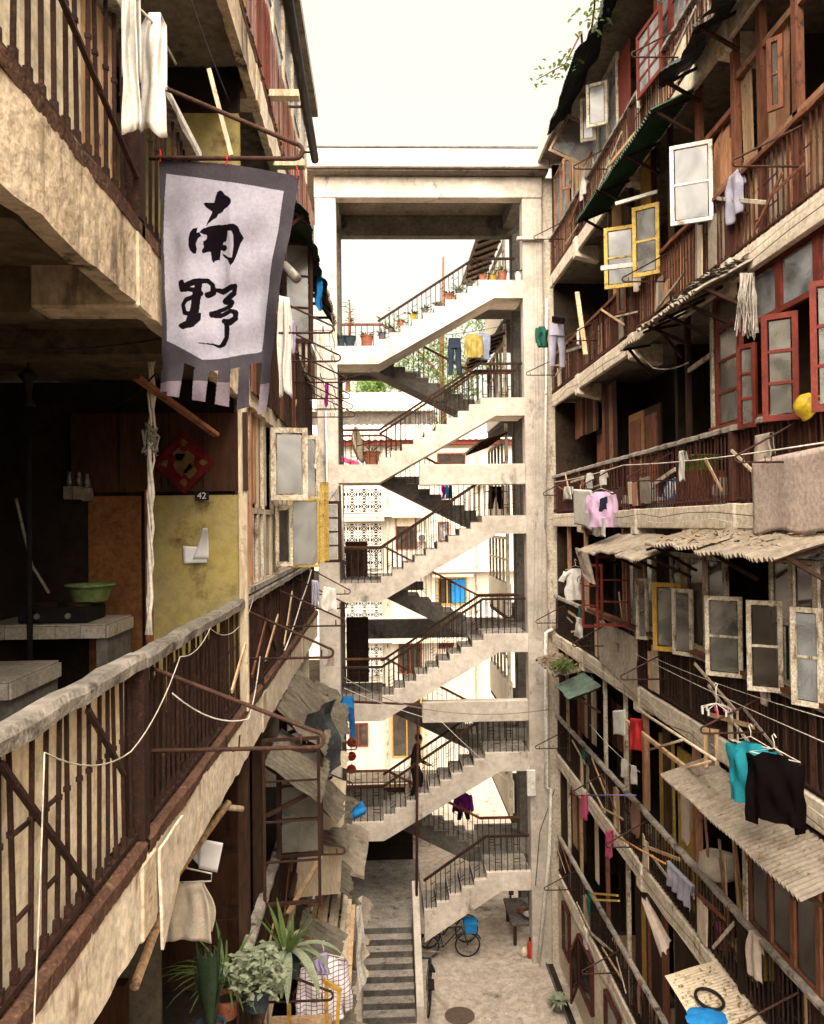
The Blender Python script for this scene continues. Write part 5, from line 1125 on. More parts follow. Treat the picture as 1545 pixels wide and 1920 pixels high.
# left wall laundry beyond the banner
towel('long white cloth hanging on the left wall right of the banner', C_white, on_y(522, 555, 8.0), on_y(545, 560, 8.0), .95, .5, (0, -1, 0), folds=3, amp=.03, seed=2)
towel('lilac cloth hanging on the left wall right of the banner', C_lilac, on_y(539, 600, 8.2), on_y(552, 602, 8.2), .32, .2, (0, -1, 0), folds=2, seed=4)
towel('bright blue plastic bag hanging on the left wall', C_bright, on_y(590, 500, 11), on_y(604, 503, 11), .55, .2, (0, -1, 0), name='plastic_bag', cat='bag', folds=2, amp=.04, seed=5, taper=.4)
towel('magenta rag hanging beside the left stair pillar', C_mag, on_y(609, 715, 14), on_y(616, 716, 14), .42, .2, (0, -1, 0), name='rag', cat='cloth', folds=2, seed=6, taper=.5)
towel('white cloth scrap hanging under the near left handrail', C_white, on_y(604, 1098, 10.5), on_y(631, 1104, 10.5), .3, .1, (0, -1, 0), name='rag', cat='cloth', folds=2, seed=7)
towel('blue grey mop head hanging at the near left railing', C_grey, on_y(584, 1086, 10), on_y(598, 1088, 10), .32, .25, (0, -1, 0), name='floor_mop', cat='mop', folds=4, seed=8, taper=.3)
fl = tag(tube('flue_pipe', M_steel, None, [on_y(533, 498, 8.6), on_y(556, 522, 8.2)], .05, 14), 'short grey flue pipe sticking out beside the banner', 'pipe')
# cloth on hanger in the lower left, with papers
a, c_ = on_y(312, 1655, 6.0), on_y(391, 1650, 6.0)
towel('cream towel on a wire hanger in the lower left gallery', C_cream, a, c_, .42, .38, (0, -1, 0), folds=5, amp=.014, seed=3)
hg = tag(MB().tube([on_y(340, 1590, 6), on_y(348, 1615, 6), on_y(352, 1628, 6), on_y(397, 1638, 6), on_y(396, 1652, 6), on_y(314, 1655, 6), on_y(330, 1625, 6), on_y(350, 1628, 6)], .006, 5).build('wire_hanger', M_wirew, None), 'wire hanger holding the cream towel at lower left', 'hanger')
tag(tube('bamboo_pole', M_wood[2], None, [on_y(252, 1850, 4.9), on_y(330, 1640, 5.9), on_y(428, 1505, 6.6)], .03, 8), 'slanting bamboo pole above the cream towel at lower left', 'pole')
tag(tube('bamboo_pole', M_wood[4], None, [on_y(378, 1508, 6.6), on_y(455, 1517, 6.8)], .025, 8), 'short crosswise bamboo end near the slanting pole', 'pole')
sheet('paper_notice', 'upright white paper pinned behind the cream towel', [on_y(372, 1628, 6.3), on_y(407, 1636, 6.3), on_y(420, 1578, 6.3), on_y(375, 1570, 6.3)], M_paper, .02)
sheet('paper_notice', 'half hidden white paper left of the pinned paper', [on_y(352, 1600, 6.35), on_y(372, 1622, 6.35), on_y(378, 1572, 6.35), on_y(362, 1570, 6.35)], M_paper)
# checked shirt on the lower left bracket
chk = bpy.data.materials.new('cloth_check'); chk.use_nodes = True; n_ = chk.node_tree; bs_ = n_.nodes['Principled BSDF']; bs_.inputs['Roughness'].default_value = .95
g_ = n_.nodes.new('ShaderNodeNewGeometry'); br = n_.nodes.new('ShaderNodeTexBrick'); br.offset = 0; br.inputs['Scale'].default_value = 9; br.inputs['Mortar Size'].default_value = .04; br.inputs['Color1'].default_value = (.66, .62, .6, 1); br.inputs['Color2'].default_value = (.6, .55, .55, 1); br.inputs['Mortar'].default_value = (.16, .08, .14, 1); br.inputs['Brick Width'].default_value = .5; br.inputs['Row Height'].default_value = .4
mpn = n_.nodes.new('ShaderNodeMapping'); mpn.inputs['Rotation'].default_value = (R(90), 0, 0); n_.links.new(g_.outputs['Position'], mpn.inputs['Vector']); n_.links.new(mpn.outputs[0], br.inputs['Vector']); n_.links.new(br.outputs[0], bs_.inputs['Base Color'])
shirt('checked white blouse hanging low at the left above the steps', chk, on_y(607, 1798, 8.6), (1, .25, 0), .44, .62, .5, 'blouse', seed=3)
towel('violet cloth beside the checked blouse', C_lilac, on_y(590, 1790, 8.5), on_y(615, 1785, 8.5), .2, .1, (0, -1, 0), name='rag', cat='cloth', seed=9)
# stair tower laundry
yl = YS + .3
def hangline(px0, py0, px1, py1, y, label): return tag(tube('clothes_line', M_wire, None, sag(on_y(px0, py0, y), on_y(px1, py1, y), .04), .006), label, 'line')
hangline(835, 628, 992, 600, yl, 'line across the stair well with trousers and tops')
trousers('dark blue trousers hanging in the stair opening', C_navy, on_y(852, 634, yl), X_, .36, .95, seed=1)
shirt('mustard yellow top hanging in the stair opening', C_must, on_y(888, 626, yl), X_, .42, .62, .5, spread=.1, seed=2)
shirt('light blue top behind the mustard one', C_lblue, on_y(905, 624, yl + .25), X_, .36, .70, .4, spread=.05, seed=4)
trousers('black trousers hanging over the third right landing', C_blackc, on_y(929, 912, YS + 1.6), X_, .40, .62, seed=3)
for i, (px, m, nm) in enumerate(((828, C_mag, 'magenta'), (835, C_bright, 'blue'), (842, C_navy, 'navy'))):
    towel('small %s cloth on the line behind the third flight' % nm, m, on_y(px, 910, 24), on_y(px + 6, 910, 24), .4, .2, (0, -1, 0), name='rag', cat='cloth', folds=1, seed=i)
def apron(t, top, dx, dy): pass
trousers('bright blue dungarees hanging from the rusty pipe at left', C_blue, on_y(652, 1306, YS - .45), X_, .34, 1.0, seed=5, split=.4)
towel('bright blue bib of the dungarees by the left pillar', C_bright, on_y(642, 1306, YS - .5), on_y(662, 1306, YS - .5), .28, .05, (0, -1, 0), name='bib', cat='cloth', folds=2, seed=3)
shirt('dark purple jacket hanging behind the lowest rear flight', C_purple, on_y(868, 1487, 22.9), X_, .42, .5, .45, name='jacket', cat='jacket', seed=6, spread=.3)
trousers('dark shorts hanging below the purple jacket', C_blackc, on_y(869, 1508, 22.95), X_, .36, .42, name='shorts', seed=2)
# right side laundry
shirt('dark green top hanging near the right pillar', C_greenc, PR(1016, 612, .35), (1, .5, 0), .34, .5, .35, seed=7, spread=.05)
trousers('grey mauve trousers hanging near the right pillar', C_grey, PR(1044, 608, .35), (1, .35, 0), .42, .95, seed=4)
towel('dark socks bunch above the grey trousers near the pillar', C_blackc, PR(1036, 593, .34), PR(1058, 596, .34), .14, .1, (-.7, -.7, 0), name='socks', cat='socks', folds=4, seed=2)
towel('white bath towel on the third right gallery beside the pink shirt', C_white, PR(1076, 916, .5), PR(1110, 918, .5), .72, .3, (-.5, -.85, 0), folds=3, amp=.015, seed=3)
shirt('pink lilac T-shirt with blue sock on the third right gallery', C_pink, PR(1127, 922, .45), (.85, -.5, 0), .46, .62, .3, seed=2, spread=.2)
towel('white frilled cloth below the pink T-shirt', C_white, PR(1112, 968, .46), PR(1135, 970, .46), .34, .1, (-.5, -.85, 0), folds=5, amp=.02, seed=6)
towel('dark blue sock hanging on the pink T-shirt', C_navy, PR(1124, 935, .62), PR(1138, 930, .62), .22, .12, (-.5, -.85, 0), name='sock', cat='sock', folds=1, seed=6, taper=.3)
towel('white cap hanging left of the bath towel', C_white, PR(1057, 912, .5), PR(1074, 912, .5), .26, .15, (-.5, -.85, 0), name='cap', cat='cap', folds=2, amp=.05, seed=1, taper=.5)
for i, (px, py, d_) in enumerate(((1102, 888, .35), (1128, 882, .3), (1276, 846, .42))):
    towel('white strip cloth over the third right handrail, %s' % ('far one', 'middle one', 'near one')[i], C_white, PR(px, py, .05), PR(px + 9, py - 2, .05), d_, .15, (-1, 0, 0), name='rag', cat='cloth', folds=1, seed=i)
a, c_ = PR(1415, 862, .10), PR(1560, 832, .10)
towel('big pale pink bath towel over the third right railing', mat('cloth_palepink', (.56, .44, .38), (.48, .37, .31), (.36, .26, .2), ns=3, rough=.95, bump=.4, bs=120), a, c_, .82, .2, (-1, 0, 0), folds=3, amp=.012, seed=8)
towel('beige cloth folded over the third right handrail by the pink towel', C_beige, PR(1417, 816, .06), PR(1450, 808, .06), .32, .25, (-1, 0, 0), folds=3, seed=4)
def emblem(t, top, dx, dy):
    c_ = top + dx * .06 - V((0, 0, .22)) + dy * .0; rr2 = .075
    n = -1 if dy.y > 0 else 1
    off = dy * (n * .088)
    b = MB(); ring = [c_ + off + dx * rr2 * math.cos(6.283 * i / 20) + V((0, 0, rr2 * math.sin(6.283 * i / 20))) for i in range(21)]
    b.tube(ring, .008, 5, False)
    for s_ in (-.03, -.01, .012, .034): b.bar(c_ + off + dx * s_ - V((0, 0, .045)), c_ + off + dx * s_ + V((0, 0, .045)), .008, .004)
    b.bar(c_ + off - dx * .04, c_ + off + dx * .045, .004, .008); b.build('printed_emblem', M_black, t)
shirt('white T-shirt with round black emblem on the fourth right gallery', C_white, PR(1079, 1066, .45), (.95, .3, 0), .48, .62, .18, 'tshirt', seed=1, spread=.35, extra=emblem)
towel('white plastic bag tied to the fourth right railing', C_white, PR(1078, 1155, .15), PR(1094, 1160, .15), .42, .1, (-.7, -.7, 0), name='plastic_bag', cat='bag', folds=2, amp=.06, seed=5, taper=.5)
shirt('teal long-sleeved top on a white hanger at the right', C_teal, PR(1408, 1392, .55), (.6, -.8, 0), .46, .62, .55, 'long_sleeved_top', seed=3, spread=.02)
shirt('black long-sleeved top beside the teal one at the right', C_blackc, PR(1452, 1415, .72), (.62, -.8, 0), .50, .60, .60, 'long_sleeved_top', seed=5, spread=.05)
tag(tube('clothes_line', M_wirew, None, sag(PR(1190, 1225, .1), PR(1560, 1398, .62), .03), .0035), 'upper white line running above the teal top', 'line')
tag(tube('clothes_line', M_wirew, None, sag(PR(1215, 1228, .1), PR(1560, 1350, .3), .05), .0035), 'second white line along the fourth right gallery', 'line')
pr_ = thing('peg_hanger', 'round peg hanger with pale blue pegs at the right', 'hanger', PR(1343, 1330, .5)); c_ = PR(1343, 1325, .5)
MB().tube([c_ + V((0, 0, .22)), c_ + V((.02, 0, .25)), c_ + V((.0, 0, .27)), c_ + V((-.02, 0, .25))], .006, 5).build('hook', M_wirew, pr_); tube('stem', M_wirew, pr_, [c_, c_ + V((0, 0, .22))], .006)
for i in range(10):
    a_ = i * .628; e = c_ + V((math.cos(a_) * .16, math.sin(a_) * .16, -.01)); tube('arm', M_wirew, pr_, [c_ + V((0, 0, .04)), e], .005, 4); MB().bar(e, e - V((0, 0, .07)), .014, .02).build('peg', pick([C_lblue, C_white, C_rose]), pr_)
# fifth gallery laundry
towel('grey white cloth near the red bag on the fifth right gallery', C_white, PR(1150, 1332, .3), PR(1172, 1330, .3), .42, .2, (-.6, -.8, 0), folds=2, seed=3)
towel('bright red net bag hanging on the fifth right gallery', C_redc, PR(1181, 1345, .35), PR(1204, 1348, .35), .5, .2, (-.6, -.8, 0), name='net_bag', cat='bag', folds=3, amp=.04, seed=2, taper=.2)
for i, (px, py) in enumerate(((1166, 1422), (1184, 1434))): towel('small white cloth pegged on the fifth right gallery, %s one' % ('left', 'right')[i], C_white, PR(px, py, .2), PR(px + 10, py + 3, .2), .3, .1, (-.6, -.8, 0), name='rag', cat='cloth', folds=1, seed=i)
tag(tube('clothes_line', M_wirew, None, sag(PR(1106, 1358, .2), PR(1200, 1448, .2), .06), .005), 'sagging white cord with the small white cloths', 'line')
mp_ = thing('mop', 'red mop on a violet stick beside the right pillar', 'mop', PR(1095, 1500, .3)); tube('stick', mat('violet_stick', (.25, .2, .42)), mp_, [PR(1100, 1491, .35), PR(1192, 1491, .1)], .014)
towel('', C_rose, PR(1090, 1488, .35), PR(1101, 1490, .35), .5, .4, (-.6, -.8, 0), name='mop_head', folds=5, seed=2, par=mp_)
towel('rose pink cloth over the fifth right railing bracket', C_rose, PR(1135, 1558, .35), PR(1149, 1556, .35), .46, .3, (-.6, -.8, 0), folds=2, seed=5, taper=.4)
tag(bar('bamboo_pole', M_wood[2], None, PR(1160, 1340, .15), PR(1284, 1438, .15), .05), 'long bamboo pole slanting across the fifth right gallery', 'pole')
tag(tube('bamboo_pole', M_wood[4], None, [PR(1196, 1330, .4), PR(1342, 1425, .4)], .02), 'thin bamboo pole above the ochre doors', 'pole')
tag(tube('bamboo_pole', M_wood[4], None, [PR(1216, 1406, .0), PR(1278, 1388, .45)], .018), 'short thin pole reaching out before the ochre doors', 'pole')
tag(tube('bamboo_pole', M_wood[2], None, [PR(1245, 1452, .0), PR(1332, 1428, .5)], .018), 'thin pole reaching from the ochre doors to the awning', 'pole')
tag(tube('orange_pole', mat('orange_pole', (.55, .25, .10)), None, [PR(1152, 1566, .2), PR(1248, 1620, .12)], .016), 'thin orange pole along the fifth right railing', 'pole')
towel('long beige cloth bag hanging under the big awning', C_beige, PR(1278, 1475, .2), PR(1293, 1473, .2), .75, .6, (-.6, -.8, 0), name='cloth_bag', cat='bag', folds=2, seed=5, taper=-.0)
towel('dark grey rags over the fifth right railing', C_grey, PR(1252, 1612, .06), PR(1300, 1660, .06), .36, .2, (-1, 0, 0), name='rag', cat='cloth', folds=9, amp=.03, seed=4)
towel('yellow sack behind the fifth right railing', C_yel, RS.p(10.2, RZ[-2] + 1.12, -.35), RS.p(10.9, RZ[-2] + 1.12, -.35), .4, .4, (-1, 0, 0), name='sack', cat='sack', folds=2, amp=.1, seed=4)
bk = MB().lathe([(.05, 0), (.24, .03), (.28, .15), (.24, .3), (.12, .36), (.03, .34)], RS.p(11.35, RZ[-2] + .86, -.3), 16).build('cream_bundle', C_cream, None, smooth=True)
for v_ in bk.data.vertices: v_.co += V((nz(*(v_.co * 5)), nz(*(v_.co * 6)), nz(*(v_.co * 7)))) * .05
tag(bk, 'cream cloth bundle on the fifth right handrail by the ochre door', 'bundle')
# folded tarpaulin tied under the fifth gallery
corr(thing('tied_tarpaulin', 'folded striped tarpaulin tied under the fifth right gallery', 'tarpaulin', PR(1230, 1740, .1)), [PR(1203, 1690, .15), PR(1212, 1682, .05), PR(1258, 1765, .05), PR(1240, 1797, .2)], C_beige, pitch=.2, amp=.05, dents=.05, ragged_=.1)
yf = thing('yellow_frame', 'pale yellow wooden frame lying on the lowest right railing', 'frame', PR(1115, 1680, .2))
for a, c_ in (((1110, 1675), (1158, 1679)), ((1116, 1687), (1160, 1689))): bar('rail', M_yel, yf, PR(*a, .1), PR(*c_, .1), .035)
bar('rail', M_yel, yf, PR(1110, 1675, .1), PR(1116, 1687, .1), .035)
# stuff on the third gallery floor and sill
basin('lime green plastic tub behind the third right railing', RS.p(12.0, RZ[0] + .55, -.4), .3, .22, mat('lime_plastic', (.20, .42, .03), (.16, .35, .02), bump=0, rough=.4), 'plastic_tub', 'tub')
tag(box('stool', M_wood[1], None, RS.p(11.7, RZ[0], -.65), RS.p(12.3, RZ[0] + .545, -.15)), 'wooden box under the lime green tub', 'box')
bg = MB().lathe([(.0, .0), (.3, .02), (.34, .2), (.28, .42), (.1, .5), (0, .5)], (0, 0, 0), 18, False).build('duvet_bag', mat('blue_white_print', (.04, .22, .55), (.72, .74, .76), ns=5, lo=.48, hi=.52, bump=0), None, smooth=True, mw=Matrix.Translation(RS.p(12.6, RZ[0] + .02, -.4)))
tag(bg, 'blue and white patterned bag behind the third right railing', 'bag')
hm = MB().lathe([(.0, .16), (.07, .15), (.12, .10), (.135, 0), (.15, -.005), (.15, -.015), (0, -.015)], (0, 0, 0), 18, False).build('helmet', mat('yellow_shell', (.62, .42, .03), bump=0, rough=.35), None, smooth=True, mw=Matrix.Translation(PR(1520, 765, -.02)) @ Matrix.Rotation(R(-60), 4, 'Y')); tag(hm, 'yellow safety helmet on the red casement sill at the right', 'helmet')
for i in range(16):
    u = 11.2 + random.random() * 5.5; m = pick([M_terra, C_navy, C_rose, M_wood[1], M_tarp, C_beige, C_white]); h_ = random.uniform(.2, .6); w_ = random.uniform(.1, .22); p_ = RS.p(u, RZ[0] + .01, -.35 - .3 * random.random())
    b = MB(); b.lathe([(w_ * .8, 0), (w_, h_ * .6), (w_ * .6, h_ * .9), (w_ * .7, h_)], p_, 9)
    tag(b.build('storage_jar', m, None, smooth=True), 'half hidden small jar among the clutter behind the third right railing', 'jar', 'clutter behind the third right railing')
# blue cloth and rope ring on the flat canopy
bc = MB().lathe([(.0, .07), (.06, .075), (.13, .05), (.2, .03), (.24, .012)], on_z(1325, 1912, RZ[-2] + .0), 20, False).build('blue_cloth', C_bright, None, smooth=True)
for v_ in bc.data.vertices: v_.co += V((nz(*(v_.co * 9)), nz(*(v_.co * 8)), nz(*(v_.co * 11)) * .4)) * .07
tag(bc, 'crumpled bright blue cloth on the flat canopy at lower right', 'cloth')
tag(MB().tube([on_z(1330, 1873, RZ[-2] + .045) + V((.15 * math.sin(6.283 * i / 24), .22 * math.cos(6.283 * i / 24), 0)) for i in range(25)], .02, 6).build('old_tyre_ring', M_rubber, None, smooth=True), 'dark hoop lying on the flat canopy at lower right', 'hoop')
# ================================================================== plants
def leaf(b, base, d, ln, w_, droop, seg=6, twist=0.0):
    d = V(d).normalized(); side = d.cross(V((0, 0, 1)))
    if side.length < .05: side = V((1, 0, 0))
    side = side.normalized(); s0 = len(b.v); p_ = V(base); dir_ = d.copy()
    for i in range(seg + 1):
        t = i / seg; ww = w_ * math.sin(math.pi * min(.97, .12 + .88 * t)) ** .8 if i < seg else .002
        up = side.cross(dir_).normalized()
        b.v += [tuple(p_ - side * ww + up * ww * .35), tuple(p_), tuple(p_ + side * ww + up * ww * .35)]
        dir_ = (dir_ - V((0, 0, droop / seg))).normalized(); p_ = p_ + dir_ * (ln / seg)
    for i in range(seg):
        a = s0 + i * 3; b.f += [(a, a + 1, a + 4, a + 3), (a + 1, a + 2, a + 5, a + 4)]
def pot(par, c, r, h, m, name='pot'):
    MB().lathe([(r * .72, 0), (r, h), (r * 1.08, h), (r * 1.08, h + .02), (r * .9, h + .02), (r * .88, h - .02), (0, h - .02)], c, 18, False).build(name, m, par, smooth=False)
    MB().lathe([(r * .87, 0), (0, .01)], V(c) + V((0, 0, h - .018)), 14, False).build('soil', M_soil, par)
def plant(label, c, r, h, mp, ml, n, ln, w_, up=.9, droop=.9, name='potted_plant', stem=0.0, spread=1.0, group=None, seed=0):
    t = thing(name, label, 'plant', c, group); c = V(c); pot(t, c, r, h, mp); b = MB(); top = c + V((0, 0, h))
    if stem: MB().tube([top, top + V((.02, 0, stem * .5)), top + V((0, .01, stem))], [.03, .025, .02], 6).build('stem', M_wood[1], t, smooth=True)
    for i in range(n):
        a = i * 2.4 + random.random(); e = up * random.uniform(.5, 1.3); d = V((math.cos(a) * spread, math.sin(a) * spread, e))
        leaf(b, top + V((0, 0, stem * random.uniform(.3, 1) if stem else 0)) + V((math.cos(a), math.sin(a), 0)) * r * .3, d, ln * random.uniform(.6, 1.15), w_ * random.uniform(.7, 1.2), droop * random.uniform(.5, 1.3))
    b.build('foliage', ml, t, smooth=True, fix=False); return t
# lower left balcony garden (on a plank outside the railing)
sh = thing('plant_shelf', 'timber plant shelf outside the lower left railing', 'shelf', LS.p(7.2, 6.35, .3))
box('plank', M_wood[2], sh, LS.p(6.5, 6.36, .04), LS.p(8.0, 6.40, .62)); 
for u in (6.6, 7.9): bar('arm', M_wood[2], sh, LS.p(u, 5.9, .0), LS.p(u, 6.34, .55), .05)
for (a, c_) in (((612, 1838), (612, 1925)), ((636, 1855), (632, 1925)), ((606, 1838), (640, 1858)), ((542, 1880), (542, 1930))): bar('ochre_post', M_ochre, sh, on_y(*a, 7.6), on_y(*c_, 7.6), .035)
def bunch(label, c, mp, groups, name='potted_plant', r=.11, h=.14):
    t = thing(name, label, 'plant', c); c = V(c); pot(t, c, r, h, mp)
    for (ml, n, ln, w_, up, droop, spread, off, nm) in groups:
        b = MB()
        for i in range(n):
            a = i * 2.4 + random.random(); d = V((math.cos(a) * spread, math.sin(a) * spread, up * random.uniform(.6, 1.3))); leaf(b, c + V((0, 0, h)) + V(off) + V((math.cos(a), math.sin(a), 0)) * .03, d, ln * random.uniform(.6, 1.15), w_ * random.uniform(.75, 1.2), droop * random.uniform(.5, 1.3))
        b.build(nm, ml, t, smooth=True, fix=False)
    return t
M_potb = mat('blue_pot', (.04, .06, .075), (.03, .04, .05))
bunch('tall strap-leaved plant at the bottom left', on_y(395, 1960, 6.3), M_potb, [(M_leafd, 14, .62, .026, 2.2, .35, .35, (0, 0, 0), 'foliage')])
bunch('arching grassy orchid plant above the strap-leaved plant at bottom left', on_y(425, 1905, 6.75), M_terra, [(M_leaf, 60, .52, .012, 1.2, 1.5, .9, (0, 0, .12), 'foliage')])
c_ = on_y(482, 1890, 6.6); bsh = thing('potted_plant', 'bushy plant of many small round leaves at the bottom left', 'plant', c_); pot(bsh, c_, .12, .15, M_potb); b = MB()
for i in range(300):
    q_ = V([random.gauss(0, 1) for _ in range(3)]).normalized() * random.uniform(.1, .27); a = random.random() * 6.28
    leaf(b, c_ + V((q_.x, q_.y, .27 + q_.z * .8)), (math.cos(a), math.sin(a), random.uniform(-.2, .9)), random.uniform(.05, .09), .022, .6, 3)
for i in range(24):
    q_ = V([random.gauss(0, 1) for _ in range(3)]).normalized() * .16; b.tube([c_ + V((0, 0, .14)), c_ + V((q_.x * .5, q_.y * .5, .24)), c_ + V((q_.x, q_.y, .28 + abs(q_.z)))], .004, 4)
b.build('foliage', M_leafp, bsh, smooth=True, fix=False)
bunch('broad drooping pale-leaved plant at the bottom left', on_y(540, 1830, 7.2), M_potb, [(M_leafp, 22, .52, .04, .8, 2.4, 1.0, (0, 0, .1), 'foliage'), (M_leaf, 10, .42, .028, 1.8, .6, .6, (0, 0, .05), 'young_leaves')], r=.1, h=.12)
# flower pots along the top flight
tp_ = [(640, 632, .10, .22, M_potb, 0), (656, 634, .15, .24, M_potb, 1), (688, 634, .16, .25, M_terra, 2), (716, 624, .09, .13, M_concd, 2), (733, 612, .08, .10, M_concd, 2), (751, 600, .085, .14, M_terra, 3), (775, 587, .08, .13, mat('yellow_pot', (.5, .33, .05)), 2), (797, 577, .08, .1, M_concd, 2), (820, 565, .08, .08, M_concd, 3),
       (842, 553, .11, .15, M_terra, 2), (860, 543, .09, .1, M_concd, 4), (880, 532, .1, .12, M_concd, 3), (905, 521, .1, .14, M_terra, 2), (924, 520, .1, .12, mat('yellow_pot', (.5, .33, .05)), 2), (942, 517, .12, .22, M_terra, 4), (972, 517, .1, .2, M_white, 2)]
names = ['first', 'second', 'third', 'fourth', 'fifth', 'sixth', 'seventh', 'eighth', 'ninth', 'tenth', 'eleventh', 'twelfth', 'thirteenth', 'fourteenth', 'fifteenth', 'last']
cn = {M_potb.name: 'dark', M_terra.name: 'terracotta', M_concd.name: 'grey', 'yellow_pot': 'yellow', M_white.name: 'white'}
n_st, x0_, t_st = 10, XL1, (XR1 - XL1) / 9; r_st = (RZ[2] - ST[2]) / 10
for i, (px, py, r, h, m, kd) in enumerate(tp_):
    yy = YS + .16; p_ = on_y(px, py, yy)
    zb = ST[2] if p_.x < x0_ else RZ[2] if p_.x > XR1 else ST[2] + r_st * (int((p_.x - x0_) / t_st) + 1)
    c_ = (p_.x, yy, zb + .016)
    lab = 'plant in a %s pot on the top stair flight, %s from the left' % (cn[m.name], names[i])
    if kd == 1: plant(lab, c_, r, h, m, M_leaf, 26, .16, .03, .5, .8, stem=.9, spread=.8)
    elif kd == 3: plant(lab, c_, r, h, m, M_leafp, 22, .16, .03, .6, .8)
    elif kd == 4: plant(lab, c_, r, h, m, M_leaf, 34, .26, .014, 1.3, 1.2)
    else: plant(lab, c_, r, h, m, M_leafd if kd else M_leaf, 20, .20, .022, 1.1, .9)
p_ = on_y(697, 868, YS + .35); plant('spiky plant in a wide terracotta bowl on the second left landing', (p_.x, YS + .4, ST[1] + .002), .22, .34, M_terra, M_leafd, 16, .36, .02, 1.0, .8)
dl = thing('satellite_dish', 'large worn round dish leaning on the second left landing', 'dish', (-.75, YS + .6, ST[1]))
MB().lathe([(.0, .0), (.2, .02), (.38, .08), (.5, .16), (.49, .17), (.37, .095), (.19, .035), (0, .015)], (0, 0, 0), 24, False).build('bowl', M_wood[4], dl, smooth=True, mw=Matrix.Translation((-.72, YS + .55, ST[1] + .52)) @ Matrix.Rotation(R(80), 4, 'Y') @ Matrix.Rotation(R(12), 4, 'X'))
MB().tube([(-.62, YS + .55, ST[1] + .52), (-.2, YS + .5, ST[1] + .62)], .015, 6).build('feed_arm', M_rustd, dl)
rg2 = towel('red patterned rag on the second left landing by the bowl', C_rose, V((-1.0, YS + .12, ST[1] + .22)), V((-.55, YS + .12, ST[1] + .06)), .14, .12, (0, -1, 0), name='rag', cat='cloth', folds=4, amp=.05, seed=3)
b = MB()
for i in range(150):
    a = random.random() * 6.28; leaf(b, PR(1040 + 30 * random.random(), 1238 + 12 * random.random(), .25 + .35 * random.random()), (math.cos(a), math.sin(a), random.uniform(-.3, .9)), random.uniform(.12, .34), .018, 1.1, 4)
wd_ = thing('weed_clump', 'green weeds growing on the broken awning beside the right pillar', 'plant', PR(1050, 1245, .35)); b.build('foliage', M_leaf, wd_, smooth=True, fix=False)
c_ = PR(1060, 165, .5); tw = thing('roof_sapling', 'thin leafy sapling growing out at the top right roof', 'plant', RS.p(18, RZ[2] + 2.8, .1))
pts_ = [RS.p(16.8, RZ[2] + 2.9, .0), PR(1090, 60, .5), PR(1060, 120, .8), PR(1005, 150, 1.0)]
MB().tube(pts_, [.03, .022, .014, .006], 6).build('stem', M_wood[1], tw, smooth=True); MB().tube([pts_[0], PR(1115, 10, .6), PR(1110, -60, .7)], [.025, .016, .01], 6).build('branch', M_wood[1], tw, smooth=True)
b = MB()
for i in range(110):
    q_ = pick([pts_[2].lerp(pts_[3], random.random()), pts_[1].lerp(pts_[2], .6 + .4 * random.random()), PR(1110 + random.uniform(-15, 15), random.uniform(0, 50), .6)]) + V([random.gauss(0, .12) for _ in range(3)]); a = random.random() * 6.28; leaf(b, q_, (math.cos(a), math.sin(a), random.uniform(-.6, .6)), random.uniform(.06, .14), .03, .6, 3)
b.build('foliage', M_leafy, tw, smooth=True, fix=False)
p_ = on_z(1060, 1895, 0); plant('dry straggly plant in the yard at the right wall', (p_.x - .15, p_.y, 0), .16, .22, M_concd, M_leafp, 40, .30, .03, .8, 1.0, spread=1.0)

# ================================================================== pipes and cables
def pipe(label, pts, r, m, clamps=True, name='downpipe'):
    t = thing(name, label, 'pipe', pts[-1]); MB().tube(pts, r, 10).build('pipe', m, t, smooth=True)
    for a, c_ in zip(pts[:-1], pts[1:]):
        L_ = (V(c_) - V(a)).length
        for i in range(1, max(1, int(L_ / 2.4)) + 0): q_ = V(a).lerp(V(c_), i / (L_ / 2.4)); d = (V(c_) - V(a)).normalized(); MB().tube([q_ - d * .05, q_ + d * .05], r * 1.3, 10).build('joint', m, t, smooth=True)
    return t
yp = YS - .15
pipe('white plastic downpipe running down the right stair pillar to the yard', [on_y(1036, 1180, yp), on_y(1024, 1186, yp), on_y(1024, 1476, yp), on_y(1032, 1480, yp), on_y(1030, 1600, yp), on_y(1010, 1800, yp - .1)], .05, M_pvc)
pipe('thin white pipe on the right pillar face below the roof', [on_y(1025, 560, YS - .12), on_y(1022, 990, YS - .12)], .03, M_pvc)
pipe('thin white pipe along the left stair pillar', [on_y(608, 600, YS - .2), on_y(612, 905, YS - .2), on_y(640, 910, YS - .2), on_y(644, 1050, YS - .2)], .03, M_pvc)
pipe('rust-brown bent pipe standing before the lower flights', [on_y(615, 1314, YS - .4), on_y(784, 1321, YS - .4), on_y(782, 1500, YS - .4), on_y(781, 1735, YS - .4)], .036, M_rust)
def cable(label, pts, r=.007, m=None, sg=.0):
    P_ = []
    for a, c_ in zip(pts[:-1], pts[1:]): P_ += sag(a, c_, sg, 8)[:-1]
    P_.append(V(pts[-1])); return tag(tube('cable', m or M_wire, None, P_, r, 5), label, 'cable')
yc = YS - .6
cable('blue grey cable swooping across the courtyard before the stairs', [on_y(645, 1270, yc), on_y(800, 1330, yc), on_y(1030, 1330, yc)], .012, M_steel, .12)
cable('pale cable crossing from the left pillar to the lower flights', [on_y(645, 1290, yc), on_y(830, 1355, yc - .1), on_y(960, 1470, yc)], .009, M_wirew, .05)
cable('black cable slanting down beside the white downpipe', [on_y(1040, 1480, yp), on_y(1012, 1560, yp), on_y(1004, 1660, yp)], .01, M_wire, 0)
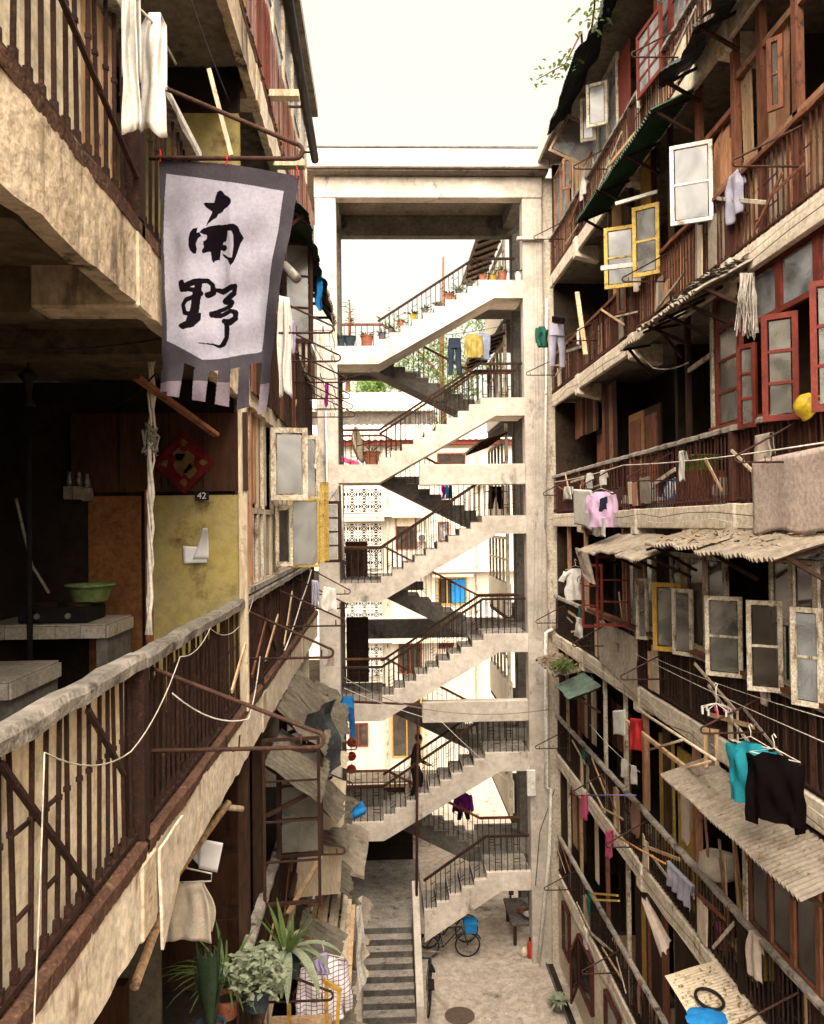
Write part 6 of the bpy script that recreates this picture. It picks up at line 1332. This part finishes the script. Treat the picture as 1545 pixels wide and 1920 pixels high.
cable('white electric cord draped along the near left handrail', [LS.p(7.0, LZ[0] + .95, .06), LS.p(6.2, LZ[0] + .80, .07), LS.p(5.2, LZ[0] + .92, .07), LS.p(4.35, LZ[0] + .88, .09), LS.p(3.5, LZ[0] + .62, .09), LS.p(2.62, LZ[0] + .86, .09), LS.p(2.56, LZ[0] + .1, .08), LS.p(2.5, LZ[0] - .6, .08)], .003, mat('old_cord', (.52, .47, .38), bump=0), .05)
cable('thin pale cord sagging over the nearest left brackets', [LS.p(4.3, LZ[0] + .7, .06), LS.p(4.9, LZ[0] + .42, .35), LS.p(6.4, LZ[0] + .55, .2)], .004, M_wirew, .06)
cable('white cord wandering along the far left railing', [LS.p(9, LZ[0] + .2, .08), LS.p(10.5, LZ[0] + .6, .12), LS.p(12, LZ[0] + .9, .12)], .008, M_wirew, .03)
for i in range(4):
    a = on_y(1000 + 8 * i, 640 + 60 * i, YS - .08); cable('thin pale cable on the right pillar face, %s of four' % OR[i].replace('nearest', 'first'), [on_y(998 + 7 * i, 400, YS - .08), on_y(1003 + 6 * i, 760, YS - .08), on_y(1001 + 7 * i, 1180, YS - .08)], .006, M_wirew, .0)
cable('black wire drooping under the right gallery above the lime tub', [PR(1190, 640, .1), PR(1225, 690, .2), PR(1290, 680, .1)], .012, M_rail, .05)
cable('cord running from the right pillar along the third gallery', [on_y(1030, 905, YS - .2), PR(1170, 872, .3), PR(1545, 830, .25)], .008, M_wirew, .04)
tag(bar('leaning_plank', M_wood[2], None, PR(1082, 548, .1), PR(1098, 665, .15), .09, .03), 'narrow plank leaning on the second right railing near the pillar', 'plank')
bc_ = MB()
for i in range(26): 
    a = random.random(); q_ = PR(1388 + 26 * a, 512, .45); bc_.tube([q_, q_ + V((random.uniform(-.05, .05), random.uniform(-.05, .05), -.25)), q_ + V((random.uniform(-.07, .07), random.uniform(-.07, .07), -.55 - .15 * random.random()))], .008, 4)
tag(bc_.build('string_mop', M_rail, None), 'grey rag mop hanging from the ragged awning at the right', 'mop')
bm_ = MB()
for i in range(26): 
    a = random.random(); q_ = on_y(616 + 9 * a, 1222, YS - 1.2); bm_.tube([q_ + V((0, 0, .05)), q_ + V((random.uniform(-.05, .05), random.uniform(-.03, .03), -.15)), q_ + V((random.uniform(-.09, .09), random.uniform(-.05, .05), -.34))], .012, 4)
tag(bm_.build('string_mop', C_beige, None), 'pale string mop hanging before the left stair pillar', 'mop')
for i, yy in enumerate((1392, 1418, 1442)): 
    c_ = on_y(659, yy, 24.2); t = thing('paper_lantern', 'red lantern in the vertical row behind the left pillar, %s one' % ('top', 'middle', 'bottom')[i], 'lantern', c_); MB().lathe([(.04, -.13), (.11, -.09), (.15, 0), (.11, .09), (.04, .13)], c_, 12).build('shade', mat('lantern_red', (.55, .08, .04), bump=0), t, smooth=True); tube('cord', M_wire, t, [c_ + V((0, 0, .13)), c_ + V((0, 0, .2))], .008)

# ================================================================== yard: bicycles, bench, extinguisher
def bicycle(label, loc, heading, lean, basket=None, mf=None, s=1.0, child=False):
    t = thing('bicycle', label, 'bicycle', loc)
    M_ = Matrix.Translation(V(loc)) @ Matrix.Rotation(heading, 4, 'Z') @ Matrix.Rotation(lean, 4, 'X') @ Matrix.Scale(s, 4)
    r = .33; wb = 1.05; mf = mf or M_tarp
    def ring(cx, rad, th): return MB().tube([(cx + rad * math.cos(6.283 * i / 24), 0, r + rad * math.sin(6.283 * i / 24)) for i in range(25)], th, 6, False)
    for cx in (0, wb):
        wh = ring(cx, r - .02, .02).build('wheel', M_rubber, t, smooth=True, mw=M_); ring(cx, r - .045, .01).build('rim', M_steel, wh, smooth=True, mw=M_)
        b = MB()
        for i in range(12): a = 6.283 * i / 12; b.tube([(cx, 0, r), (cx + (r - .05) * math.cos(a), 0, r + (r - .05) * math.sin(a))], .003, 3)
        b.build('spokes', M_steel, wh, mw=M_)
        MB().tube([(cx + (r + .03) * math.cos(a), 0, r + (r + .03) * math.sin(a)) for a in [.4 + 2.2 * i / 8 for i in range(9)]], .02, 5).build('mudguard', mf, t, mw=M_)
    fr = MB(); A, B_, C_, D_ = (.0, 0, r), (.42, 0, .30), (.32, 0, .80), (.90, 0, .82)
    for p_, q_ in ((A, B_), (A, C_), (B_, C_), (B_, D_), (C_, D_), (D_, (wb, 0, r))): fr.tube([p_, q_], .017, 6)
    fr.build('frame', mf, t, smooth=True, mw=M_)
    MB().tube([D_, (.88, 0, .98), (.86, .0, 1.0)], .014, 6).build('stem', M_steel, t, mw=M_); MB().tube([(.74, -.26, 1.02), (.86, -.2, 1.0), (.88, 0, 1.0), (.86, .2, 1.0), (.74, .26, 1.02)], .014, 6).build('handlebar', M_steel, t, smooth=True, mw=M_)
    MB().prism([(.16, -.08, .88), (.44, -.02, .88), (.44, .02, .88), (.16, .08, .88)], (0, 0, .06)).build('saddle', M_black, t, mw=M_, bev=.015); MB().tube([C_, (.30, 0, .88)], .013, 6).build('seat_post', M_steel, t, mw=M_)
    MB().tube([(.42 + .1 * math.cos(6.283 * i / 12), .03, .30 + .1 * math.sin(6.283 * i / 12)) for i in range(13)], .008, 4, False).build('crank', M_steel, t, mw=M_)
    MB().box((-.22, -.07, .70), (.22, .07, .72)).build('carrier', M_rustd, t, mw=M_)
    if basket: MB().prism([(.98, -.16, .72), (1.24, -.16, .72), (1.28, -.18, .98), (.95, -.18, .98)], (0, .34, 0)).build('basket', basket, t, mw=M_)
    return t
g0 = on_z(800, 1800, 0)
bicycle('bicycle with blue front basket parked under the lowest flight', (on_z(800, 1798, 0).x, on_z(800, 1798, 0).y, 0), R(2), R(6), C_bright)
bicycle('dark bicycle leaning behind the one with the blue basket', (g0.x + .1, g0.y + .55, 0), R(14), R(-8), None)
bicycle('bicycle seen end-on beside the steps parapet', (on_z(798, 1905, 0).x + .05, on_z(798, 1905, 0).y, 0), R(88), R(7), None)
bicycle('black scooter-like bicycle parked behind the right pillar', (on_z(955, 1718, 0).x, on_z(955, 1718, 0).y, 0), R(80), R(5), None)
p_ = on_z(985, 1775, 0); tb = thing('stone_bench', 'low dark table with clutter beside the right pillar', 'table', p_)
x, y = p_.x - .35, p_.y
box('top', M_concd, tb, (x, y, .52), (x + .9, y + 1.5, .60), bev=.01)
for dx, dy in ((.06, .06), (.76, .06), (.06, 1.36), (.76, 1.36)): box('leg', M_dwood, tb, (x + dx, y + dy, 0), (x + dx + .08, y + dy + .08, .518))
towel('heap of dark red and brown cloth on the low table', C_brown, V((x + .2, y + .6, .72)), V((x + .75, y + .6, .78)), .12, .12, (0, -1, 0), name='cloth_heap', cat='cloth', folds=5, amp=.06, seed=2)
basin('dark enamel basin on the low table', (x + .55, y + .32, .602), .18, .09, M_steel, 'enamel_basin')
ex = on_z(994, 1795, 0); fe = thing('fire_extinguisher', 'red fire extinguisher on the ground beside the low table', 'extinguisher', ex)
MB().lathe([(.07, 0), (.075, .02), (.075, .34), (.05, .41), (.03, .43)], ex, 14).build('cylinder', M_red, fe, smooth=True); MB().box((ex.x - .02, ex.y - .02, .43), (ex.x + .02, ex.y + .02, .49)).box((ex.x - .02, ex.y - .1, .48), (ex.x + .02, ex.y + .04, .5)).build('valve', M_black, fe); MB().tube([(ex.x + .03, ex.y, .45), (ex.x + .1, ex.y, .35), (ex.x + .08, ex.y, .15)], .012, 6).build('hose', M_rubber, fe)
p_ = on_z(983, 1793, 0); pk = thing('clay_pot', 'pale clay jar beside the fire extinguisher', 'jar', p_); MB().lathe([(.05, 0), (.09, .06), (.08, .16), (.05, .2), (.06, .23)], p_, 14).build('body', M_plas, pk, smooth=True)
towel('blue plastic bag hanging on the right side behind the pillar', C_blue, on_y(990, 1655, 22.6), on_y(1002, 1655, 22.6), .7, .3, (0, -1, 0), name='plastic_bag', cat='bag', folds=2, amp=.06, seed=3)
mbx = box('meter_box', M_white, None, on_y(988, 1490, YS - .06), on_y(1004, 1445, YS - .16)); tag(mbx, 'pale metal box fixed to the right stair pillar', 'meter box')

# ================================================================== the person on the stairs
def person(label, foot, h=1.7):
    t = thing('person', label, 'person', foot); k = h / 1.7; f = V(foot)
    P = {'pel': (0, 0, .92), 'wai': (.03, 0, 1.08), 'che': (.08, 0, 1.30), 'nek': (.12, 0, 1.46), 'hd0': (.15, 0, 1.54), 'hd1': (.165, 0, 1.66),
         'lhp': (0, .09, .88), 'lkn': (.20, .10, .58), 'lan': (.14, .10, .26), 'lto': (.30, .11, .20), 'rhp': (0, -.09, .88), 'rkn': (.05, -.10, .46), 'ran': (-.12, -.10, .08), 'rto': (.04, -.11, .02),
         'lsh': (.09, .19, 1.38), 'lel': (.06, .25, 1.10), 'lwr': (.24, .22, .95), 'rsh': (.09, -.19, 1.38), 'rel': (.14, -.25, 1.12), 'rwr': (.36, -.24, 1.00)}
    RD = {'pel': (.15, .115), 'wai': (.14, .105), 'che': (.17, .12), 'nek': (.055, .055), 'hd0': (.075, .08), 'hd1': (.075, .085), 'lhp': (.09,) * 2, 'rhp': (.09,) * 2, 'lkn': (.065,) * 2, 'rkn': (.065,) * 2, 'lan': (.045,) * 2, 'ran': (.045,) * 2, 'lto': (.035,) * 2, 'rto': (.035,) * 2, 'lsh': (.065,) * 2, 'rsh': (.065,) * 2, 'lel': (.048,) * 2, 'rel': (.048,) * 2, 'lwr': (.034,) * 2, 'rwr': (.034,) * 2}
    E = [('pel', 'wai'), ('wai', 'che'), ('che', 'nek'), ('nek', 'hd0'), ('hd0', 'hd1'), ('pel', 'lhp'), ('lhp', 'lkn'), ('lkn', 'lan'), ('lan', 'lto'), ('pel', 'rhp'), ('rhp', 'rkn'), ('rkn', 'ran'), ('ran', 'rto'), ('che', 'lsh'), ('lsh', 'lel'), ('lel', 'lwr'), ('che', 'rsh'), ('rsh', 'rel'), ('rel', 'rwr')]
    for s_ in 'lr':
        w_ = V(P[s_ + 'wr']); pm = w_ + V((.07, 0, -.015)); P[s_ + 'pm'] = tuple(pm); RD[s_ + 'pm'] = (.032, .02); E.append((s_ + 'wr', s_ + 'pm'))
        for i in range(4):
            a = pm + V((.035, .012 * (i - 1.5), -.01)); b2 = a + V((.03, 0, -.03)); P['%sf%d' % (s_, i)] = tuple(a); P['%sg%d' % (s_, i)] = tuple(b2); RD['%sf%d' % (s_, i)] = RD['%sg%d' % (s_, i)] = (.009, .009); E += [(s_ + 'pm', '%sf%d' % (s_, i)), ('%sf%d' % (s_, i), '%sg%d' % (s_, i))]
        a = w_ + V((.05, .035 if s_ == 'r' else -.035, -.005)); P[s_ + 'th'] = tuple(a); RD[s_ + 'th'] = (.01, .01); E.append((s_ + 'pm', s_ + 'th'))
    ks = list(P); me = bpy.data.meshes.new('body'); me.from_pydata([P[q_] for q_ in ks], [(ks.index(a), ks.index(c_)) for a, c_ in E], [])
    o = bpy.data.objects.new('body', me); COL.objects.link(o); md = o.modifiers.new('s', 'SKIN'); md.use_smooth_shade = True
    for i, q_ in enumerate(ks): me.skin_vertices[0].data[i].radius = tuple(r_ * (1.22 if r_ > .03 and q_[:2] not in ('hd', 'ne') else 1.0) for r_ in RD[q_])
    me.skin_vertices[0].data[0].use_root = True
    o.modifiers.new('d', 'SUBSURF').levels = 2; o.modifiers['d'].render_levels = 2
    bpy.context.view_layer.update(); m2 = bpy.data.meshes.new_from_object(o.evaluated_get(bpy.context.evaluated_depsgraph_get())); bpy.data.objects.remove(o)
    m2.materials.clear()
    for m in (cloth('dark_jacket', (.022, .018, .02)), cloth('dark_trouser', (.018, .016, .02)), M_skin, M_rubber): m2.materials.append(m)
    for p_ in m2.polygons:
        c_ = p_.center; p_.use_smooth = True
        hand = (c_.x > .235 and .85 < c_.z < 1.06 and abs(c_.y) > .17)
        p_.material_index = 2 if c_.z > 1.47 or hand else 0 if c_.z > .90 else 3 if (c_.z < .10 and c_.y < 0) or (c_.z < .27 and c_.y > 0 and c_.x > .1) else 1
    mw = Matrix.Translation(f) @ Matrix.Scale(k, 4)
    link(bpy.data.objects.new('body', m2), t, mw)
    hd = V((.16, 0, 1.60)); b = MB()
    b.lathe([(.0, .125), (.05, .115), (.085, .07), (.096, .02), (.09, -.02), (.07, -.05)], (0, 0, 0), 16, False); MB.build(b, 'hair', M_hair, t, smooth=True, mw=mw @ Matrix.Translation(hd + V((-.025, 0, .02))) @ Matrix.Rotation(R(-14), 4, 'Y'))
    MB().add([(.235, 0, 1.635), (.245, -.014, 1.59), (.265, 0, 1.593), (.245, .014, 1.59), (.235, 0, 1.58)], [(0, 1, 2), (0, 2, 3), (1, 4, 2), (2, 4, 3)]).build('nose', M_skin, t, mw=mw)
    for s_ in (-1, 1): MB().lathe([(.0, -.008), (.010, 0), (0, .008)], (.236, .03 * s_, 1.628), 8, False).build('eye', M_black, t, mw=mw); MB().lathe([(.0, -.03), (.014, 0), (0, .03)], (.15, .085 * s_, 1.60), 8, False).build('ear', M_skin, t, mw=mw)
    MB().box((.236, -.022, 1.555), (.242, .022, 1.562)).build('mouth', C_brown, t, mw=mw)
    return t
st_i = 2; fx = XL1 + st_i * (XR1 - XL1) / 9
person('person in dark clothes climbing the fifth stair flight', (fx + .22, YS + .55, ST[-2] + (RZ[-2] - ST[-2]) / 10 * 2 + .012), 1.68)

# thin service cables strung along the gallery edges
for k in (1, 0, -1, -2, -3):
    for j, nm in enumerate(('upper', 'lower')):
        zz = RZ[k] - .08 - .12 * j; P_ = []
        for i in range(14): u = 7.3 + i * 1.02; P_.append(RS.p(u, zz + .04 * math.sin(i * 2.3 + k) + random.uniform(-.02, .02), .04 + .03 * (i % 2)))
        tag(tube('cable', M_wirew if (j + k) % 2 else M_wire, None, P_, .005, 4), '%s thin cable strung along the %s right gallery edge' % (nm, FT[k]), 'cable')
for j, (a, c_) in enumerate((((600, 700), (640, 760)), ((585, 640), (650, 705)), ((575, 700), (700, 690)), ((560, 980), (640, 905)))):
    cable('dark wire tangled before the left stair pillar, %s of four' % ('first', 'second', 'third', 'fourth')[j], [on_y(*a, 12), on_y((a[0] + c_[0]) / 2, (a[1] + c_[1]) / 2 + 14, 14), on_y(*c_, 19.5)], .006, M_wire, .05)
lit = litter('scraps of paper and dirt on the courtyard floor', lambda u, v: V((.9 + 3.2 * u, 18.1 + 6 * v, .006)), 45, .035, M_paper); lit2 = litter('dry leaves scattered on the courtyard floor', lambda u, v: V((.9 + 3.2 * u ** .5, 18.1 + 6 * v, .006)), 110, .03)
dr = thing('drain_channel', 'narrow dark drain channel along the right wall of the yard', 'drain', (4.0, 19, 0)); box('channel', M_floor, dr, (4.02, 12, .001), (4.16, 20.7, .005)); box('kerb', M_concd, dr, (3.97, 12, .001), (4.015, 20.7, .03))

# odds and ends kept on the lower right galleries
def crate(label, c, sx, sy, sz, m, name='cardboard_box', cat='box'):
    t = thing(name, label, cat, c); x, y, z = c; w_ = .014
    MB().box((x, y, z), (x + sx, y + sy, z + w_)).build('base', m, t)
    for lo, hi in (((x, y, z + w_), (x + w_, y + sy, z + sz)), ((x + sx - w_, y, z + w_), (x + sx, y + sy, z + sz)), ((x + w_, y, z + w_), (x + sx - w_, y + w_, z + sz)), ((x + w_, y + sy - w_, z + w_), (x + sx - w_, y + sy, z + sz))): box('side', m, t, lo, hi)
    bar('flap', m, t, (x - .004, y, z + sz), (x - .08, y, z + sz - .09), .004, .01) if False else None
    MB().prism([(x - .002, y, z + sz), (x - .002, y + sy, z + sz), (x - .09, y + sy, z + sz - .06), (x - .09, y, z + sz - .06)], (0, 0, .006)).build('flap', m, t); return t
M_card = mat('cardboard', (.42, .29, .17), (.34, .22, .12), ns=5, grime=.15)
crate('cardboard box on the fifth right gallery floor near the ochre doors', RS.p(12.2, RZ[-2] + .002, -.3), .4, .5, .42, M_card)
crate('second cardboard box stored farther along the fifth right gallery', RS.p(14.3, RZ[-2] + .002, -.35), .35, .45, .36, M_card)
crate('yellow plastic crate on the fifth right gallery by the awning post', RS.p(10.3, RZ[-2] + .002, -.3), .35, .5, .3, M_yel, 'plastic_crate', 'crate')
crate('pale wooden crate on the lowest right gallery', RS.p(14.0, RZ[-3] + .002, -.28), .4, .6, .5, M_wood[2], 'wooden_crate', 'crate')
crate('cardboard box on the lowest right gallery floor', RS.p(16.2, RZ[-3] + .002, -.35), .4, .5, .4, M_card)
def broom(label, p0, p1, m):
    t = thing('broom', label, 'broom', p0); p0 = V(p0); p1 = V(p1); tube('stick', M_wood[2], t, [p0 + (p1 - p0) * .25, p1], .013); b = MB(); d = (p0 - p1).normalized()
    for i in range(30): o_ = V([random.uniform(-.09, .09) for _ in range(3)]); b.tube([p0 + (p1 - p0) * .27, p0 + o_], .004, 3)
    b.build('bristles', m, t)
broom('straw broom leaning among poles behind the fifth right railing', RS.p(10.9, RZ[-2] + .05, -.25), RS.p(10.6, RZ[-2] + 1.5, -.1), M_dead)
broom('straw broom leaning at the near end of the fourth right gallery', RS.p(15.4, RZ[-1] + .05, -.3), RS.p(15.3, RZ[-1] + 1.5, -.12), M_dead)
for i, (u, k, m, nm) in enumerate(((11.15, -2, C_rose, 'pink'), (13.8, -2, M_steel, 'grey'), (17.2, 0, M_red, 'red'), (18.9, -2, C_blue, 'blue'), (12.9, -3, M_steel, 'grey'))):
    c_ = RS.p(u, RZ[k] + .002, -.3); t = thing('bucket', '%s bucket standing on the %s right gallery floor' % (nm, FT[k]), 'bucket', c_); MB().lathe([(.11, 0), (.15, .27), (.16, .275), (.145, .26), (.105, .01), (0, .01)], c_, 16, False).build('body', m, t, smooth=True); MB().tube([c_ + V((.15 * math.cos(a), .0, .27 + .16 * math.sin(a))) for a in [math.pi * i / 8 for i in range(9)]], .005, 4).build('handle', M_wire, t)
for i in range(7):
    u = 10.1 + .22 * i; tag(bar('stored_lath', pick([M_wood[2], M_wood[1], M_wood[0]]), None, RS.p(u, RZ[-2] + .05, -.28), RS.p(u + random.uniform(-.25, .25), RZ[-2] + random.uniform(1.3, 2.1), -.12), .035, .025), 'thin lath stored upright behind the fifth right railing by the awning post', 'lath', 'laths stored behind the fifth right railing')

cols = [C_white, C_beige, C_grey, C_navy, C_brown, C_cream, C_rose, C_greenc]; cnm = ['white', 'beige', 'grey', 'navy', 'brown', 'cream', 'rose', 'green']
n_r = 0
for k in (2, 1, -1, -2, -3):
    for i, u in enumerate((9.0 + random.random(), 13.0 + random.random(), 16.8 + random.random())):
        j = (n_r * 3 + k) % 8; n_r += 1; w_ = random.uniform(.15, .4)
        towel('%s rag thrown over the %s right handrail, %s from the viewer' % (cnm[j], FT[k], OR[i]), cols[j], RS.p(u, RZ[k] + 1.0, .0), RS.p(u + w_, RZ[k] + 1.0, .0), random.uniform(.25, .6), .2, (-1, 0, 0), name='rag', cat='cloth', folds=3, amp=.025, seed=n_r)
